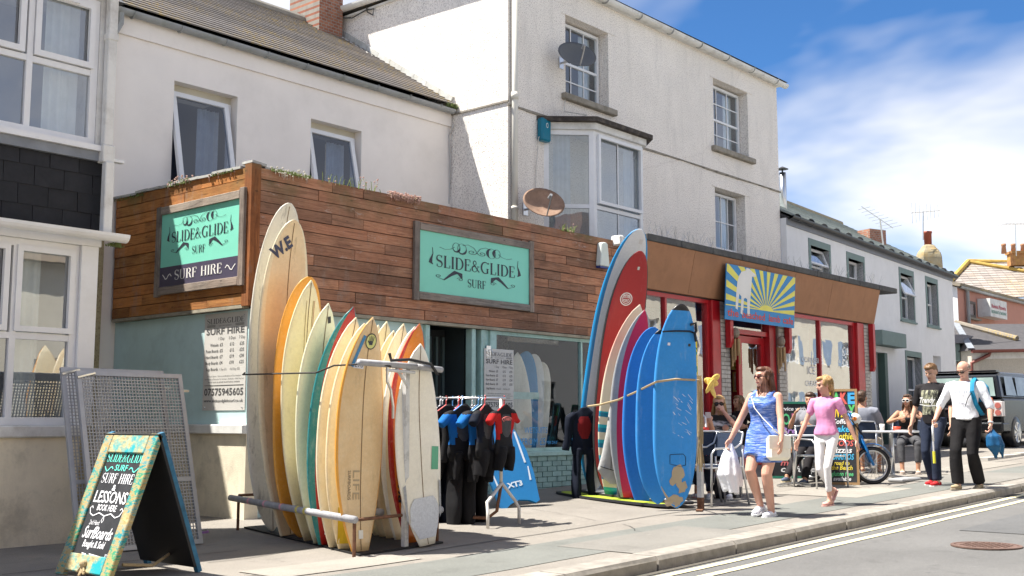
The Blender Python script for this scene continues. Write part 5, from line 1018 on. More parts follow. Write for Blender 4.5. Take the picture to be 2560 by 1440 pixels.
def board(label, base, tip, W, mats, nose='point', tail='squash', T=.065, rn=.13, rt=.05, yaw=0., stringer=None, fins=None, name='surfboard', group='surfboards in the front rack', ft=.35, zoff=.02, tags=(), N=26, leanx=0., tp=.47, nr=14, raillim=.8, cap=None):
    p = ong(*base) if len(base) == 2 else Vector(base); z0 = p.z+zoff
    n_ = Vector((math.sin(yaw), -math.cos(yaw), 0)); base_ = Vector((p.x, p.y, z0)); tpw = onp(tip[0], tip[1], base_+n_*(rn+leanx), n_)
    zx = tpw-n_*rn-base_; L = zx.length; zx.normalize(); yx = -(n_-zx*n_.dot(zx)).normalized(); xx_ = yx.cross(zx)
    b = thing(name, label, 'surfboard', base_, 0, group); b.rotation_euler = Matrix((xx_, yx, zx)).transposed().to_euler()
    f = outline(L, W, nose, tail, tp, ft); rings = []; ths = []
    for i in range(N+1):
        s = i/N; t = s if 0 < i < N else (0.0 if i == 0 else 1.0)
        t = .5-.5*math.cos(math.pi*s) if nose == 'round' or tail == 'round' else s+.04*math.sin(2*math.pi*s)*-1*.0
        w_ = max(.004, W/2*f(min(max(t, .0008), .9992))); th = T*(.22+.78*math.sin(math.pi*min(max(t, .03), .97))**.55); th = min(th, w_*1.6); y0 = rocker(t, L, rn, rt); r = []
        for j in range(nr*2):
            a = 2*math.pi*j/(nr*2); cx, sy = math.cos(a), math.sin(a)
            r.append(Vector((w_*math.copysign(abs(cx)**.75, cx), y0+th/2*math.copysign(abs(sy)**.75, sy), t*L)))
        rings.append(r); ths.append((t, w_, th, y0))
    mb = MB(); n2 = nr*2
    for i in range(N):
        for j in range(n2):
            cx = math.cos(2*math.pi*(j+.5)/n2); sy = math.sin(2*math.pi*(j+.5)/n2)
            mb.cur = (1 if abs(cx) > raillim else (0 if sy < 0 else 2)) if len(mats) > 1 else 0
            if cap and ths[i][0] > cap: mb.cur = len(mats)
            mb.mi.append(mb.cur); mb.f.append([i*n2+j, i*n2+(j+1) % n2, (i+1)*n2+(j+1) % n2, (i+1)*n2+j])
    mb.v = [tuple(v) for r in rings for v in r]; mb.cur = 0; mb.f.append(list(range(n2-1, -1, -1))); mb.mi.append(0); mb.f.append([N*n2+j for j in range(n2)]); mb.mi.append(0)
    if cap: mats = list(mats)+[FB_]
    body = obj('body', mb, mats, b, True, local=True)
    def surf(t, x, lift=.002):      # point on the deck
        for (a, b_) in zip(ths, ths[1:]):
            if a[0] <= t <= b_[0]+1e-9:
                k = (t-a[0])/(b_[0]-a[0]+1e-9); w_ = a[1]+(b_[1]-a[1])*k; th = a[2]+(b_[2]-a[2])*k; y0 = a[3]+(b_[3]-a[3])*k
                xr = min(.999, abs(x)/w_) if w_ > 0 else 0; ca = xr**(1/.75); return Vector((x, y0-th/2*(math.sqrt(max(0, 1-ca*ca)))**.75-lift, t*L))
        return Vector((x, 0, t*L))
    b['L'] = L
    if stringer:
        ms = MB(); vs = []; ns = 30
        for i in range(ns+1): t = .004+.985*i/ns; vs += [surf(t, -.004), surf(t, .004)]
        ms.add(vs, [(2*i, 2*i+1, 2*i+3, 2*i+2) for i in range(ns)]); obj('stringer', ms, stringer, b, local=True, fix=False)
    for (t, x, ln, mt) in (fins or ()):
        q = surf(t, x, 0); y0 = rocker(t, L, rn, rt); th = T*.6; ms = MB()
        prof = [(0, 0), (.0, ln*.9), (ln*.35, ln*.85), (ln*.8, ln*.5), (ln*1.1, .0), (ln*1.15, -.12*ln), (ln*.95, -.1*ln), (ln*.6, .08*ln), (ln*.3, .12*ln)]
        ms.prism(prof, (x-.004, y0+th/2-.01, t*L-.05), EY, Z3, EX, 0, .008); obj('fin', ms, mt, b, local=True)
    for (t, x, w_, h_, ang, mt, txt) in tags:
        if mt is SAND:
            q_ = random.Random(int(t*1000)+3); ms = MB(); vs = [surf(t, x, .004)]; rr_ = [q_.uniform(.45, 1.15) for _ in range(22)]
            for i in range(22): a_ = 2*math.pi*i/22; r_ = (rr_[i]+rr_[i-1]*.6)/1.6; vs.append(surf(max(.004, t+math.sin(a_)*h_*.6*r_/L), x+math.cos(a_)*w_*.6*r_, .004))
            ms.add(vs, [(0, i+1, (i+1) % 22+1) for i in range(22)]); obj('worn_patch', ms, SAND, b, local=True, fix=False); continue
        c = surf(t, x, .006); ms = MB(); ca, sa = math.cos(ang), math.sin(ang); pts = []
        nx, nz = 3, 3; vs = []
        for a in range(nx+1):
            for d in range(nz+1):
                u, v = -w_/2+w_*a/nx, -h_/2+h_*d/nz; xx, zz_ = u*ca-v*sa, u*sa+v*ca; vs.append(surf(t+zz_/L, x+xx, .004))
        ms.add(vs, [(a*(nz+1)+d, (a+1)*(nz+1)+d, (a+1)*(nz+1)+d+1, a*(nz+1)+d+1) for a in range(nx) for d in range(nz)]); obj('price_tag' if mt is TAG else 'decal', ms, mt, b, local=True, fix=False)
        if txt:
            ms = MB(); put_text(ms, txt, (0, 0, 0), EX, Z3, -EY, 0, -h_*.32, h_*.6, w_*.8, 'C', 0); ms.v = [tuple(surf(t+(v[0]*sa+v[2]*ca)/L, x+v[0]*ca-v[2]*sa, .0065)) for v in ms.v]; obj('lettering', ms, INK, b, local=True, fix=False)
    b['surf'] = 0; del b['surf']; del b['L']
    return b, surf, L
STR = flat((.18, .1, .04), .6); FW_ = flat((.75, .77, .78), .3); FB_ = flat((.015, .015, .018), .3); FBL = flat((.02, .12, .5), .3)
WHT = m_board('resin_white', (.84, .82, .74), (.68, .62, .5), .5); CRM1 = m_board('resin_cream', (.84, .75, .53), (.74, .58, .32), .6); CRM2 = m_board('resin_pale_yellow', (.84, .76, .5), (.76, .62, .3), .5)
GRNC = m_board('resin_greenish_cream', (.8, .78, .55), (.66, .66, .4), .5); TAN = m_board('resin_tan', (.76, .56, .31), (.66, .43, .19), .7, 5., (.3, .2, .1), .5); TANB = m_board('resin_tan_speckle', (.8, .65, .42), (.66, .46, .22), .7, 2., (.12, .07, .03), .6)
ORG = m_board('resin_orange', (.76, .36, .05), (.64, .26, .03), .5); REDB = m_board('resin_red', (.42, .022, .015), (.3, .015, .012), .4, 3, (.7, .6, .55), .3); TEALB = m_board('resin_teal', (.01, .20, .21), (.005, .14, .15), .4, 3, (.5, .6, .6), .3)
WARM = m_board('resin_warm_cream', (.84, .7, .46), (.76, .54, .26), .6); OLDW = m_board('resin_old_white', (.78, .75, .65), (.62, .58, .46), .6, 2.2, (.03, .03, .03), .85); SUNB = m_board('resin_orange_red', (.62, .12, .012), (.7, .3, .02), .9, 1.2)
BLSTR = flat((.1, .22, .3), .5); G_ = 'surfboards in the front rack'
R1 = [
 ('tallest old white longboard at the back left of the front rack', (672, 1332), (723, 508), .6, [OLDW], dict(nose='round', tail='round', rn=.2, T=.075, fins=[(.07, 0, .17, FW_)], stringer=STR)),
 ('speckled tan longboard with dark logo near its nose', (715, 1342), (735, 550), .6, [TANB, CRM1, CRM1], dict(nose='round', tail='squash', rn=.2, T=.075, fins=[(.08, 0, .17, FB_)], stringer=STR, tags=[])),
 ('solid orange surfboard beside the speckled tan longboard', (743, 1348), (773, 692), .56, [ORG], dict(nose='round', tail='round', rn=.18, fins=[(.08, 0, .15, FBL)])),
 ('cream surfboard with three thin pinstripes in front of the solid orange one', (772, 1354), (778, 700), .53, [CRM2], dict(nose='point', tail='squash', rn=.16, fins=[(.08, 0, .14, FB_)], stringer=STR, tags=[(.72, .06, .08, .035, 0, TAG, '£')])),
 ('greenish cream surfboard with small black mark and blue tip', (795, 1361), (821, 758), .5, [GRNC], dict(rn=.15, stringer=STR, fins=[(.08, .0, .13, FW_)], tags=[(.93, .03, .035, .06, .2, FB_, None)])),
 ('red surfboard with teal rails in the front rack', (806, 1366), (884, 767), .5, [REDB, TEALB, WHT], dict(rn=.2, fins=[(.08, .0, .14, FW_)], tags=[(.8, .0, .09, .05, 0, TAG, '£70')], raillim=.6)),
 ('warm cream pointed surfboard between the red and the tan ones', (832, 1372), (890, 793), .48, [CRM1], dict(rn=.15, stringer=STR, fins=[(.08, .0, .12, FW_)], tags=[(.72, -.05, .09, .05, 0, TAG, '£75')])),
 ('pale cream orange surfboard just behind the front tan one', (855, 1376), (911, 808), .47, [WARM], dict(rn=.14, fins=[(.08, .0, .12, FW_)], tags=[(.72, -.1, .09, .05, 0, TAG, '£65'), (.1, -.02, .16, .3, 0, flat((.6, .4, .02), .8), None)])),
 ('tan orange surfboard with round hand logo at the front of the rack', (890, 1383), (932, 793), .52, [TAN, ORG, CRM1], dict(rn=.13, stringer=STR, raillim=.93, tags=[(.79, -.085, .11, .055, -.06, TAG, '£70'), (.85, -.105, .03, .28, -.35, flat((.05, .22, .42), .5), None), (.07, .0, .05, .07, 0, flat((.8, .78, .7), .5), None)])),
]
for lab, base, tip, W, mats, kw in R1:
    b, surf, L = board(lab, base, tip, W, mats, group=G_, **kw)
    if 'hand logo' in lab:
        c = .895; ms = MB(); vs = [surf(c+.068/L*math.sin(2*math.pi*i/28), .015+.062*math.cos(2*math.pi*i/28), .005) for i in range(28)]; ms.add(vs, [tuple(range(28))]); lg = obj('logo_disc', ms, flat((.62, .62, .22), .5), b, local=True, fix=False)
        ms = MB()
        for r0_, r1_ in ((.062, .054),):
            vs = [surf(c+r_/L*1.1*math.sin(2*math.pi*i/28), .015+r_*math.cos(2*math.pi*i/28), .0065) for i in range(28) for r_ in (r0_, r1_)]; ms.add(vs, [(2*i, (2*i+2) % 56, (2*i+3) % 56, 2*i+1) for i in range(28)])
        def hp(pts): ms.add([surf(c+y/L, .015+x, .0065) for x, y in pts], [tuple(range(len(pts)))])
        hp([(-.018, -.03), (.018, -.03), (.022, .004), (-.02, .004)])
        for k in range(4): x = -.017+k*.0125; hp([(x-.004, .005), (x+.004, .005), (x*1.35+.003, .034+(.008, .014, .012, .004)[k]), (x*1.35-.003, .034+(.008, .014, .012, .004)[k])])
        hp([(-.02, -.02), (-.036, .0), (-.03, .008), (-.018, -.005)]); obj('hand_logo', ms, INK, b, local=True, fix=False)
        ms = MB(); put_text(ms, 'SURFBOARDS', (0, 0, 0), EX, Z3, -EY, 0, 0, .03, .24, 'L', 0); ms.v = [tuple(surf(.34-v[0]/L, -.14+v[2], .005)) for v in ms.v]; obj('lettering', ms, flat((.12, .09, .06), .6), b, local=True, fix=False)
        ms = MB(); put_text(ms, 'LIFE', (0, 0, 0), EX, Z3, -EY, 0, 0, .07, .24, 'L', 0); ms.v = [tuple(surf(.34-v[0]/L, -.085+v[2], .005)) for v in ms.v]; obj('lettering', ms, flat((.42, .33, .2), .6), b, local=True, fix=False)
    if 'dark logo' in lab:
        ms = MB(); put_text(ms, 'W.E', (0, 0, 0), EX, Z3, -EY, 0, 0, .11, .24, 'C', 0, .05, 0, .65); ms.v = [tuple(surf(.895+v[2]/L, -.08+v[0], .005)) for v in ms.v]; obj('lettering', ms, flat((.06, .07, .12), .6), b, local=True, fix=False)
    if 'pinstripes' in lab:
        for x in (-.03, .045, .06):
            ms = MB(); vs = []
            for i in range(21): t = .3+.62*i/20; vs += [surf(t, x-.003, .003), surf(t, x+.003, .003)]
            ms.add(vs, [(2*i, 2*i+1, 2*i+3, 2*i+2) for i in range(20)]); obj('pinstripe', ms, flat((.35, .1, .05) if x > 0.05 else (.3, .2, .08), .5), b, local=True, fix=False)
PADG = paint('grey_grip_pad', (.36, .37, .38), .9, .2, 60, .8, 50); PADW = paint('white_grip_pad', (.62, .64, .66), .9, .15, 60, .8, 50)
CRW = m_board('resin_ivory', (.86, .82, .7), (.74, .68, .52), .5)
R2 = [
 ('cream surfboard tip furthest back in the right row of the front rack', (930, 1336), (946, 812), .46, [CRM1], {}),
 ('cream surfboard with price tag in the right row of the front rack', (942, 1341), (967, 803), .46, [CRM2], dict(stringer=STR, tags=[(.84, -.04, .09, .05, 0, TAG, '£180')])),
 ('low plain cream surfboard in the right row of the front rack', (957, 1345), (984, 826), .46, [CRM1], dict(stringer=STR)),
 ('cream surfboard with blue stripes and dark strap in the right row', (973, 1349), (1009, 809), .46, [WARM], dict(stringer=STR, tags=[(.82, .06, .05, .34, -.1, BLSTR, None), (.78, -.02, .1, .016, -.35, FB_, None)])),
 ('cream and orange tipped surfboard behind the red one', (994, 1353), (1037, 816), .47, [WARM, WHT, WHT], dict(rn=.16)),
 ('red orange surfboard with black script behind the white post', (1024, 1360), (1049, 809), .48, [SUNB, REDB, WHT], dict(rn=.17, raillim=.75)),
 ('off white surfboard with grip pad at the right of the front rack', (1058, 1367), (1051, 859), .53, [CRW], dict(rn=.1, stringer=STR, tags=[(.42, .17, .09, .2, -.12, flat((.12, .4, .24), .6), None)])),
]
for lab, base, tip, W, mats, kw in R2:
    b, surf, L = board(lab, base, tip, W, mats, group=G_, **kw)
    if 'grip pad' in lab:
        ms = MB(); vs = []; n_ = 10
        for i in range(n_+1):
            t = .035+.2*i/n_; hw = .17*(1 if i < 7 else 1-((i-7)/4.)**2*.6)*min(1, .55+i*.12)
            for j in range(7): vs.append(surf(t, hw*(-1+2*j/6), .008))
        ms.add(vs, [(i*7+j, i*7+j+1, (i+1)*7+j+1, (i+1)*7+j) for i in range(n_) for j in range(6)]); obj('grip_pad', ms, PADW, b, local=True, fix=False)
        for s in (-1, 1):
            ms = MB(); ms.add([surf(t, s*x, .01) for t, x in ((.12, .185), (.14, .21), (.3, .225), (.31, .2))], [(0, 1, 2, 3)]); obj('side_grip', ms, PADG, b, local=True, fix=False)
    if 'script' in lab:
        ms = MB(); put_text(ms, 'Aloha', (0, 0, 0), EX, Z3, -EY, 0, 0, .07, .42, 'L', 0, .02, .4); ms.v = [tuple(surf(.4-v[0]/L, -.16+v[2], .006)) for v in ms.v]; obj('lettering', ms, FB_, b, local=True, fix=False)
# ------------------------------------------------------------------ rack that holds them
rk = thing('board_rack', 'low rusty metal board rack with grey pipe padding on a black mat', 'rack', (6.8, 8.2, 0))
PADP = paint('grey_foam_pipe', (.36, .36, .37), .8, .18, 20, .3, 40, dirt=(.6, .6, .58), dirtamt=.4, ds=6)
a, b = Vector((6.76, 9.62, .335)), Vector((6.12, 7.0, .305)); mb = MB(); mb.tube([a, b], .031, 10); pp_ = obj('side_pipe', mb, PADP, rk, True)
for k, (f_, c_) in enumerate(((.19, (.7, .35, .4)), (.33, (.7, .35, .4)), (.47, (.7, .35, .4)), (.6, (.7, .6, .15)), (.66, (.7, .6, .15)))):
    q = a.lerp(b, f_); d = (b-a).normalized()*.02; mb = MB(); mb.tube([q-d, q+d], .033, 10); obj('tape', mb, flat(c_, .6), pp_)
for q in (a+Vector((.04, -.08, 0)), b+Vector((.02, .03, 0)), Vector((7.2, 7.14, .3)), Vector((7.75, 9.5, .3))): mb = MB(); mb.tube([Vector((q.x, q.y, 0)), q], .016, 6); obj('leg', mb, RUST, rk)
mb = MB(); mb.tube([(6.13, 7.03, .3), (7.2, 7.14, .3)], .014, 6); obj('cross_bar', mb, RUST, rk); mb = MB(); mb.tube([(6.8, 9.54, .36), (7.75, 9.5, .36)], .014, 6); obj('cross_bar', mb, RUST, rk)
for P, Q in (((6.93, 7.1, .3), (7.24, 7.13, .315)), ((6.82, 7.45, .3), (6.95, 9.3, .33))): mb = MB(); mb.tube([P, Q], .031, 10); obj('pad', mb, PADP, rk, True)
mb = MB(); mt_ = [(6.93, 9.62), (6.2, 7.03), (7.2, 7.06), (7.85, 9.55)]; mb.add([(x, y, gz(x)+.004) for x, y in mt_]+[(x, y, gz(x)+.018) for x, y in mt_], [(3, 2, 1, 0), (4, 5, 6, 7), (0, 1, 5, 4), (1, 2, 6, 5), (2, 3, 7, 6), (3, 0, 4, 7)]); obj('mat', mb, paint('black_rubber_mat', (.012, .012, .013), .7, .3, 60, 1., 40), rk)
pt0, pt1 = Vector((6.77, 7.1, 0)), Vector((6.64, 6.97, 1.56)); POSTP = paint('chipped_white_post', (.62, .62, .6), .5, .1, 8, .1, dirt=(.12, .11, .1), dirtamt=.8, ds=7)
mb = MB(); mb.bar(pt0, pt1, .045, .045, (0, 1, 0)); obj('post', mb, POSTP, rk); mb = MB(); mb.bar(pt0+Vector((-.17, -.02, .006)), pt0+Vector((.25, .03, .006)), .05, .012); obj('foot_plate', mb, RUST, rk)
mb = MB(); mb.tube([(6.07, 6.93, 1.575), (6.72, 6.93, 1.56)], .027, 10); mb.tube([(6.735, 6.93, 1.56), (7.03, 6.93, 1.545)], .026, 10); obj('top_pipe', mb, PADP, rk, True); mb = MB(); mb.tube([(6.5, 6.94, 1.54), (6.66, 6.96, 1.38)], .014, 6); mb.tube([(6.35, 6.9, 1.52), (6.7, 6.93, 1.51)], .014, 6); obj('brace', mb, POSTP, rk)
cable('rope', 'thin dark rope across the left row of surfboards', [onx(612, 932, 6.62), Vector((6.35, 8.9, 1.535)), onx(790, 932, 6.1), Vector((6.12, 7.3, 1.56)), Vector((6.25, 6.93, 1.57)), Vector((6.4, 6.9, 1.55))], .008, flat((.05, .045, .04), .9), 'rope')
cable('bungee_cord', 'black bungee handle on the top pipe of the front rack', [Vector((6.38, 6.9, 1.66)), Vector((6.4, 6.9, 1.6)), Vector((6.6, 6.88, 1.615)), Vector((6.85, 6.88, 1.585)), Vector((6.95, 6.9, 1.5))], .014, FB_, 'cord')
cable('chain', 'grey chain hanging from the top pipe of the front rack', [Vector((6.36, 6.9, 1.54)), Vector((6.35, 6.89, 1.42)), Vector((6.39, 6.89, 1.36)), Vector((6.42, 6.89, 1.22)), Vector((6.43, 6.9, 1.12))], .012, STEEL, 'chain')
# ------------------------------------------------------------------ second group: foam boards by the cafe
FOB = m_board('foam_blue', (.03, .27, .66), (.02, .22, .6), .5, 3, (.5, .58, .66), .3, .6); FOBD = m_board('foam_blue_deep', (.012, .19, .58), (.01, .16, .5), .5, 3, (.3, .4, .55), .2, .6); SUPW = m_board('sup_white', (.75, .77, .78), (.6, .62, .64), .4, 2); SUPB = m_board('sup_blue', (.01, .24, .52), (.01, .2, .45), .4, 2)
GRYF = m_board('foam_grey', (.35, .36, .37), (.25, .26, .27), .5, 4, rough=.6); PNK = m_board('foam_crimson', (.52, .008, .06), (.62, .03, .13), .6, 2, (.2, .01, .03), .3, .5); LRED = m_board('longboard_red', (.33, .012, .016), (.42, .03, .03), .5, 2, (.5, .2, .2), .3, .35)
def m_striped():
    t = NT('cream_red_teal_board'); sx = t.n('ShaderNodeSeparateXYZ'); t.l(t.n('ShaderNodeTexCoord').outputs['Object'], sx.inputs[0]); z = sx.outputs[2]
    st = t.ramp(t.math('FRACT', t.math('ADD', t.math('MULTIPLY', z, 5.2), t.math('MULTIPLY', t.noise(t.pos(obj_=True), 2, 2), .12))), (0, (.01, .2, .33)), (.28, (.01, .2, .33)), (.3, (.02, .42, .5)), (.5, (.02, .42, .5)), (.52, (.72, .66, .5)), (.98, (.72, .66, .5)))
    up_ = t.ramp(t.math('DIVIDE', z, 2.4), (0., (.74, .66, .5)), (.55, (.74, .66, .5)), (.8, (.75, .4, .32)), (1., (.74, .64, .5)))
    return t.fin(t.mix(t.math('LESS_THAN', z, 1.02), up_, st), .3)
STRP = m_striped(); SCR = flat((.62, .7, .78), .7)
G2 = 'foam boards leaning by the cafe'; NB = 'surfboard'
S = [
 ('huge white paddle board with blue rails towering beside the cafe', (1480, 1240), (1600, 566), .66, [SUPW, SUPB, SUPB], dict(nose='round', tail='round', T=.12, rn=.35, leanx=.35, raillim=.72, tags=[(.955, .06, .05, .06, 0, STEEL, None)])),
 ('red longboard with round white logo in front of the paddle board', (1514, 1244), (1601, 622), .58, [LRED, DARK, DARK], dict(nose='round', tail='round', T=.09, rn=.3, leanx=.3, raillim=.9, tags=[(.93, .03, .03, .04, 0, STEEL, None)])),
 ('cream and pink surfboard with teal striped tail', (1526, 1250), (1600, 757), .56, [STRP], dict(T=.07, rn=.25, leanx=.2)),
 ('crimson foam board with grey rails', (1566, 1258), (1612, 772), .56, [PNK, GRYF, GRYF], dict(T=.08, rn=.25, leanx=.1, raillim=.7)),
 ('deep blue foam board with cream nose edge beside the crimson one', (1600, 1267), (1634, 818), .53, [FOBD], dict(nose='round', T=.08, rn=.2, tags=[(.3, .0, .045, .045, 0, flat((.7, .75, .8), .5), None), (.22, -.0, .045, .045, 0, FB_, None)])),
 ('blue foam board with black rubber nose behind the scratched one', (1640, 1276), (1660, 822), .52, [FOB], dict(nose='round', tail='round', T=.08, rn=.18, cap=.955, tags=[(.84, -.04, .04, .04, 0, FB_, None), (.77, -.04, .04, .04, 0, TAG, None)])),
 ('scratched light blue foam board with black nose at the front', (1686, 1287), (1704, 760), .53, [FOB], dict(nose='round', tail='round', T=.09, rn=.14, tp=.42, cap=.95, tags=[(.16, .0, .2, .22, .4, SAND, None), (.1, .06, .12, .16, .4, SAND, None), (.035, -.03, .22, .14, 0, SAND, None), (.8, -.12, .03, .03, 0, TAG, None), (.8, .13, .03, .03, 0, FB_, None)])),
]
surfs = {}
for lab, base, tip, W, mats, kw in S:
    b, surf, L = board(lab, base, tip, W, mats, name=NB, group=G2, zoff=.075, yaw=R(-30), **kw); surfs[lab] = (b, surf, L)
b, surf, L = surfs[S[1][0]]; ms = MB(); c = .80; n_ = 32
for r0_, r1_ in ((.085, .072), (.06, .052)):
    vs = [surf(c+r_/L*math.sin(2*math.pi*i/n_), -.05+r_*math.cos(2*math.pi*i/n_), .006) for i in range(n_) for r_ in (r0_, r1_)]; ms.add(vs, [(2*i, (2*i+2) % (2*n_), (2*i+3) % (2*n_), 2*i+1) for i in range(n_)])
tm_ = MB(); put_text(tm_, 'CUSTARD', (0, 0, 0), EX, Z3, -EY, 0, .015, .04, .1, 'C', 0, .03); put_text(tm_, 'POINT', (0, 0, 0), EX, Z3, -EY, 0, -.04, .04, .08, 'C', 0, .03); ms.add([surf(c+v[2]/L, -.05+v[0], .006) for v in tm_.v], tm_.f); obj('logo', ms, flat((.75, .73, .7), .5), b, local=True, fix=False)
b, surf, L = surfs[S[6][0]]; ms = MB(); q = random.Random(5)
for i in range(26):
    t, x, a = q.uniform(.34, .56), q.uniform(-.05, .16), R(-40+q.uniform(-15, 15)); l_ = q.uniform(.02, .09); dx, dz_ = math.cos(a)*l_, math.sin(a)*l_; w_ = q.uniform(.002, .005)
    ms.add([surf(t, x-w_, .004), surf(t, x+w_, .004), surf(t+dz_/L, x+dx+w_, .004), surf(t+dz_/L, x+dx-w_, .004)], [(0, 1, 2, 3)])
o = obj('scratches', ms, SCR, b, local=True, fix=False); o['kind'] = 'stuff'
ms = MB(); pts = [(-.1, .05), (.06, .06), (.09, .03), (.09, -.06), (.02, -.075), (-.1, -.05)]; ms.tube([surf(.235+y/L, x+.02, .003) for x, y in pts+pts[:1]], .003, 4); obj('outline_mark', ms, FB_, b, local=True)
ms = MB(); vs = []
for i in range(15): t = .004+.1*i/14; hw = .265*(outline(L, .53, 'round', 'round', .42)(max(t, .001))); vs += [surf(t, -hw*.97, .004), surf(t, -hw*.97+.05*(1-i/15), .004)]
ms.add(vs, [(2*i, 2*i+1, 2*i+3, 2*i+2) for i in range(14)]); obj('worn_edge', ms, SAND, b, local=True, fix=False)
p = surf(.9, .14, .01)
ms = MB(); ms.tube([surf(.86, -.2, .01), surf(.865, -.05, .012), surf(.868, .12, .012), surf(.86, .2, .02)], .01, 5); ms.tube([surf(.9, .12, .012), surf(.91, .18, .04), surf(.87, .19, .05), surf(.86, .17, .04), surf(.82, .2, .03)], .016, 6); obj('leash', ms, FB_, b, local=True)
# white post with rope, and board bags they stand on
pp = ong(1752, 1275); ptop = ony(1743, 990, pp.y); st = thing('steel_post', 'chipped white steel post with rusty base plate by the blue boards', 'post', pp); mb = MB(); mb.bar(pp, Vector((pp.x, pp.y, ptop.z)), .055, .055, (0, 1, 0)); obj('upright', mb, POSTP, st); mb = MB(); mb.bar(pp+Vector((-.2, -.1, .008)), pp+Vector((.2, .12, .008)), .07, .014); obj('base_plate', mb, RUST, st); mb = MB(); mb.bar(pp+Z3*.0, pp+Z3*.14, .058, .058, (0, 1, 0)); obj('rusted_foot', mb, RUST, st)
ROPE = paint('hemp_rope', (.42, .32, .18), .95, .2, 60, .6, 80)
zr = ony(1690, 948, 7.1).z
_n = Vector((math.sin(R(-30)), -math.cos(R(-30)), 0))
def onb(px, py, bpx, bpy_, o_): return onp(px, py, ong(bpx, bpy_)+_n*o_, _n)
cable('rope', 'pale rope tying the foam boards to the white post', [onb(1470, 1016, 1514, 1244, .3), onb(1500, 1012, 1526, 1250, .3), onb(1545, 1000, 1566, 1258, .28), onb(1590, 980, 1602, 1267, .24), onb(1640, 955, 1688, 1287, .14), onb(1690, 948, 1688, 1287, .12), onb(1735, 950, 1688, 1287, .1), Vector((pp.x-.02, pp.y-.03, zr-.02))], .013, ROPE, 'rope')
rr = thing('rope_tassel', 'frayed rope tails hanging from the white post', 'rope', (pp.x-.1, pp.y-.05, zr)); q = random.Random(6)
for k in range(4):
    x0 = pp.x-.14+.03*k; mb = MB(); mb.tube([(x0, pp.y-.06, zr+.03), (x0+.01, pp.y-.07, zr-.3), (x0-.02+.01*k, pp.y-.06, zr-.62-.04*k)], .012, 6); obj('strand', mb, ROPE, rr)
mb = MB()
for k in range(26): x0 = pp.x-.1+q.gauss(0, .012); mb.tube([(x0, pp.y-.07, zr-.66), (x0+q.gauss(0, .02), pp.y-.07+q.gauss(0, .02), zr-.95-.1*q.random())], .005, 4)
obj('frayed_end', mb, ROPE, rr)
fl_ = thing('plastic_flower', 'big yellow plastic flower tied to the white post top', 'flower', (pp.x, pp.y-.06, zr))
for k, (a, ln, wd) in enumerate(((-.2, .11, .05), (-.75, .12, .055), (-1.35, .12, .05), (-2.1, .1, .04), (.5, .07, .04))):
    c = Vector((pp.x+.03+ln*.8*math.cos(a), pp.y-.1-.02*k, zr-.02+ln*.8*math.sin(a))); mb = MB(); mb.ell(c, (wd, .012, ln), Matrix.Rotation(-a+R(90), 3, 'Y') @ Matrix.Rotation(R(18*(-1)**k), 3, 'X'), 9, 7); obj('petal', mb, paint('yellow_petal_%d' % k, (.75, .52, .12), .6, .3, 20, 0), fl_, True)
BAGG = flat((.32, .4, .03), .7); BAGB = flat((.02, .02, .025), .6); BAGS = flat((.5, .5, .48), .5)
for k, (A_, B_, wd, m1, m2, lab, zz_) in enumerate((((12.25, 9.7), (10.98, 7.12), .52, BAGG, BAGB, 'lime green edged black board bag lying under the foam boards', .008), ((12.35, 9.35), (11.12, 6.98), .5, BAGS, BAGB, 'silver black board bag lying under the foam boards', .04))):
    A_, B_ = Vector((*A_, 0)), Vector((*B_, 0)); d = (B_-A_).normalized(); s_ = Vector((-d.y, d.x, 0)); L_ = (B_-A_).length; t_ = thing('board_bag', lab, 'board bag', (A_.x, A_.y, gz(A_.x)), group='board bags'); 
    for nm, sc_, z0, z1, mm in (('shell', 1., 0., .026, m2), ('top_panel', .9, .0265, .03, m1)):
        ring = []
        for i in range(40):
            a = 2*math.pi*i/40; u = math.cos(a); v = math.sin(a); uu = math.copysign(abs(u)**.8, u); ring.append((L_/2+sc_*L_/2*uu, sc_*wd/2*math.copysign(abs(v)**.7, v)*(1-.25*uu)))
        mb = MB(); mb.prism(ring, Vector((A_.x, A_.y, gz(11.6)+zz_)), d, s_, Z3, z0, z1); obj(nm, mb, mm, t_)
# ------------------------------------------------------------------ boards inside the shop window
for k, (px, py, mt, lab) in enumerate(((1290, 880, WHT, 'first pale surfboard from the poster inside the shop window'), (1312, 878, SUPB, 'second surfboard from the poster inside the shop window, turquoise'), (1332, 885, SUPW, 'third surfboard from the poster inside the shop window, white'), (1352, 905, WHT, 'fourth surfboard from the poster inside the shop window'))):
    p = ony(px, 1120, YS+.6); board(lab, (p.x, YS+.55+.1*k, .15), (px+4, py), .5, [mt], nose='round' if k else 'point', group='boards displayed in the shop window', rn=.1, yaw=R(-25))
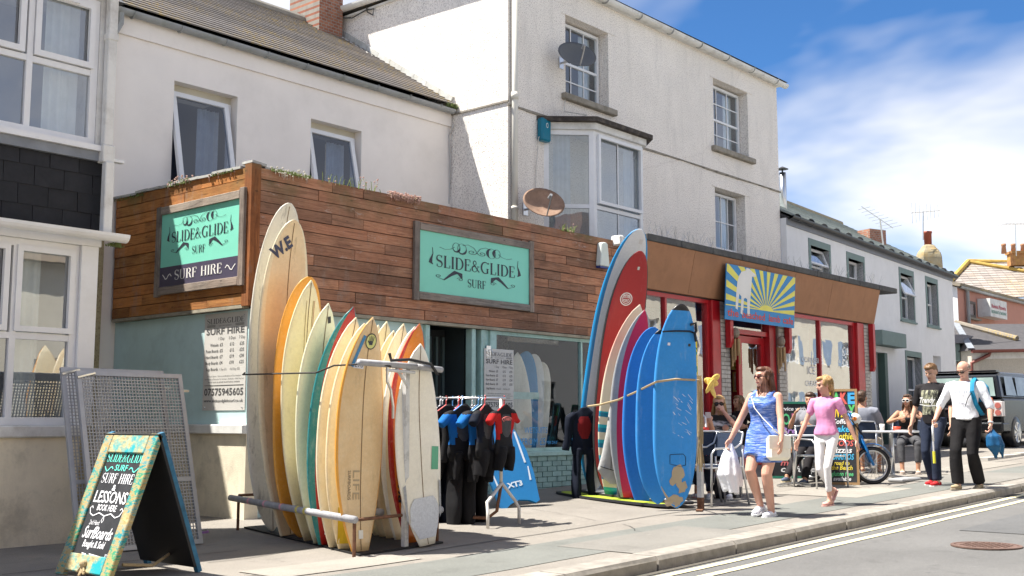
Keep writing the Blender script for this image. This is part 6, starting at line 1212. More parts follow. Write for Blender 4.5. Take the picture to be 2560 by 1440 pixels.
# ------------------------------------------------------------------ fused (voxel-remeshed) figures and garments
TSC = bpy.data.scenes.new('remesh'); TVL = TSC.view_layers[0]; TOB = None
def fuse(name, mb, mats, parent, voxel=.008, smooth=2, paintf=None, local=True, jitter=0., jscale=9., label=None):
    me = mesh_of(name+'_src', mb, mats if isinstance(mats, (list, tuple)) else [mats]); recalc(me)
    global TOB
    if TOB is None:
        TOB = bpy.data.objects.new('tmp', me); TSC.collection.objects.link(TOB); m_ = TOB.modifiers.new('r', 'REMESH'); m_.mode = 'VOXEL'; m_.use_smooth_shade = True; TOB.modifiers.new('s', 'SMOOTH').factor = .5
    TOB.data = me; TOB.modifiers['r'].voxel_size = voxel; TOB.modifiers['s'].iterations = max(1, smooth)
    TVL.update(); nm = bpy.data.meshes.new_from_object(TOB.evaluated_get(TVL.depsgraph)); nm.name = name
    if jitter:
        n_ = len(nm.vertices); cs_ = [0.]*(3*n_); ns_ = [0.]*(3*n_); nm.vertices.foreach_get('co', cs_); nm.vertices.foreach_get('normal', ns_)
        for i in range(0, 3*n_, 3):
            k = mnoise.noise(Vector((cs_[i]*jscale, cs_[i+1]*jscale, cs_[i+2]*jscale*.45)))*jitter
            cs_[i] += ns_[i]*k; cs_[i+1] += ns_[i+1]*k; cs_[i+2] += ns_[i+2]*k
        nm.vertices.foreach_set('co', cs_)
    nm.materials.clear()
    for x in (mats if isinstance(mats, (list, tuple)) else [mats]): nm.materials.append(x)
    if paintf:
        nm.polygons.foreach_set('material_index', [paintf(p.center, p.normal) for p in nm.polygons])
    else: nm.polygons.foreach_set('material_index', [0]*len(nm.polygons))
    nm.polygons.foreach_set('use_smooth', [True]*len(nm.polygons)); nm.update()
    r = bpy.data.objects.new(name, nm); COL.objects.link(r)
    if parent:
        r.parent = parent
        if not local: r.location = -root_loc(parent)
    if label: r['label'] = label
    return r
def ring(z, hw, hd, y=0., x=0., n=16, p=.85): return [Vector((x+hw*math.copysign(abs(math.cos(2*math.pi*j/n))**p, math.cos(2*math.pi*j/n)), y+hd*math.copysign(abs(math.sin(2*math.pi*j/n))**p, math.sin(2*math.pi*j/n)), z)) for j in range(n)]
def limb(mb, pts, rs, n=10):
    mb.tube(pts, rs, n)
    for p, r in ((pts[0], rs[0]), (pts[-1], rs[-1])):
        r = r if isinstance(r, (int, float)) else min(r); mb.ell(p, (r, r, r), nu=n, nv=6)
def cat_pts(a, b, c, k=4):       # two straight bones with points along them
    a, b, c = map(Vector, (a, b, c)); return [a.lerp(b, i/k) for i in range(k)]+[b.lerp(c, i/k) for i in range(k+1)]
def ik(a, c, l1, l2, hint):
    a, c, hint = Vector(a), Vector(c), Vector(hint); d = c-a; L = min(d.length, (l1+l2)*.999); d.normalize(); x = (l1*l1-l2*l2+L*L)/(2*L); h = math.sqrt(max(0, l1*l1-x*x)); s = hint-d*hint.dot(d); s.normalize(); return a+d*x+s*h, a+d*L
def hand(mb, wrist, d, palm_n, s=1., curl=.5, grip=False, side=1):
    d = Vector(d).normalized(); n = Vector(palm_n); n = (n-d*n.dot(d)).normalized(); t = d.cross(n)*side     # t: towards the thumb side
    c = Vector(wrist)+d*.05*s; T = Matrix((t, n, d)).transposed(); mb.ell(c, (.04*s, .018*s, .052*s), T, 10, 6)
    for k, (o, L) in enumerate(((.028, .075), (.009, .083), (-.01, .077), (-.028, .06))):
        b = Vector(wrist)+d*.088*s+t*o*s; pts = [b-d*.02*s]; ang = 0; p = b
        for j in range(3): ang += curl*(.5 if not grip else .95); q = (d*math.cos(ang)+n*math.sin(ang)); p = p+q*(L*s*(.45, .32, .25)[j]); pts.append(p)
        mb.tube(pts, [.0105*s, .0105*s, .0095*s, .0075*s], 6); mb.ell(pts[-1], (.0078*s,)*3, nu=6, nv=4)
    b = Vector(wrist)+d*.03*s+t*.03*s; q = (d*.75+t*.6+n*.35).normalized(); mb.tube([b-q*.01, b+q*.035*s, b+(q+d*.3).normalized()*.065*s], [.013*s, .012*s, .0085*s], 6); mb.ell(b+(q+d*.3).normalized()*.065*s, (.0086*s,)*3, nu=6, nv=4)
SKIN = {}
def m_skin(name, col):
    t = NT(name); p = t.pos(obj_=True); c = t.ramp(t.noise(p, 9, 4), (.3, sc3(col, .9)), (.7, sc3(col, 1.06))); t.b.inputs['Subsurface Weight'].default_value = .12; t.b.inputs['Subsurface Radius'].default_value = (.02, .008, .004); return t.fin(c, .5, .35)
LIP = flat((.38, .12, .1), .5); EYE = flat((.03, .022, .02), .25); LENS = flat((.012, .01, .01), .08, .6)
SK_F = m_skin('skin_fair', (.58, .34, .24)); SK_P = m_skin('skin_pink', (.60, .33, .24)); SK_T = m_skin('skin_tan', (.46, .24, .15))
def head(mb, T, s=1.):    # skull, face and ears about the head centre; T: Matrix 4x4
    def e(c, r, M=None): mb.ell(T @ Vector(c), r, (T.to_3x3() @ M) if M else T.to_3x3(), 14, 10)
    e((0, -.012*s, .022*s), (.074*s, .092*s, .088*s)); e((0, .018*s, -.035*s), (.058*s, .07*s, .075*s)); e((0, .052*s, -.082*s), (.03*s, .028*s, .024*s))
    e((0, .088*s, -.018*s), (.0125*s, .017*s, .022*s)); e((0, .080*s, .004*s), (.010*s, .012*s, .024*s)); e((0, .072*s, .03*s), (.05*s, .014*s, .012*s)); e((0, .078*s, -.056*s), (.023*s, .012*s, .009*s))
    for k in (-1, 1): e((k*.074*s, -.012*s, -.005*s), (.009*s, .02*s, .032*s)); e((k*.04*s, .05*s, -.02*s), (.022*s, .022*s, .022*s))
def face_paint(T, s, brow=True, glasses=False):
    Ti = T.inverted()
    def f(c, nrm):
        q = Ti @ c/s
        if q.y > .045 and abs(q.z) < .12:
            if abs(q.x) < .022 and -.064 < q.z < -.049 and q.y > .07: return 1
            if .018 < abs(q.x) < .044 and -.004 < q.z < .010 and not glasses: return 2
            if .014 < abs(q.x) < .048 and .022 < q.z < .031 and brow: return 3
        return 0
    return f
def person(label, loc, rotz, H=1.7, sex='f', skin=None, pelvis=None, lean=0., twist=0., feet=None, hands=None, knee_h=((0, 1, 0), (0, 1, 0)), elbow_h=((.3, -1, -.2), (-.3, -1, -.2)), head_yaw=0., head_pitch=0., girth=1., curl=(.5, .5), palm=((-1, .2, 0), (1, .2, 0)), grip=(False, False), foot_dir=((0, 1, 0), (0, 1, 0)), group=None, hairm=None, bust=True, footp=(0, 0), glasses=False, voxel=.0075, feet_on=True, name='person'):
    s = H/1.70; skin = skin or SK_F; P = thing(name, label, 'person', loc, rotz, group)
    pz = (pelvis if pelvis else .90*s); pel = Vector((0, 0, pz)); Tl = Matrix.Translation(pel) @ Matrix.Rotation(-lean, 4, 'X') @ Matrix.Rotation(twist, 4, 'Z')
    sw = (.165 if sex == 'f' else .195)*s; g = girth
    if sex == 'f': prof = [(-.1, .15, .10, 0), (-.03, .178, .118, -.012), (.05, .172, .11, -.005), (.13, .138, .092, .0), (.2, .132, .09, .005), (.28, .148, .105, .012), (.36, .155, .112, .016), (.42, .155, .092, .0), (.465, .125, .07, -.008), (.5, .075, .058, -.01), (.54, .052, .05, -.005)]
    else: prof = [(-.1, .145, .10, 0), (-.03, .165, .11, -.005), (.05, .162, .108, 0), (.13, .152, .105, .005), (.2, .155, .11, .008), (.28, .17, .115, .01), (.36, .182, .118, .01), (.42, .18, .102, .0), (.465, .145, .08, -.008), (.5, .088, .064, -.01), (.54, .058, .055, -.005)]
    tor = [[Tl @ v for v in ring(z*s, hw*s*g, hd*s*g, y*s)] for z, hw, hd, y in prof]
    hips = [pel+Vector((k*.095*s, 0, -.02*s)) for k in (1, -1)]; sh = [Tl @ Vector((k*sw, -.01*s, .435*s)) for k in (1, -1)]
    feet = feet or ((.1*s, .0, .075*s), (-.1*s, 0, .075*s)); legs = []
    for i in (0, 1):
        k, a = ik(hips[i], feet[i], .425*s, .415*s, knee_h[i]); legs.append((hips[i], k, a))
    hands = hands or ((.3*s, .05, .8*s), (-.3*s, .05, .8*s)); arms = []
    for i in (0, 1):
        k, a = ik(sh[i], hands[i], .285*s, .25*s, elbow_h[i]); arms.append((sh[i], k, a))
    nb = Tl @ Vector((0, -.015*s, .5*s)); hc = Tl @ Vector((0, .02*s, .655*s)); TH_ = Matrix.Translation(hc) @ Matrix.Rotation(head_yaw, 4, 'Z') @ Matrix.Rotation(head_pitch, 4, 'X')
    hs = s*1.0 if H > 1.6 else s*1.05
    mb = MB(); mb.loft(tor); limb(mb, [nb, nb.lerp(hc, .5), hc+TH_.to_3x3() @ Vector((0, -.01, -.03))], [.06*s, .052*s, .052*s]); head(mb, TH_, hs)
    if sex == 'f' and bust:
        for k in (1, -1): mb.ell(Tl @ Vector((k*.07*s, .085*s, .33*s)), (.062*s, .055*s, .06*s))
    lr = [.088, .082, .072, .062, .054, .055, .050, .042, .036]
    for h_, k, a in legs: limb(mb, cat_pts(h_, k, a), [r*s*g for r in lr])
    ar = [.05, .046, .042, .038, .036, .038, .034, .029, .026] if sex == 'f' else [.056, .052, .047, .042, .039, .041, .037, .031, .028]
    for i, (a0, k, w_) in enumerate(arms):
        limb(mb, cat_pts(a0, k, w_), [r*s*(.5+.5*g) for r in ar]); hand(mb, w_, (w_-k), palm[i], s*1.02, curl[i], grip[i], 1 if i == 0 else -1)
    for i in (0, 1):
        a = legs[i][2]; d = Vector(foot_dir[i]).normalized(); fp = footp[i]; d3 = (d*math.cos(fp)-Z3*math.sin(fp)); dn = -(Z3*math.cos(fp)+d*math.sin(fp))
        limb(mb, [a+dn*.04*s-d3*.035*s, a+dn*.045*s+d3*.05*s, a+dn*.052*s+d3*.125*s], [.034*s, .033*s, .024*s], 8); limb(mb, [a, a+dn*.04*s-d3*.02*s], [.036*s, .034*s], 8)
    body = fuse('body', mb, [skin, LIP, EYE, hairm or DARK], P, voxel, 2, face_paint(TH_, hs, True, glasses))
    return dict(P=P, s=s, g=g, Tl=Tl, TH=TH_, hs=hs, legs=legs, arms=arms, tor=prof, sh=sh, pel=pel, nb=nb, hc=hc, lr=lr, ar=ar, foot_dir=foot_dir, footp=footp, sw=sw)
def torso_cloth(d, mb, z0, z1, inf=.012, flare=0., drop=None, neck=True):
    s, g, Tl = d['s'], d['g'], d['Tl']; rs = []
    zs = [z for z, *_ in d['tor']]
    def at(z):
        for a, b in zip(d['tor'], d['tor'][1:]):
            if a[0] <= z <= b[0]: k = (z-a[0])/(b[0]-a[0]); return [a[i]+(b[i]-a[i])*k for i in range(4)]
        return d['tor'][0] if z < zs[0] else d['tor'][-1]
    n = 12
    for i in range(n+1):
        z = z0+(z1-z0)*i/n; q = at(z); f = flare*max(0, 1-i/(n*.6)); rs.append([Tl @ v for v in ring(z*s, q[1]*s*g+inf+f, q[2]*s*g+inf+f, q[3]*s)])
    mb.loft(rs)
def sleeves(d, mb, t, inf=.015, k_end=None):
    for i, (a, k, w_) in enumerate(d['arms']):
        pts = cat_pts(a, k, w_); n = max(2, int(t*8)+1); rs = [r*d['s']*(.5+.5*d['g'])+inf for r in d['ar']]; limb(mb, [a.lerp(d['nb'], .3)-Z3*.01]+pts[:n], [rs[0]*.9]+rs[:n], 12)
def trousers(d, mb, t, inf=.012, flare=0.):
    for h_, k, a in d['legs']:
        pts = cat_pts(h_, k, a); n = max(2, int(round(t*8))+1); rs = [r*d['s']*d['g']+inf+flare*max(0, (i-3)/5) for i, r in enumerate(d['lr'])]; mb.tube([h_+Z3*.05]+pts[:n], [rs[0]]+rs[:n], 14); mb.ell(k, (rs[4],)*3, nu=10, nv=6); mb.ell(h_, (rs[0],)*3, nu=10, nv=6)
def shoes(d, m1, m2=None, sandal=False, kind='shoe'):
    s = d['s']
    for i in (0, 1):
        a = d['legs'][i][2]; f = Vector(d['foot_dir'][i]).normalized(); fp = d['footp'][i]; d3 = f*math.cos(fp)-Z3*math.sin(fp); dn = -(Z3*math.cos(fp)+f*math.sin(fp)); x = d3.cross(dn); T = Matrix((x, d3, -dn)).transposed(); c = a+dn*.047*s; mb = MB()
        if not sandal:
            mb.ell(c-d3*.03*s, (.042*s, .05*s, .038*s), T); mb.ell(c+d3*.05*s, (.043*s, .07*s, .034*s), T); mb.ell(c+d3*.115*s+dn*.006, (.045*s, .06*s, .027*s), T); o = fuse(kind, mb, m1, d['P'], .008, 2)
        else:
            mb.ell(c+d3*.115*s+dn*.006, (.045*s, .055*s, .027*s), T); mb.ell(c-d3*.04*s, (.042*s, .035*s, .03*s), T); o = fuse(kind, mb, m1, d['P'], .008, 1)
        mb = MB(); pr_ = [(-.04, -.07), (.04, -.07), (.045, .0), (.05, .1), (.035, .17), (0, .185), (-.035, .17), (-.05, .1), (-.045, 0)]
        mb.prism([(u*s, v*s) for u, v in pr_], a+dn*.083*s, x, d3, -dn, -.008, .012); obj('sole', mb, m2 or m1, o, local=True)
def sunglasses(d, lens=None, frame=None, big=1.):
    T, s = d['TH'], d['hs']; mb = MB()
    for k in (-1, 1): mb.ell(T @ Vector((k*.031*s, .083*s, .002*s)), (.027*s*big, .008*s, .02*s*big), T.to_3x3() @ Matrix.Rotation(k*-.2, 3, 'Z'), 12, 6)
    g = obj('sunglasses', mb, lens or LENS, d['P'], True, local=True); mb = MB()
    for k in (-1, 1): mb.tube([T @ Vector((k*.058*s, .076*s, .008*s)), T @ Vector((k*.078*s, .03*s, .008*s)), T @ Vector((k*.08*s, -.03*s, .0))], .0035, 5)
    mb.tube([T @ Vector((-.01, .094*s, .008*s)), T @ Vector((.01, .094*s, .008*s))], .0035, 5)
    if frame:
        for k in (-1, 1): mb.tube([T @ Vector((k*.031*s+.03*s*math.cos(a*.524), .086*s, .002*s+.023*s*math.sin(a*.524))) for a in range(13)], .0055, 5)
    obj('glasses_frame', mb, frame or FB_, g, local=True)
def hair(d, mat_, style='long', L=.3, sway=0., side=0.):
    T, s = d['TH'], d['hs']; mb = MB(); e = lambda c, r: mb.ell(T @ (Vector(c)*s), tuple(x*s for x in r), T.to_3x3(), 12, 8)
    if style == 'short': e((0, -.03, .045), (.08, .088, .078)); e((0, .02, .085), (.068, .07, .038)); e((0, -.06, .0), (.07, .055, .07))
    elif style == 'balding': e((0, -.055, .01), (.079, .058, .06)); [e((k*.066, -.03, .01), (.014, .045, .04)) for k in (-1, 1)]
    else:
        e((0, -.03, .035), (.080, .086, .081)); e((0, -.06, -.02), (.074, .05, .08)); e((.0, .025, .082), (.06, .055, .033))
        for k in (-1, 1): e((k*.066, -.01, .02), (.018, .045, .055)); 
        if style == 'long':
            for i in range(30):
                a = math.pi*(.0+1.*i/29)+math.pi; x, y = .078*math.cos(a), -.02+.07*math.sin(a)
                p0 = T @ (Vector((x, y, .0))*s); dn = Vector((0, 0, -1)); p1 = p0+dn*(L*.5)*(.9+.2*rnd.random())+Vector((x*.25+side*.3, -.02+y*.2, 0)); p2 = p0+dn*L*(.7+.45*rnd.random())+Vector((x*.4+side+sway*rnd.uniform(-1, 1), -.01+y*.35, 0)); mb.tube([p0, p1, p2], [.014*s, .015*s, .006], 6)
        if style == 'tail':
            p0 = T @ (Vector((side, -.1, .0))*s); mb.tube([p0, p0+Vector((.01, -.04, -.1)), p0+Vector((.02, -.03, -.24))], [.03*s, .028*s, .01], 8)
    cap_ = fuse('hair', mb, mat_, d['P'], .007, 1, jitter=.006, jscale=60)
    if style != 'balding':
        q = random.Random(len(d['P'].name)+int(s*1000)); ms = MB(); n_ = 230 if style == 'long' else 150; M3 = T.to_3x3()
        for i in range(n_):
            a, b = q.uniform(0, 2*math.pi), q.uniform(.05, 1.35); dr = Vector((math.sin(b)*math.cos(a), math.sin(b)*math.sin(a), math.cos(b)))
            if dr.y > .35 and dr.z < .75: continue
            p0 = Vector((dr.x*.078, -.03+dr.y*.084, .036+dr.z*.081)); out_ = Vector((dr.x, dr.y-.3, 0))
            if style == 'short': pts = [p0, p0+dr*.01+Vector((0, .012, 0)), p0+dr*.018+Vector((q.uniform(-.01, .01), .028, .0))]
            else:
                o2 = out_.normalized() if out_.length > .01 else Vector((0, -1, 0)); e_ = Vector((o2.x*.086, -.03+o2.y*.09, -.02)); pts = [p0*1.01, p0.lerp(e_, .5)*1.04+Vector((0, 0, .012)), e_]
                if style == 'long': Ld = L/s*q.uniform(.55, 1.); pts += [e_+Vector((o2.x*.02, o2.y*.01-.005, -Ld*.5)), e_+Vector((o2.x*.03+side/s+q.uniform(-.025, .025), o2.y*.02+q.uniform(-.03, .01), -Ld))]
            ms.tube([T @ (v*s) for v in pts], [.0034]*(len(pts)-1)+[.001], 3)
        o_ = obj('strands', ms, mat_, cap_, True, local=True); o_['kind'] = 'stuff'
    return cap_
def m_hair(name, c1, c2):
    t = NT(name); p = t.pos((60, 60, 6), obj_=True); c = t.ramp(t.noise(p, 1., 4, .7), (.3, c1), (.7, c2)); t.bump(t.noise(p, 1.5, 3), .5, .01); return t.fin(c, .45, .4)
H_AUB = m_hair('hair_auburn', (.045, .014, .006), (.15, .052, .022)); H_BLO = m_hair('hair_blonde', (.22, .12, .04), (.5, .32, .14)); H_BRN = m_hair('hair_brown', (.03, .015, .008), (.1, .05, .025)); H_LBR = m_hair('hair_light_brown', (.1, .05, .02), (.26, .15, .07)); H_GRY = m_hair('hair_greying', (.12, .08, .06), (.3, .22, .17))
def cloth(name, col, var=.1, vs=7, bump=.25, bs=14, rough=.85): return paint(name, col, rough, var, vs, bump, bs, obj_=True, bd=.02, spec=.2)
def wp(lx_, ly_, lz, P):      # local to world for a thing rotated about z
    return Matrix.Translation(P.location) @ P.rotation_euler.to_matrix().to_4x4() @ Vector((lx_, ly_, lz))
# ------------------------------------------------------------------ chalkboard A-frame in front of the rack
def m_distress(name, teal):
    t = NT(name); p = t.pos((1, 1, 1)); n = t.noise(t.pos((18, 18, 60)), 1., 5, .75); m2 = t.noise(p, 4., 5, .6)
    base = t.ramp(n, (.35, (.28, .19, .07)), (.6, (.55, .43, .2))); blue = t.ramp(m2, (.35, (.01, .1, .2)), (.5, (.01, .22, .26)), (.65, (.03, .25, .12)))
    if teal: f = t.ramp(t.noise(p, 7., 6, .7), (.4, 1.), (.55, .1)); blue = (.01, .3, .33)
    else: f = t.math('MULTIPLY', t.ramp(n, (.45, 0.), (.55, 1.)), t.ramp(m2, (.38, 0.), (.5, 1.)))
    return t.fin(t.mix(f, base, blue), .7, .3)
DIST = m_distress('distressed_frame', False); DISTT = m_distress('distressed_teal_rail', True); CHALK = paint('chalkboard_black', (.022, .023, .026), .6, .35, 3, .03, dirt=(.09, .09, .1), dirtamt=.4, ds=2.5); CHW = flat((.72, .72, .74), .9); CHT = flat((.12, .62, .5), .9)
rz_ = onx(325, 1084, 4.47).z; y0a, y1a = 7.2, 7.93; xf0, xb0, xm_ = 4.09, 4.8, 4.45
ab = thing('chalkboard_sign', 'folding chalkboard with distressed blue and yellow frame on the pavement', 'sign', (xm_, 7.5, 0))
fo = Vector((xf0, y1a, .0)); fU = Vector((0, -1, 0)); fV = Vector((xm_-xf0, 0, rz_)); FL_ = fV.length; fV.normalize(); fN = Vector((-fV.z, 0, fV.x)); Wd = y1a-y0a
for a, b, c, d, mm in ((0, .115, 0, FL_, DIST), (Wd-.115, Wd, 0, FL_, DIST), (.117, Wd-.117, .04, .165, DISTT), (.117, Wd-.117, FL_-.15, FL_-.01, DISTT)):
    mb = MB(); mb.prism([(a, c), (b, c), (b, d), (a, d)], fo, fU, fV, fN, -.03, .012); obj('frame_rail', mb, mm, ab, bevel=.006)
mb = MB(); mb.prism([(.118, .168), (Wd-.118, .168), (Wd-.118, FL_-.152), (.118, FL_-.152)], fo, fU, fV, fN, -.02, -.006); pn = obj('blackboard', mb, CHALK, ab)
mb = MB(); cw = Wd/2; tt = lambda s, v, h_, w_, m__=None, sh=0.: put_text(mb, s, fo, fU, fV, fN, cw, v*FL_, h_, w_, 'C', -.003, .012, sh)
serif(mb, 'SLIDE&GLIDE', fo, fU, fV, fN, cw+.01, .795*FL_, .07, .5, -.003); tt('SURF', .735, .045, .17)
T = lambda p: fo+fU*(cw+p.x)+fV*(.75*FL_+p.y)-fN*.003
for k in (-1, 1): ribbon(mb, [(k*(.11+.02*i), .018*math.sin(i*1.25)-.005) for i in range(7)], .009, T)
obj('chalk_teal', mb, CHT, pn, fix=False)
mb = MB(); serif(mb, 'SURF HIRE', fo, fU, fV, fN, cw, .645*FL_, .075, .43, -.003); tt('&', .595, .045, .05); tt('LESSONS', .51, .085, .44); tt('BOOK HERE', .455, .045, .26)
T = lambda p: fo+fU*(cw+p.x)+fV*(.42*FL_+p.y)-fN*.003
for k in (-1, 1): ribbon(mb, [(0, .0), (k*.08, .02), (k*.15, -.005), (k*.2, .01), (k*.225, .05), (k*.2, .065), (k*.185, .05)], .008, T)
ribbon(mb, [(0, 0), (.015, -.03), (0, -.05), (-.015, -.03), (0, 0)], .006, T)
put_text(mb, '2nd Hand', fo, fU, fV, fN, .2, .355*FL_, .035, .14, 'L', -.003, 0, .2); tt('SurfBoards', .265, .085, .4, None, .35); tt('Bought & Sold', .205, .05, .3, None, .25)
ribbon(mb, [(-.12, -.275), (-.06, -.28)], .007, T); ribbon(mb, [(-.02, -.275), (.13, -.285)], .007, T); put_text(mb, 'prices', fo, fU, fV, fN, .56, .16*FL_, .025, .07, 'L', -.003); put_text(mb, 'Range', fo, fU, fV, fN, .56, .13*FL_, .025, .08, 'L', -.003); obj('chalk_white', mb, CHW, pn, fix=False)
bo = Vector((xb0, y1a, 0)); bV = Vector((xm_-xb0, 0, rz_)).normalized(); bN = Vector((bV.z, 0, -bV.x))
mb = MB(); mb.prism([(0, .05), (Wd, .05), (Wd, FL_), (0, FL_)], bo, fU, bV, bN, -.02, .0); obj('back_panel', mb, paint('black_back_board', (.01, .01, .011), .6, .2, 4), ab)
for a, b in ((0, .05), (Wd-.05, Wd)): mb = MB(); mb.prism([(a, 0), (b, 0), (b, FL_), (a, FL_)], bo, fU, bV, bN, .001, .035); obj('back_rail', mb, paint('blue_rail_%d' % int(a*10), (.03, .14, .24), .7, .4, 12, .1), ab)
mb = MB(); mb.tube([(4.25, y0a+.1, .1), (4.5, y0a+.12, .07), (4.75, y0a+.3, .12)], .012, 6); obj('stay_rope', mb, ROPE, ab); mb = MB(); kp = fo+fU*(Wd/2)+fV*.1+fN*.02
for k in range(9): mb.tube([kp, kp+Vector((-.02, rnd.uniform(-.05, .05), -.05-.05*rnd.random()))], .008, 5)
mb.ell(kp, (.03, .035, .03)); obj('knot', mb, ROPE, ab)
# ------------------------------------------------------------------ wire mesh panels leaning on the wall
GALV = paint('galvanised_frame', (.38, .39, .42), .5, .1, 8, .05, metal=.3)
for k, (x0, x1, yb, yt, zt_, lab) in enumerate(((4.86, 5.9, 8.8, 9.24, 1.53, 'galvanised wire mesh panel leaning behind the chalkboard'), (4.78, 5.78, 8.92, 9.36, 1.56, 'second wire mesh panel hidden behind the first one'))):
    t_ = thing('mesh_panel', lab, 'panel', ((x0+x1)/2, yb, 0), group='wire mesh panels'); O_ = Vector((x0, yb, .01)); V_ = Vector((0, yt-yb, zt_-.01)); VL = V_.length; V_.normalize(); N_ = Vector((0, -V_.z, V_.y)); W_ = x1-x0
    mb = MB(); frame_rect(mb, O_, EX, V_, N_, 0, W_, 0, VL, .04, -.015, .015); mb.prism([(.04, VL*.36), (W_-.04, VL*.36), (W_-.04, VL*.36+.035), (.04, VL*.36+.035)], O_, EX, V_, N_, -.012, .012); obj('frame', mb, GALV, t_)
    mb = MB(); st_ = .03
    for i in range(1, int((W_-.06)/st_)): u = .04+i*st_; mb.bar(O_+EX*u+V_*.04, O_+EX*u+V_*(VL-.04), .0075, .0075)
    for i in range(1, int((VL-.06)/st_)): v = .04+i*st_; mb.bar(O_+EX*.04+V_*v+N_*.005, O_+EX*(W_-.04)+V_*v+N_*.005, .0075, .0075)
    o = obj('wire_mesh', mb, GALV, t_); o['kind'] = 'stuff'
    mb = MB(); mb.tube([O_+EX*.0+V_*VL*.96+N_*.02, O_+EX*.16+V_*VL*.985+N_*.03], .014, 6); obj('latch', mb, STEEL, t_); mb = MB(); mb.tube([O_+EX*(W_-.01)+V_*VL*.9, O_+EX*(W_+.06)+V_*VL*.9], .012, 6); obj('latch', mb, STEEL, t_); mb = MB(); mb.tube([O_+EX*(W_-.01)+V_*.12, O_+EX*(W_+.06)+V_*.12], .012, 6); obj('latch', mb, STEEL, t_)
p = ong(510, 1333); mb = MB(); mb.cbox(p+Z3*.01, (.09, .05, .02), Matrix.Rotation(.4, 3, 'Z')); mb.ell(p+Vector((.03, .02, .015)), (.03, .02, .015)); tag(obj('litter', mb, flat((.4, .2, .5), .5)), 'small lilac scrap of litter beside the mesh panel', 'litter')
# ------------------------------------------------------------------ wetsuit rail
WS = thing('clothes_rail', 'white metal clothes rail carrying wetsuits', 'rail', (8.6, 7.62, 0)); RX = 8.62
mb = MB(); mb.tube([(RX, 7.58, 1.275), (RX, 9.25, 1.3)], .014, 8); obj('rail', mb, STEEL, WS, True); WP = paint('worn_white_tube', (.62, .60, .56), .4, .1, 8, .05, dirt=(.2, .13, .08), dirtamt=.6, ds=7)
mb = MB(); mb.tube([(RX, 7.64, 1.27), (RX, 7.64, .4)], .017, 8); obj('upright', mb, WP, WS, True)
for q in ((8.3, 7.53), (8.83, 7.58)): mb = MB(); mb.tube([(RX, 7.63, .42), (RX+(q[0]-RX)*.8, 7.6, .24), (q[0], q[1], .16), (q[0], q[1], 0)], .017, 8); obj('leg', mb, WP, WS, True)
mb = MB(); mb.tube([(RX, 7.64, .4), (RX-.02, 7.68, .14), (RX-.08, 7.75, .07), (RX-.1, 9.2, .05)], .017, 8); obj('base_tube', mb, RUST, WS, True); mb = MB(); mb.tube([(RX, 9.2, 1.3), (RX, 9.2, 0)], .017, 8); obj('upright', mb, WP, WS, True)
WS.location.z = gz(8.6)
NEO = cloth('neoprene_black', (.012, .012, .014), .2, 9, .3, 8, .75); NEOG = cloth('neoprene_grey', (.06, .06, .065), .2, 30, .2, 30, .7); NRED = cloth('neoprene_red', (.4, .015, .015), .1); NBLU = cloth('neoprene_blue', (.01, .13, .42), .1); NNAV = cloth('neoprene_navy', (.005, .008, .018), .2); NYEL = cloth('neoprene_yellow', (.55, .45, .03), .1); NGR2 = cloth('neoprene_light_grey', (.36, .36, .35), .12, 9, .3, 9)
def suit(label, y, S, mats, long=False, sleeve='short', dx=0., yaw=0., hang=(.02, .3, .5), ztop=1.285, x=None, group='wetsuits on the rail', logo=None, hgr=True, wide=1.):
    t_ = thing('wetsuit', label, 'wetsuit', ((x if x else RX)+dx, y, ztop), yaw, group); mb = MB(); D_ = .038*S
    prof = [(-.02, .05, .8), (-.07, .1, .9), (-.11, .19, 1), (-.25, .185, 1.3), (-.45, .155, 1.2), (-.6, .18, 1.3), (-.68, .17, 1.2)]
    mb.loft([ring(z*S, hw*S*wide, D_*k, 0, n=18) for z, hw, k in prof][::-1])
    L_ = 1.32 if long else .93
    for k in (-1, 1):
        mb.tube([(k*.085*S, 0, -.6*S), (k*.1*S, .0, -.75*S), (k*.115*S, .01, -L_*S)], [(.06*S, .1*S), (.055*S, .1*S), (.05*S, .085*S)], 12)
        e = (.31, -.27) if sleeve == 'short' else (.27, -.62)
        mb.tube([(k*.13*S, 0, -.13*S), (k*.2*S, 0, -.17*S), (k*e[0]*S, 0, e[1]*S)], [.055*S, .06*S, .05*S], 10)
    def pf(c, n):
        x_, z_ = abs(c.x)/S, c.z/S
        if x_ < .095*wide and -.46 < z_ < -.15 and (x_/.095)**2+((z_+.3)/.17)**2 < 1.05 and n.y < .2: return 1
        if z_ < -.14 and z_ > -.5 and x_ > .09+(.0 if z_ > -.42 else .03): return 2
        if z_ > -.14 and False: return 0
        return 0
    fuse('suit', mb, mats, t_, .012, 3, pf, jitter=.03, jscale=7.5)
    if hgr:
        mb = MB(); mb.tube([(-.14*S, 0, -.11*S), (0, 0, -.02*S), (.14*S, 0, -.11*S)], .008, 6); mb.tube([(0, 0, -.02*S), (0, 0, .03), (.02, 0, .055), (0, 0, .075)], .006, 6); obj('hanger', mb, flat(hang, .4), t_, local=True)
    if logo:
        mb = MB(); put_text(mb, logo[0], (0, -D_*1.36-.006, -.235*S), EX, Z3, -EY, 0, 0, .035*S, .15*S, 'C', 0, .03); mb.tube([(.1*S*math.cos(a*.45), -D_*1.36-.004, -.22*S+.035*S*math.sin(a*.45)) for a in range(10)], .0035, 4); obj('logo', mb, flat(logo[1], .5), t_, local=True)
    return t_
suit('small black and red shorty wetsuit facing out at the rail front', 7.6, .74, [NEO, NEOG, NRED], hang=(.5, .02, .03), logo=('TURBO', (.75, .2, .18)), ztop=1.28)
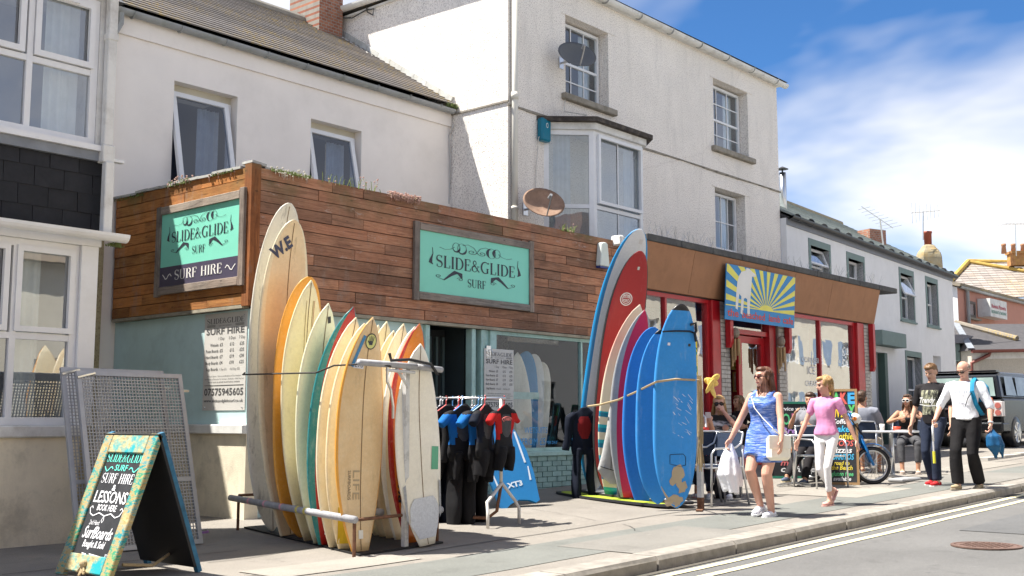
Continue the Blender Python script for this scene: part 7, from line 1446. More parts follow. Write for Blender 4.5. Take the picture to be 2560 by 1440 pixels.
suit('black and blue shorty wetsuit behind the red one on the rail', 7.8, .86, [NEO, NEOG, NBLU], dx=-.12, hang=(.4, .6, .7), logo=('TURBO', (.3, .5, .7)), yaw=R(-14))
suit('third wetsuit from the rail front, black with blue arms', 7.93, .8, [NEO, NEOG, NBLU], dx=-.03, hang=(.1, .3, .6), yaw=R(-8))
suit('long black wetsuit behind the shorties, nearest the stand', 8.02, .95, [NEO, NEO, NEO], True, 'long', dx=.02, hang=(.7, .7, .7))
suit('black and red shorty wetsuit in the middle of the rail', 8.2, .8, [NEO, NEOG, NRED], dx=-.04, hang=(.6, .05, .05), yaw=R(12))
suit('navy long wetsuit in the middle of the rail', 8.33, .95, [NNAV, NEO, NEO], True, 'long', hang=(.1, .3, .6))
suit('black wetsuit with yellow side panels on the rail', 8.46, .82, [NEO, NEO, NYEL], hang=(.7, .7, .7), yaw=R(-10), dx=-.05)
suit('black and blue wetsuit near the rail back', 8.6, .86, [NEO, NEOG, NBLU], dx=-.02, hang=(.1, .2, .6))
suit('black and red long wetsuit near the rail back', 8.75, .95, [NEO, NEO, NRED], True, 'long', dx=-.03, hang=(.6, .1, .1))
for k_, (dx_, y_, mm_) in enumerate(((-.1, 8.1, NEO), (.03, 8.28, NEO), (-.12, 8.4, NNAV), (.04, 8.52, NEO), (-.08, 8.68, NEO), (.03, 8.85, NNAV))): suit(('first', 'second', 'third', 'fourth', 'fifth', 'sixth')[k_]+' plain long dark wetsuit packed on the rail, counted from the stand', y_, .97, [mm_, mm_, mm_], True, 'long', dx=dx_, hang=(.6, .6, .62))
for k_, (dx_, y_, mm_, S_) in enumerate(((-.16, 7.72, NNAV, .8), (-.2, 8.0, NBLU, .84), (.06, 8.1, NEOG, .82), (-.18, 8.25, NEO, .84), (-.2, 8.5, NRED, .86), (.05, 8.65, NNAV, .86))): suit(('navy and black shorty wetsuit tucked just behind the front red one', 'black shorty with bright blue sides, left of the rail middle', 'black shorty with grey sides, right of the rail middle', 'plain black shorty with grey chest, left on the rail', 'black shorty with red sides near the rail back', 'navy and black shorty at the right near the rail back')[k_], y_, S_, [NEO, NEOG, mm_], dx=dx_, hang=((.6, .1, .1), (.1, .3, .7), (.7, .7, .7))[k_ % 3], yaw=R(14*(-1)**k_), wide=1.1)
suit('last long black wetsuit at the back of the rail', 8.95, .97, [NEO, NEO, NNAV], True, 'long', hang=(.5, .35, .2))
p = ong(1300, 1268); bbt = thing('bodyboard', 'blue bodyboard with white stripes leaning below the shop window', 'bodyboard', (p.x, p.y, gz(p.x)))
zx = Vector((-.0, .42, 1.)).normalized(); bx_ = Vector((.86, -.5, 0)).normalized(); bx_ = (bx_-zx*bx_.dot(zx)).normalized(); by_ = zx.cross(bx_)
bbt.rotation_euler = Matrix((bx_, by_, zx)).transposed().to_euler(); BB = m_board('bodyboard_blue', (.008, .19, .46), (.006, .15, .38), .4, 3, (.1, .3, .5), .2, .5)
pts = [(-.25, .02), (-.2, .0), (-.12, .05), (0, .08), (.12, .05), (.2, .0), (.25, .02), (.285, .35), (.28, .65), (.22, .9), (.13, 1.04), (0, 1.06), (-.13, 1.04), (-.22, .9), (-.28, .65), (-.285, .35)]
mb = MB(); mb.prism(pts, (0, 0, 0), EX, Z3, -EY, 0, .05); obj('slab', mb, BB, bbt, local=True); mb = MB(); put_text(mb, 'XT3', (0, -.05, 0), EX, Z3, -EY, 0, .24, .06, .2, 'C', .004, .04)
for k in (-1, 1): mb.add([(k*x, -.054, z) for x, z in ((.2, .28), (.225, .28), (.24, .45), (.225, .45))], [(0, 1, 2, 3)]); mb.add([(k*x, -.054, z) for x, z in ((.2, .5), (.225, .5), (.21, .9), (.185, .9))], [(0, 1, 2, 3)])
obj('white_print', mb, flat((.65, .72, .78), .5), bbt, local=True, fix=False)
suit('navy wetsuit with red chest hung over the paddle board', onb(1458, 1012, 1482, 1240, .2).y, .92, [NNAV, cloth('neoprene_dark_red', (.18, .01, .012), .1), NNAV], True, 'long', x=(onb(1458, 1012, 1482, 1240, .2)).x, ztop=1.30, yaw=R(-32), group='wetsuits hung on boards', hgr=False)
p = ony(1528, 1010, 8.2); t_ = thing('wetsuit', 'light grey wetsuit folded over the crimson foam board', 'wetsuit', (p.x, 8.2, p.z), R(-32), 'wetsuits hung on boards'); mb = MB(); mb.loft([ring(z, hw, .05, 0, x_, 14) for z, hw, x_ in ((0, .04, .04), (-.1, .07, .035), (-.35, .09, .02), (-.6, .13, .0), (-.8, .19, .0), (-.9, .16, .03), (-.98, .08, .06))][::-1]); fuse('suit', mb, [NGR2], t_, .012, 3, jitter=.012, jscale=5); mb = MB(); mb.tube([(-.17, -.05, -.76), (0, -.066, -.81), (.18, -.05, -.76)], .005, 4); mb.tube([(-.05, -.06, -.3), (-.02, -.062, -.5), (-.04, -.066, -.8)], .004, 4); obj('seams', mb, FB_, t_, local=True)
p = ong(1520, 1250); t_ = thing('wetsuit', 'grey and black wetsuit bundle standing under the light grey one', 'wetsuit', (p.x-.1, p.y-.3, gz(p.x)+.05), R(-32), 'wetsuits hung on boards'); mb = MB(); mb.loft([ring(z, hw, .05, 0, x_, 12) for z, hw, x_ in ((0, .09, 0), (.2, .1, .02), (.4, .13, .05), (.55, .07, .05))]); fuse('suit', mb, [NEOG, NEO], t_, .014, 2, lambda c, n: 1 if c.z > .3 else 0, jitter=.025, jscale=7)
# ------------------------------------------------------------------ cafe furniture
ALU = paint('aluminium_tube', (.66, .67, .68), .28, .06, 10, .02, metal=.9); WEAVE = paint('navy_weave', (.02, .035, .07), .7, .25, 60, .5, 120)
def chair(label, loc, rotz, group='cafe chairs'):
    t_ = thing('cafe_chair', label, 'chair', (loc[0], loc[1], gz(loc[0])), rotz, group)
    mb = MB(); mb.box(-.22, .22, -.2, .22, .43, .455); obj('seat', mb, WEAVE, t_, local=True, bevel=.01); mb = MB(); mb.tube([(-.23, .23, .44), (.23, .23, .44), (.23, -.21, .44), (-.23, -.21, .44), (-.23, .23, .44)], .012, 6); obj('seat_frame', mb, ALU, t_, local=True)
    mb = MB(); vs = []
    for i in range(9): a = -1+2*i/8; vs += [(a*.25, -.25+.05*a*a, .56), (a*.25, -.28+.05*a*a, .84)]
    vs += [(v[0], v[1]-.012, v[2]) for v in vs]; mb.add(vs, [(2*i, 2*i+2, 2*i+3, 2*i+1) for i in range(8)]+[(18+2*i, 18+2*i+1, 18+2*i+3, 18+2*i+2) for i in range(8)]); obj('backrest', mb, WEAVE, t_, local=True, fix=False)
    for k in (-1, 1):
        mb = MB(); mb.tube([(k*.25, .26, 0), (k*.255, .25, .6), (k*.26, .2, .66), (k*.265, -.1, .67), (k*.25, -.2, .72), (k*.24, -.24, .84)], .0125, 8); obj('arm_and_front_leg', mb, ALU, t_, True, local=True); mb = MB(); mb.tube([(k*.25, -.3, 0), (k*.25, -.22, .44), (k*.25, -.22, .7)], .0125, 8); obj('leg', mb, ALU, t_, True, local=True)
    mb = MB(); mb.tube([(-.24, -.24, .845), (-.12, -.29, .85), (.12, -.29, .85), (.24, -.24, .845)], .0125, 8); obj('top_rail', mb, ALU, t_, True, local=True); return t_
def table(label, loc, rotz, S=.66, h=.73):
    t_ = thing('cafe_table', label, 'table', (loc[0], loc[1], gz(loc[0])), rotz, 'cafe tables'); mb = MB(); mb.box(-S/2, S/2, -S/2, S/2, h-.03, h); obj('top', mb, ALU, t_, local=True, bevel=.008); mb = MB(); mb.tube([(0, 0, .05), (0, 0, h-.03)], .032, 12); obj('column', mb, STEEL, t_, True, local=True)
    for k in range(4): a = R(45+90*k); mb = MB(); mb.bar((0, 0, .05), (.3*math.cos(a), .3*math.sin(a), .012), .07, .025); obj('foot', mb, STEEL, t_, local=True)
    return t_
T1 = atd(1985, 1098, 16.0); T2 = ong(2232, 1197); tb1 = table('aluminium cafe table behind the woman in the blue dress', (T1.x, T1.y), R(20)); tb2 = table('aluminium cafe table beside the moped wheel', (T2.x, T2.y), R(15), .75); T3 = Vector((18.6, 8.6, 0)); table('aluminium cafe table with the flower pot by the window', (T3.x, T3.y), 0)
# menu boards
def mboard(label, c, nrm, W, H_, frame, lean=.12):
    c = Vector(c); nrm = Vector((nrm[0], nrm[1], 0)).normalized(); U = Z3.cross(nrm); V = (Z3-nrm*lean).normalized(); N = U.cross(V); t_ = thing('menu_board', label, 'menu board', c); mb = MB(); mb.prism([(-W/2, 0), (W/2, 0), (W/2, H_), (-W/2, H_)], c, U, V, N, -.02, 0); p_ = obj('panel', mb, CHALK, t_)
    mb = MB(); frame_rect(mb, c, U, V, N, -W/2, W/2, 0, H_, .035, .0005, .012); obj('frame', mb, frame, t_)
    mb = MB(); mb.prism([(-W/2, 0), (W/2, 0), (W/2, H_*.98), (-W/2, H_*.98)], c-nrm*.5, U, (V*H_+nrm*.5).normalized(), N, -.04, -.02); obj('back_panel', mb, DARK, t_)
    def txt(s, u, v, h, w_, col, al='C', sh=0., bo=.02): m2 = MB(); put_text(m2, s, c, U, V, N, u, v, h, w_, al, .004, bo, sh); obj('lettering', m2, flat(col, .8), p_, fix=False)
    return txt
tx_ = mboard('tall colourful take away chalkboard beside the girl in pink', ong(2106, 1212), (-.93, -.37), .48, 1.38, flat((.3, .18, .08), .7))
cols = ((.75, .5, .03), (.08, .45, .12), (.6, .1, .08), (.05, .35, .65), (.75, .5, .03))
for i, ch_ in enumerate('TAKE'): tx_(ch_, -.155+.104*i, 1.17, .16, .1, cols[(i) % 5], bo=.05)
for i, ch_ in enumerate('AWAY'): tx_(ch_, -.155+.104*i, .98, .16, .1, cols[(i+3) % 5], bo=.05)
for s, v, c_, h_, w_ in (('Coffee', .9, (.75, .75, .75), .07, .3), ('Shakes', .78, (.05, .45, .7), .09, .42), ('Smoothies', .67, (.75, .6, .05), .09, .48), ('FOODS', .57, (.65, .12, .1), .08, .42), ('pizzas', .47, (.75, .75, .75), .08, .36), ('BURRITOS', .37, (.05, .4, .65), .08, .42), ('road to', .29, (.7, .55, .05), .055, .26), ('the Beach', .22, (.7, .55, .05), .06, .36), ('gluten free', .13, (.1, .5, .2), .06, .38), ('available', .06, (.75, .75, .75), .055, .3)): tx_(s, 0, v*.97, h_, w_*.82, c_, 'C', .2)
tx_ = mboard('wide coffee and breakfast chalkboard behind the girl in pink', ong(2010, 1196), (-.8, -.6), 1.05, 1.2, flat((.02, .16, .1), .6))
tx_('service with a smile', 0, 1.06, .06, .75, (.7, .7, .7), 'C', .2)
for i, (ch_, c_) in enumerate(zip('COFFEE', ((.65, .12, .1), (.1, .5, .2), (.6, .15, .3), (.05, .35, .65), (.7, .7, .7), (.65, .3, .05)))): tx_(ch_, -.38+.15*i, .84, .17, .12, c_)
for s, v, c_ in (('Breakfast', .7, (.45, .25, .6)), ('Any Salad', .55, (.05, .5, .35)), ('we have Now', .4, (.65, .3, .15)), ('soup', .3, (.1, .35, .6)), ('milk shake', .2, (.6, .15, .15)), ('craft beer', .1, (.7, .7, .7))): tx_(s, 0, v, .09, .07*len(s), c_, 'C', .2)
# bits on the right-hand table
z2 = gz(T2.x)+.73
mb = MB(); mb.lathe((T2.x+.15, T2.y+.2, z2+.001), [(.035, 0), (.04, .1), (.036, .1), (.032, .01)], 14); tag(obj('coffee_cup', mb, flat((.7, .66, .6), .5), smooth=True), 'tall pale coffee cup on the table by the moped', 'cup')
mb = MB(); mb.lathe((T2.x+.28, T2.y+.02, z2+.001), [(.05, 0), (.065, .06), (.06, .06), (.045, .01)], 14); tag(obj('red_bowl', mb, flat((.6, .07, .03), .4), smooth=True), 'small red bowl beside the coffee cup', 'bowl')
mb = MB(); mb.box(T2.x+.05, T2.x+.33, T2.y-.25, T2.y-.05, z2+.002, z2+.012); tag(obj('magazine', mb, paint('magazine_print', (.5, .45, .42), .5, .6, 25, 0)), 'open magazine lying on the table by the moped', 'magazine')
pot = thing('flower_pot', 'pot of dark pink flowers on the table by the cafe window', 'plant', (T3.x, T3.y, gz(T3.x)+.73)); pc_ = Vector((T3.x, T3.y, gz(T3.x)+.732)); mb = MB(); mb.lathe(pc_, [(.05, 0), (.07, .12), (.065, .12), (.05, .02)], 12); obj('pot', mb, flat((.3, .35, .1), .6), pot, True); q = random.Random(8); ml, mf = MB(), MB()
for i in range(60):
    a, r_, h_ = q.uniform(0, 6.3), q.uniform(0, .14), q.uniform(.1, .26); p = pc_+Vector((r_*math.cos(a), r_*math.sin(a), h_)); ml.ell(p, (.03, .015, .012), Matrix.Rotation(q.uniform(0, 3), 3, 'Z'), 6, 4)
    if h_ > .19: mf.ell(p+Z3*.05, (.022, .022, .015), nu=6, nv=4)
obj('leaves', ml, flat((.06, .16, .03), .7), pot); obj('blooms', mf, flat((.4, .03, .14), .7), pot)
um = thing('parasol_base', 'flat grey parasol base on the pavement by the moped', 'base', ong(2262, 1203)); c_ = ong(2262, 1203); mb = MB(); mb.box(c_.x-.35, c_.x+.35, c_.y-.12, c_.y+.12, c_.z, c_.z+.05); obj('slab', mb, flat((.3, .3, .3), .8), um, bevel=.015)
# ------------------------------------------------------------------ moped nose
wc = ong(2183, 1210); bd_ = Vector((.656, -.755, 0)); bs_ = Vector((.755, .656, 0)); mp_ = thing('moped', 'blue moped with white headlamp parked behind the take away board', 'moped', wc); RW = .265; ctr = wc+Z3*RW; MBLU = flat((.01, .16, .45), .3)
def wheel(parent, c, R_, mat_spoke=True):
    Tm = Matrix((bd_, Z3, bs_)).transposed(); mb = MB(); mb.tube([c+Tm @ Vector((R_*.92*math.cos(a*math.pi/16), R_*.92*math.sin(a*math.pi/16), 0)) for a in range(33)], .027, 10, False); w_ = obj('wheel', mb, FB_, parent, True); mb = MB(); mb.tube([c+Tm @ Vector((R_*.8*math.cos(a*math.pi/16), R_*.8*math.sin(a*math.pi/16), 0)) for a in range(33)], .014, 8, False); obj('rim', mb, STEEL, w_, True); mb = MB()
    for i in range(18): a = i*2*math.pi/18; mb.tube([c+Tm @ Vector((.04*math.cos(a+.4), .04*math.sin(a+.4), .02*(-1)**i)), c+Tm @ Vector((R_*.8*math.cos(a), R_*.8*math.sin(a), 0))], .003, 4)
    obj('spokes', mb, STEEL, w_); mb = MB(); mb.tube([c-bs_*.05, c+bs_*.05], .055, 14); obj('hub', mb, ALU, w_, True)
wheel(mp_, ctr, RW); wd_, ws_ = bd_, bs_; bd_, bs_ = Vector((-.27, -.963, 0)), Vector((.963, -.27, 0)); rc = ctr-bd_*1.12; wheel(mp_, rc, RW)
bb_, bz_ = bd_, bs_; bd_, bs_ = wd_, ws_; stem0 = ctr-bd_*.16+Z3*.38; mb = MB()
for k in (-1, 1): mb.tube([ctr+bs_*.06*k, stem0+bs_*.06*k], [.018, .024], 8)
mb.tube([stem0-Z3*.06, stem0+(stem0-ctr).normalized()*.4], .035, 8); obj('fork', mb, MBLU, mp_, True)
mb = MB(); vs = []
for i in range(13):
    a = R(20+130*i/12); o_ = ctr+bd_*((RW+.04)*math.cos(a))+Z3*((RW+.04)*math.sin(a)); vs += [o_-bs_*.055, o_+Z3*.015, o_+bs_*.055]
mb.add(vs, [(3*i+j, 3*i+j+1, 3*i+j+4, 3*i+j+3) for i in range(12) for j in (0, 1)]); obj('mudguard', mb, MBLU, mp_, True, fix=False)
top_ = stem0+(stem0-ctr).normalized()*.42; mb = MB(); mb.tube([top_-bs_*.32-bd_*.1, top_-bs_*.15, top_+bs_*.15, top_+bs_*.32-bd_*.1], .014, 8); obj('handlebar', mb, STEEL, mp_); mb = MB(); mb.ell(top_+bd_*.1-Z3*.1, (.085, .085, .09)); obj('headlamp', mb, flat((.75, .75, .72), .2), mp_, True); mb = MB(); mb.ell(top_+bd_*.05-Z3*.1+bs_*.14, (.03, .03, .03)); mb.ell(top_+bd_*.05-Z3*.1-bs_*.14, (.03, .03, .03)); obj('indicator', mb, flat((.7, .2, .02), .3), mp_, True)
bd_, bs_ = bb_, bz_; mb = MB(); mb.bar(stem0, rc+Z3*.2+bd_*.4, .1, .12); mb.bar(rc+Z3*.2+bd_*.4, rc+Z3*.35, .12, .14); obj('frame', mb, MBLU, mp_); mb = MB(); mb.ell(rc+Z3*.55+bd_*.2, (.26, .2, .07), Matrix.Rotation(math.atan2(bd_.y, bd_.x), 3, 'Z')); obj('saddle', mb, FB_, mp_, True); mb = MB(); q = random.Random(2)
for k in range(5): mb.tube([top_+bs_*(.05*k-.1), top_+bs_*(.05*k-.1)+bd_*.12-Z3*(.1+.05*k), stem0+bs_*.05+bd_*.05], .006, 4)
obj('control_cables', mb, FB_, mp_)
# ------------------------------------------------------------------ parked SUV
CARB = flat((.012, .014, .018), .15, .6); CARS = paint('silver_grey_car_paint', (.016, .018, .02), .22, .05, 3, 0, metal=.5); cx0, cyr, cw_ = 28.0, 8.8, 1.95; cz = gz(29)-.02
cr_ = thing('parked_suv', 'dark grey off road car parked on the forecourt behind the men', 'car', (cx0+2, cyr+1, cz)); O_ = Vector((cx0, cyr, cz)); XC_ = lambda a: O_.x+a
side = [(0., .55), (-.03, .75), (.0, 1.12), (.1, 1.2), (3.4, 1.22), (4.6, 1.1), (4.72, .8), (4.7, .45), (4.2, .36), (.35, .36)]
mb = MB(); mb.prism(side, O_, EX, Z3, EY, .0, cw_); obj('body', mb, CARS, cr_, bevel=.05)
gh = [(.06, 1.2), (.22, 1.76), (.45, 1.84), (2.3, 1.86), (3.3, 1.22)]; mb = MB(); 
n_ = len(gh); vs = [O_+EX*a+Z3*b+EY*(.04 if b < 1.3 else .16) for a, b in gh]+[O_+EX*a+Z3*b+EY*(cw_-.04 if b < 1.3 else cw_-.16) for a, b in gh]; mb.add(vs, [tuple(range(n_-1, -1, -1)), tuple(range(n_, 2*n_))]+[(i, (i+1) % n_, n_+(i+1) % n_, n_+i) for i in range(n_)]); obj('cabin', mb, CARB, cr_, bevel=.03)
P_ = lambda a, b, y: O_+EX*a+Z3*b+EY*y
CG = m_glass('car_glass', (.5, .6, .58), .45, .7); ins = flat((.28, .33, .31), .5)
mb = MB(); mb.add([P_(.06, 1.25, .17), P_(.06, 1.25, cw_-.17), P_(.185, 1.7, cw_-.25), P_(.185, 1.7, .25)], [(0, 1, 2, 3)]); mb.v = [(v[0]-.035, v[1], v[2]) for v in mb.v]; obj('rear_window', mb, paint('tinted_rear_glass', (.25, .33, .31), .06, .3, 1.2, 0, spec=.8), cr_, fix=False)
for a, b in ((.42, 1.15), (1.25, 2.2)): mb = MB(); mb.add([P_(a-.05, 1.27, .03), P_(b, 1.27, .03), P_(b-.05, 1.74, .115), P_(a+.08, 1.74, .115)], [(0, 1, 2, 3)]); mb.v = [(v[0], v[1]-.012, v[2]) for v in mb.v]; obj('side_window', mb, paint('tinted_side_glass_%d' % int(a*10), (.2, .24, .25), .05, .5, 1.5, 0, spec=.9), cr_, fix=False)
mb = MB(); mb.box(cx0-.055, cx0-.032, cyr+.22, cyr+cw_-.22, cz+.72, cz+1.14); obj('tailgate', mb, CARB, cr_, bevel=.01); mb = MB(); mb.box(cx0-.08, cx0-.056, cyr+.5, cyr+cw_-.5, cz+.93, cz+.97); obj('tailgate_trim', mb, STEEL, cr_)
for y_ in (.02, cw_-.2):
    mb = MB(); mb.box(cx0-.05, cx0+.12, cyr+y_-.03, cyr+y_+.19, cz+.76, cz+1.12); tl = obj('tail_light', mb, flat((.55, .5, .48), .15), cr_, bevel=.01)
    for z_ in (.85, 1.02): mb = MB(); mb.tube([(cx0-.065, cyr+y_+.08, cz+z_), (cx0-.05, cyr+y_+.08, cz+z_)], .07, 16); obj('lamp_ring', mb, flat((.4, .12, .1), .2), tl)
mb = MB(); mb.box(cx0-.12, cx0+.4, cyr-.02, cyr+cw_+.02, cz+.38, cz+.62); obj('bumper', mb, CARS, cr_, bevel=.04); mb = MB(); mb.box(cx0+.25, cx0+.5, cyr+.2, cyr+cw_-.2, cz+1.845, cz+1.88); obj('spoiler', mb, CARB, cr_)
for x_ in (.92, 3.75):
    for y_ in (.12, cw_-.12):
        c_ = P_(x_, .38, y_); mb = MB(); mb.tube([c_-EY*.14, c_-EY*.12, c_+EY*.12, c_+EY*.14], [.34, .38, .38, .34], 26); w_ = obj('wheel', mb, FB_, cr_, True); mb = MB(); s_ = -1 if y_ < 1 else 1; mb.lathe(c_+EY*s_*.13, [(.25, 0), (.25, .02), (.2, .01), (.05, .03)], 20, Matrix.Rotation(R(90)*-s_, 3, 'X')); obj('rim', mb, ALU, w_)
        for i in range(7): a = i*2*math.pi/7; mb = MB(); mb.bar(c_+EY*s_*.155+Vector((.04*math.cos(a), 0, .04*math.sin(a))), c_+EY*s_*.15+Vector((.24*math.cos(a), 0, .24*math.sin(a))), .04, .03, (0, 1, 0)); obj('spoke', mb, ALU, w_)
# ------------------------------------------------------------------ people walking
def at_feet(px, py): p = ong(px, py); return Vector((p.x, p.y, gz(p.x)))
def m_dress():
    t = NT('blue_knit_dress'); p = t.pos((6, 6, 60), obj_=True); n = t.noise(p, 1.6, 5, .75, .3); c = t.ramp(n, (.36, (.025, .06, .28)), (.5, (.08, .17, .5)), (.62, (.38, .45, .68)), (.72, (.16, .1, .34))); t.bump(t.noise(t.pos(obj_=True), 12, 3), .3, .02); return t.fin(c, .85, .2)
loc = at_feet(1918, 1291)
W = person('woman in a blue patterned dress walking with white jacket in hand', loc, R(90), 1.60, 'f', SK_P, girth=1.12, feet=((.07, .02, .13), (-.05, .0, .075)), hands=((.36, .1, .80), (-.27, .16, .80)), elbow_h=((.6, -1, 0), (-.6, -1, 0)), head_yaw=R(-26), curl=(.7, .5), grip=(True, False), hairm=H_AUB, glasses=True, footp=(.25, 0), lean=-.02)
mb = MB(); torso_cloth(W, mb, .0, .43, .012); s = W['s']
for h_, k_, a_ in W['legs']: mb.tube([h_+Z3*.05, h_.lerp(k_, .3), h_.lerp(k_, .62)], [.12*s, .118*s, .108*s], 14)
for k in (1, -1): mb.tube([W['Tl'] @ Vector((k*.085*s, .1*s, .36*s)), W['Tl'] @ Vector((k*.1*s, .07*s, .44*s)), W['Tl'] @ Vector((k*.1*s, .0, .485*s)), W['Tl'] @ Vector((k*.1*s, -.075*s, .44*s)), W['Tl'] @ Vector((k*.085*s, -.1*s, .36*s))], .034, 10)
mb.loft([ring(z*s, hw*s, hd*s, y) for z, hw, hd, y in ((.60, .2, .15, .03), (.65, .205, .155, .025), (.73, .21, .158, .01), (.82, .222, .155, -.01), (.92, .21, .15, -.01), (1., .18, .125, 0))])
for k in (1, -1): mb.ell(W['Tl'] @ Vector((k*.075*s, .09*s, .33*s)), (.078*s, .068*s, .072*s))
fuse('dress', mb, m_dress(), W['P'], .011, 3, jitter=.007, jscale=7)
hair(W, H_AUB, 'long', .40, .02, -.02); sunglasses(W, flat((.06, .015, .015), .1)); CANV = flat((.72, .72, .76), .8); shoes(W, CANV, flat((.75, .75, .75), .7))
P = W['P']; bag = thing('handbag', 'cream leather shoulder bag at the hip of the woman in blue', 'bag', wp(-.215, .12, .76, P), P.rotation_euler.z-R(42)); BAGC = paint('cream_leather', (.82, .78, .67), .5, .06, 9, .1, obj_=True)
mb = MB(); mb.box(-.05, .05, -.125, .125, -.17, .09); obj('pouch', mb, BAGC, bag, local=True, bevel=.035); mb = MB(); mb.box(-.058, -.0505, -.12, .12, -.05, .09); obj('flap', mb, BAGC, bag, local=True, bevel=.005); mb = MB(); mb.cbox((-.062, 0, -.045), (.01, .03, .03)); obj('clasp', mb, flat((.5, .42, .25), .3, metal=.6), bag, local=True)
Pi = bag.location; inv = Matrix.Rotation(-bag.rotation_euler.z, 4, 'Z'); lp = lambda v: inv @ (wp(*v, P)-Pi)
mb = MB(); mb.tube([lp((-.27, .13, .83)), lp((-.2, .2, .92)), lp((-.07, .175, 1.03)), lp((.02, .17, 1.13)), lp((.085, .11, 1.235)), lp((.1, .0, 1.31)), lp((.09, -.09, 1.23)), lp((-.05, -.13, 1.05)), lp((-.26, -.03, .84))], [(.006, .018)]*9, 6); obj('strap', mb, BAGC, bag, local=True)
hw = W['arms'][0][2]; jk = thing('white_jacket', 'white jacket dangling from the hand of the woman in blue', 'jacket', wp(hw.x, hw.y, hw.z-.08, P), P.rotation_euler.z); mb = MB(); q = random.Random(3)
for i in range(9): a = i*.7; mb.tube([(0, 0, .03), (.05*math.cos(a)+.02, .07*math.sin(a), -.12), (.085*math.cos(a)+.03, .11*math.sin(a), -.3), (.07*math.cos(a)+.0, .1*math.sin(a)-.02, -.42-.12*q.random())], [.02, .04, .05, .03], 8)
fuse('cloth', mb, cloth('white_cotton', (.78, .78, .8), .04, 8, .35, 9), jk, .012, 2, jitter=.014, jscale=10)
# girl
loc = at_feet(2072, 1263)
G = person('girl in a pink tee shirt and white leggings walking along the kerb', loc, R(90), 1.52, 'f', SK_P, girth=.76, bust=False, feet=((.06, -.22, .17), (-.05, .08, .075)), hands=((.3, .12, .74), (-.33, -.08, .73)), elbow_h=((.5, -1, 0), (-.6, -1, 0)), head_yaw=R(-48), head_pitch=R(-14), hairm=H_BLO, footp=(.7, 0), curl=(.6, .6))
mb = MB(); torso_cloth(G, mb, .0, .5, .017, .012); sleeves(G, mb, .34, .014); fuse('tee_shirt', mb, cloth('pink_cotton', (.66, .27, .46), .06, 6, .35, 9), G['P'], .010, 2, jitter=.012, jscale=14)
mb = MB(); trousers(G, mb, .93, .006); torso_cloth(G, mb, -.1, .06, .008); fuse('leggings', mb, cloth('white_stretch', (.76, .74, .74), .04, 6, .3, 10), G['P'], .01, 2, jitter=.003)
hair(G, H_BLO, 'tail', side=.015); shoes(G, cloth('pink_suede', (.58, .33, .29)), None, True, 'ballet_shoe')
# teenage boy
loc = at_feet(2342, 1213)
B = person('teenage boy in a black printed tee shirt and dark jeans', loc, R(84), 1.73, 'm', SK_F, girth=.84, feet=((.09, -.05, .08), (-.08, .14, .08)), hands=((.3, .08, .84), (-.3, .1, .84)), elbow_h=((.5, -1, 0), (-.5, -1, 0)), head_pitch=R(-22), head_yaw=R(-8), hairm=H_LBR, curl=(.7, .7))
BLKT = cloth('black_tee_cotton', (.018, .016, .018), .15); mb = MB(); torso_cloth(B, mb, -.06, .51, .02, .008); sleeves(B, mb, .45, .018); 
def m_print():
    t = NT('black_tee_print'); p = t.pos((1, 1, 1), obj_=True); sx = t.n('ShaderNodeSeparateXYZ'); t.l(p, sx.inputs[0]); f = t.ramp(t.noise(t.pos((30, 30, 12), obj_=True), 1., 5, .7), (.42, (.02, .02, .02)), (.55, (.3, .3, .2)), (.7, (.5, .48, .36))); return t.fin(f, .85)
MP = m_print(); s = B['s']; fuse('tee_shirt', mb, [BLKT, MP], B['P'], .011, 3, lambda c, n: 1 if (n.y > .35 and abs(c.x) < .125 and .98 < c.z < 1.33) else 0, jitter=.008, jscale=8)
mb = MB(); put_text(mb, 'Trendy', (0, .175, 1.15), Vector((-1, 0, 0)), Z3, EY, 0, 0, .075, .23, 'C', 0, .03, .4); ribbon(mb, [(-.12, 1.11), (0, 1.105), (.12, 1.13)], .012, lambda p: Vector((p.x, .175, p.y))); mb.v = [(v[0], v[1]-.9*v[0]**2, v[2]) for v in mb.v]; obj('print', mb, flat((.6, .6, .58), .7), B['P'], local=True, fix=False)
JEAN = cloth('dark_denim', (.022, .03, .055), .35, 5, .4, 10); mb = MB(); trousers(B, mb, .98, .016, .012); torso_cloth(B, mb, -.12, .04, .014); fuse('jeans', mb, JEAN, B['P'], .012, 2, jitter=.008, jscale=9)
hair(B, H_LBR, 'short'); shoes(B, cloth('red_canvas', (.42, .02, .025)), flat((.75, .73, .7), .7), kind='sneaker')
# man
loc = at_feet(2424, 1223)
Mn = person('balding man in a white tee shirt carrying a blue rucksack', loc, R(88), 1.74, 'm', SK_P, girth=.9, feet=((.09, .16, .08), (-.09, -.10, .09)), hands=((.36, .16, .92), (-.34, .06, .86)), elbow_h=((.6, -1, 0), (-.6, -1, 0)), head_pitch=R(-28), head_yaw=R(-14), hairm=H_GRY, glasses=True, curl=(.9, .9), grip=(True, True), footp=(-.1, .2))
mb = MB(); torso_cloth(Mn, mb, .0, .5, .018, .006); sleeves(Mn, mb, .52, .02); fuse('tee_shirt', mb, cloth('white_tee_cotton', (.76, .77, .80), .03, 6, .5, 10), Mn['P'], .010, 2, jitter=.013, jscale=13)
mb = MB(); put_text(mb, 'NORTH', (0, .185, 1.27), Vector((-1, 0, 0)), Z3, EY, 0, 0, .04, .19, 'C', 0, .02); mb.v = [(v[0], v[1]-.9*v[0]**2, v[2]) for v in mb.v]; obj('lettering', mb, flat((.2, .23, .3), .7), Mn['P'], local=True, fix=False)
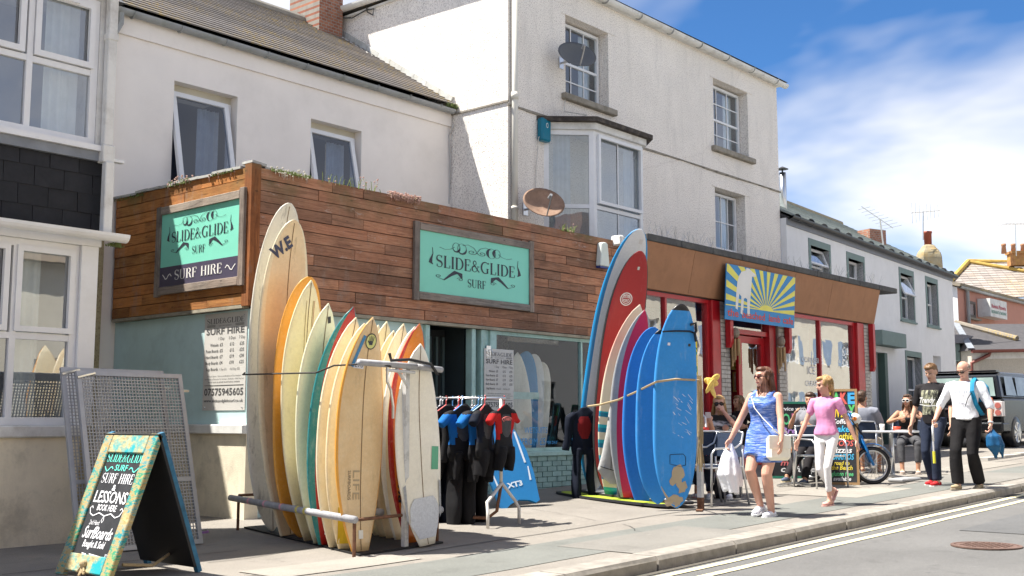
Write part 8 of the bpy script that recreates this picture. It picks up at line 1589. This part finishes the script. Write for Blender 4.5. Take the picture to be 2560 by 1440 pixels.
mb = MB(); trousers(Mn, mb, .98, .024, .02); torso_cloth(Mn, mb, -.12, .06, .014); fuse('trousers', mb, cloth('black_cotton', (.013, .012, .013), .3, 5, .5, 9), Mn['P'], .012, 2, jitter=.01, jscale=8)
hair(Mn, H_GRY, 'balding'); sunglasses(Mn, flat((.05, .03, .025), .15)); shoes(Mn, cloth('tan_suede', (.36, .29, .18)), flat((.3, .25, .18), .7))
mb = MB(); w_ = Mn['arms'][1][2]; e_ = Mn['arms'][1][1]; d_ = (w_-e_).normalized(); mb.tube([w_-d_*.035, w_-d_*.015], .036, 12); obj('wristwatch', mb, flat((.6, .6, .62), .3, metal=.5), Mn['P'], True, local=True)
P = Mn['P']; RUCK = cloth('blue_nylon', (.01, .2, .36), .2, 6, .4, 8, .6); rb = thing('rucksack', 'blue and black rucksack on the back of the man in white', 'rucksack', wp(-.08, -.22, 1.18, P), P.rotation_euler.z); mb = MB(); mb.loft([ring(z, hw, hd, 0, 0, 14) for z, hw, hd in ((-.26, .1, .07), (-.22, .16, .12), (0, .17, .13), (.18, .15, .11), (.26, .08, .06))]); fuse('pack', mb, [RUCK, FB_], rb, .012, 2, lambda c, n: 1 if c.z < -.02 else 0, jitter=.012)
inv = Matrix.Rotation(-P.rotation_euler.z, 4, 'Z'); lp = lambda v: inv @ (wp(*v, P)-rb.location)
mb = MB(); mb.tube([lp((-.13, -.14, 1.42)), lp((-.135, .0, 1.475)), lp((-.14, .1, 1.41)), lp((-.15, .15, 1.3)), lp((-.185, .12, 1.12)), lp((-.2, -.02, 1.)), lp((-.17, -.16, .98))], [(.008, .032)]*7, 6); obj('strap', mb, RUCK, rb, local=True); mb = MB(); mb.tube([lp((-.15, .16, 1.28)), lp((-.1, .18, 1.2)), lp((-.07, .185, 1.1))], .006, 5); obj('loose_strap', mb, FB_, rb, local=True); mb = MB(); mb.ell(lp((-.27, -.2, 1.1)), (.03, .06, .12)); obj('orange_pocket', mb, flat((.65, .12, .02), .6), rb, True, local=True)
hw = Mn['arms'][1][2]; jk = thing('blue_jacket', 'bundled blue rain jacket in the left hand of the man', 'jacket', wp(hw.x-.02, hw.y, hw.z-.1, P), P.rotation_euler.z); mb = MB(); q = random.Random(12)
for i in range(8): a = i*.8; mb.tube([(0, 0, .03), (.05*math.cos(a)-.02, .08*math.sin(a), -.07), (.06*math.cos(a)-.03, .13*math.sin(a)-.03, -.17), (.03*math.cos(a)-.04, .08*math.sin(a)-.09, -.3-.04*math.sin(a*2))], [.025, .045, .045, .015], 8)
fuse('cloth', mb, cloth('dark_blue_nylon', (.012, .085, .2), .3, 7, .5, 9, .5), jk, .013, 2, jitter=.025, jscale=9)
hw = Mn['arms'][0][2]; sk = thing('walking_stick', 'folded stick with white handle and yellow tip in the man\'s right hand', 'stick', wp(hw.x, hw.y, hw.z-.08, P), P.rotation_euler.z); mb = MB(); mb.tube([(0, -.06, .03), (0, .05, .04), (0, .09, -.02), (.0, .09, -.2)], .016, 8); obj('handle', mb, WHITE, sk, True, local=True); mb = MB(); mb.tube([(0, .09, -.2), (0, .085, -.34)], .013, 8); obj('shaft', mb, flat((.5, .5, .52), .4), sk, local=True); mb = MB(); mb.tube([(0, .085, -.34), (0, .08, -.5)], .02, 8); obj('tip', mb, flat((.65, .6, .05), .5), sk, local=True)
# ------------------------------------------------------------------ people seated outside the cafe
def sit(label, px, py, D, th, **k):
    p = atd(px, py, D); loc = Vector((p.x, p.y, gz(p.x))); f = Vector((-math.sin(th), math.cos(th), 0)); c = loc+f*-.02
    return loc, f
def seated(label, px, py, D, th, chair_label=None, **k):
    loc, f = sit(label, px, py, D, th)
    if chair_label: chair(chair_label, (loc.x, loc.y), th)
    sitf = dict(pelvis=.56, feet=((.12, .46, .075), (-.12, .42, .075)), knee_h=((.1, .3, 1), (-.1, .3, 1)), voxel=.009); sitf.update(k)
    d = person(label, loc, th, **sitf); return d
A = seated('blonde seated woman in sunglasses eating and holding a phone', 1800, 1090, 14.6, R(118), 'cafe chair of the blonde woman with sunglasses', H=1.62, sex='f', skin=SK_P, girth=.98, hands=((.16, .3, .93), (-.06, .2, 1.08)), elbow_h=((.6, -.2, -1), (-.8, .1, -1)), curl=(.9, 1.), grip=(True, True), palm=((-.6, -.5, .2), (.6, -.6, .2)), hairm=H_BLO, glasses=True, head_pitch=R(-6))
def m_bw():
    t = NT('black_white_top'); sx = t.n('ShaderNodeSeparateXYZ'); t.l(t.pos(obj_=True), sx.inputs[0]); c = t.ramp(t.noise(t.pos((4, 4, 16), obj_=True), 1.3, 5, .7), (.42, (.03, .03, .035)), (.52, (.5, .5, .52)), (.65, (.75, .75, .77))); return t.fin(t.mix(t.math('GREATER_THAN', sx.outputs[2], .96), c, (.015, .015, .015)), .85)
mb = MB(); torso_cloth(A, mb, -.05, .5, .018); sleeves(A, mb, .25, .02); fuse('top', mb, m_bw(), A['P'], .012, 3, jitter=.006); NAVY = cloth('navy_trousers', (.012, .015, .03), .2); mb = MB(); trousers(A, mb, .95, .014); torso_cloth(A, mb, -.1, .03, .014); fuse('trousers', mb, NAVY, A['P'], .013, 2); hair(A, H_BLO, 'long', .3, .02, .02); sunglasses(A, None, flat((.04, .02, .012), .2), 1.1); shoes(A, CANV, flat((.7, .7, .7), .7))
ph = A['arms'][0][2]; pp_ = thing('phone', 'phone in a white case held by the blonde woman', 'phone', wp(ph.x-.03, ph.y+.06, ph.z+.05, A['P']), R(118)); mb = MB(); mb.box(-.036, .036, -.006, .006, -.03, .09); obj('case', mb, flat((.6, .55, .55), .3), pp_, local=True, bevel=.004)
C2 = seated('seated woman in a coral top with her back to the camera', 1742, 1090, 13.9, R(-42), 'cafe chair with its back turned, under the woman in coral', H=1.6, sex='f', skin=SK_T, girth=.98, hands=((.2, .35, .8), (-.2, .35, .8)), hairm=H_BRN)
mb = MB(); torso_cloth(C2, mb, -.05, .36, .014); fuse('top', mb, cloth('coral_jersey', (.72, .08, .07), .06), C2['P'], .012, 2); mb = MB()
for k in (1, -1): mb.tube([C2['Tl'] @ Vector((k*.09, -.1, .34)), C2['Tl'] @ Vector((k*.09, -.075, .46)), C2['Tl'] @ Vector((k*.09, .03, .5)), C2['Tl'] @ Vector((k*.08, .1, .36))], .012, 6)
obj('straps', mb, CHW, C2['P'], local=True); mb = MB(); trousers(C2, mb, .9, .014); torso_cloth(C2, mb, -.1, .03, .014); fuse('trousers', mb, NAVY, C2['P'], .013, 2); hair(C2, H_BRN, 'short'); shoes(C2, CANV, flat((.6, .1, .1), .7))
Dd = seated('seated person in black at the table behind the girl', 2030, 1090, 16.9, R(96), 'cafe chair behind the girl in pink', H=1.68, sex='m', skin=SK_T, girth=.95, hands=((.14, .33, .98), (-.1, .3, .82)), elbow_h=((.6, -.2, -1), (-.6, -.2, -1)), feet=((.14, .75, .075), (-.1, .62, .075)), hairm=H_BRN)
mb = MB(); torso_cloth(Dd, mb, -.05, .5, .02); sleeves(Dd, mb, .4, .024); fuse('tee_shirt', mb, cloth('grey_tee_b', (.2, .2, .22)), Dd['P'], .013, 2); mb = MB(); trousers(Dd, mb, .97, .02); torso_cloth(Dd, mb, -.1, .03, .014); fuse('trousers', mb, BLKT, Dd['P'], .013, 2); hair(Dd, H_BRN, 'short'); shoes(Dd, cloth('striped_plimsoll', (.1, .13, .2), .8, 30), flat((.45, .38, .25), .7))
Ee = seated('seated man in shorts and grey tee shirt behind the moped', 2158, 1090, 18.6, R(-78), 'cafe chair behind the moped', H=1.75, sex='m', skin=SK_T, hands=((.18, .4, .84), (-.18, .4, .84)), elbow_h=((.6, -.4, -1), (-.6, -.4, -1)), hairm=H_BRN, feet=((.14, .5, .075), (-.12, .44, .075)))
mb = MB(); torso_cloth(Ee, mb, -.05, .5, .02); sleeves(Ee, mb, .4, .026); fuse('tee_shirt', mb, cloth('grey_tee', (.22, .23, .27)), Ee['P'], .013, 2); mb = MB(); trousers(Ee, mb, .45, .03, .02); torso_cloth(Ee, mb, -.1, .03, .02); fuse('shorts', mb, cloth('cream_pattern_shorts', (.6, .52, .42), .35, 12), Ee['P'], .013, 2); hair(Ee, H_BRN, 'short')
Ff = seated('seated woman with white framed sunglasses leaning on the table', 2272, 1092, 18.6, R(112), 'cafe chair of the woman with white sunglasses', H=1.62, sex='f', skin=SK_T, hands=((.16, .38, .88), (-.17, .3, .90)), elbow_h=((.7, .1, -.5), (-.7, .1, -.6)), hairm=H_BRN, glasses=True, head_yaw=R(-20), lean=.12)
mb = MB(); torso_cloth(Ff, mb, -.05, .38, .013); fuse('vest', mb, BLKT, Ff['P'], .013, 2); mb = MB(); trousers(Ff, mb, .9, .012); torso_cloth(Ff, mb, -.1, .03, .014); fuse('leggings', mb, cloth('grey_denim', (.07, .07, .075), .4, 9), Ff['P'], .013, 2); hair(Ff, H_BRN, 'long', .28, .03, -.03); sunglasses(Ff, None, flat((.75, .72, .68), .4), 1.05); shoes(Ff, cloth('pale_sandal', (.5, .42, .36)), None, True, 'sandal')
Gg = seated('dark haired seated person inside the cafe doorway', 1850, 1090, 19.3, R(60), None, H=1.66, sex='f', skin=SK_T, hairm=H_BRN); mb = MB(); torso_cloth(Gg, mb, -.05, .5, .02); sleeves(Gg, mb, .9, .02); fuse('jumper', mb, BLKT, Gg['P'], .013, 2); mb = MB(); trousers(Gg, mb, .97, .02); fuse('trousers', mb, BLKT, Gg['P'], .013, 2); hair(Gg, H_LBR, 'long', .22)
c_ = ong(1838, 1268); chair('empty cafe chair beside the woman in the blue dress', (c_.x+.15, c_.y+.35), R(70)); c_ = ong(2088, 1222); chair('empty cafe chair behind the legs of the girl in pink', (c_.x+.1, c_.y+.25), R(150))
c_ = ong(1815, 1245); bg_ = thing('beach_bag', 'black and purple beach bag under the cafe chairs', 'bag', c_); mb = MB(); mb.loft([ring(z, a, b, c_.y, c_.x, 14) for z, a, b in ((c_.z+.005, .16, .1), (c_.z+.12, .2, .13), (c_.z+.26, .17, .1))]); obj('body', mb, BAGB, bg_, True); mb = MB(); mb.loft([ring(z, a, b, c_.y, c_.x, 14) for z, a, b in ((c_.z+.262, .17, .1), (c_.z+.33, .15, .08), (c_.z+.37, .08, .04))]); obj('towel', mb, paint('purple_towel', (.3, .08, .4), .9, .6, 14, .3), bg_, True)
# yellow flag and small painted board by the cafe window
p = ony(1737, 1000, 8.4); fb = thing('banner', 'narrow yellow and green banner behind the blue foam board', 'banner', (p.x, 8.4, gz(p.x))); z1_ = ony(1737, 852, 8.4).z; mb = MB(); mb.tube([(p.x, 8.4, gz(p.x)), (p.x, 8.4, z1_)], .012, 6); obj('pole', mb, STEEL, fb); mb = MB(); mb.box(p.x-.06, p.x+.05, 8.375, 8.385, z1_-1.1, z1_); obj('cloth', mb, flat((.7, .55, .02), .7), fb)
for k in range(4): mb = MB(); put_text(mb, 'SOL'[k % 3], (p.x, 8.374, z1_-.2-.25*k), EX, Z3, -EY, 0, 0, .1, .09, 'C', .002, .03); obj('lettering', mb, flat((.02, .25, .08), .7), fb, fix=False)
tx_ = mboard('small painted menu board behind the white post', ong(1778, 1225)+Vector((.9, .9, 0)), (-.8, -.6), .4, 1.25, flat((.1, .3, .4), .6))
for i, ch_ in enumerate('KEY'): tx_(ch_, -.08+.02*i, 1.05-.17*i, .15, .12, cols[(i+1) % 4], bo=.05)
tx_('cafe', 0, .62, .1, .26, (.05, .45, .6), 'C', .2)
# small joined pieces (letters, blossoms, prints) count as stuff parts
for o in bpy.data.objects:
    if o.parent and o.name.split('.')[0] in ('lettering', 'flowers', 'white_print', 'chalk_white', 'chalk_teal', 'scrollwork', 'screws', 'leaves', 'blooms', 'spokes', 'elements', 'gutter_bracket'): o['kind'] = 'stuff'
bpy.data.scenes.remove(TSC)
if TOB: bpy.data.objects.remove(TOB)
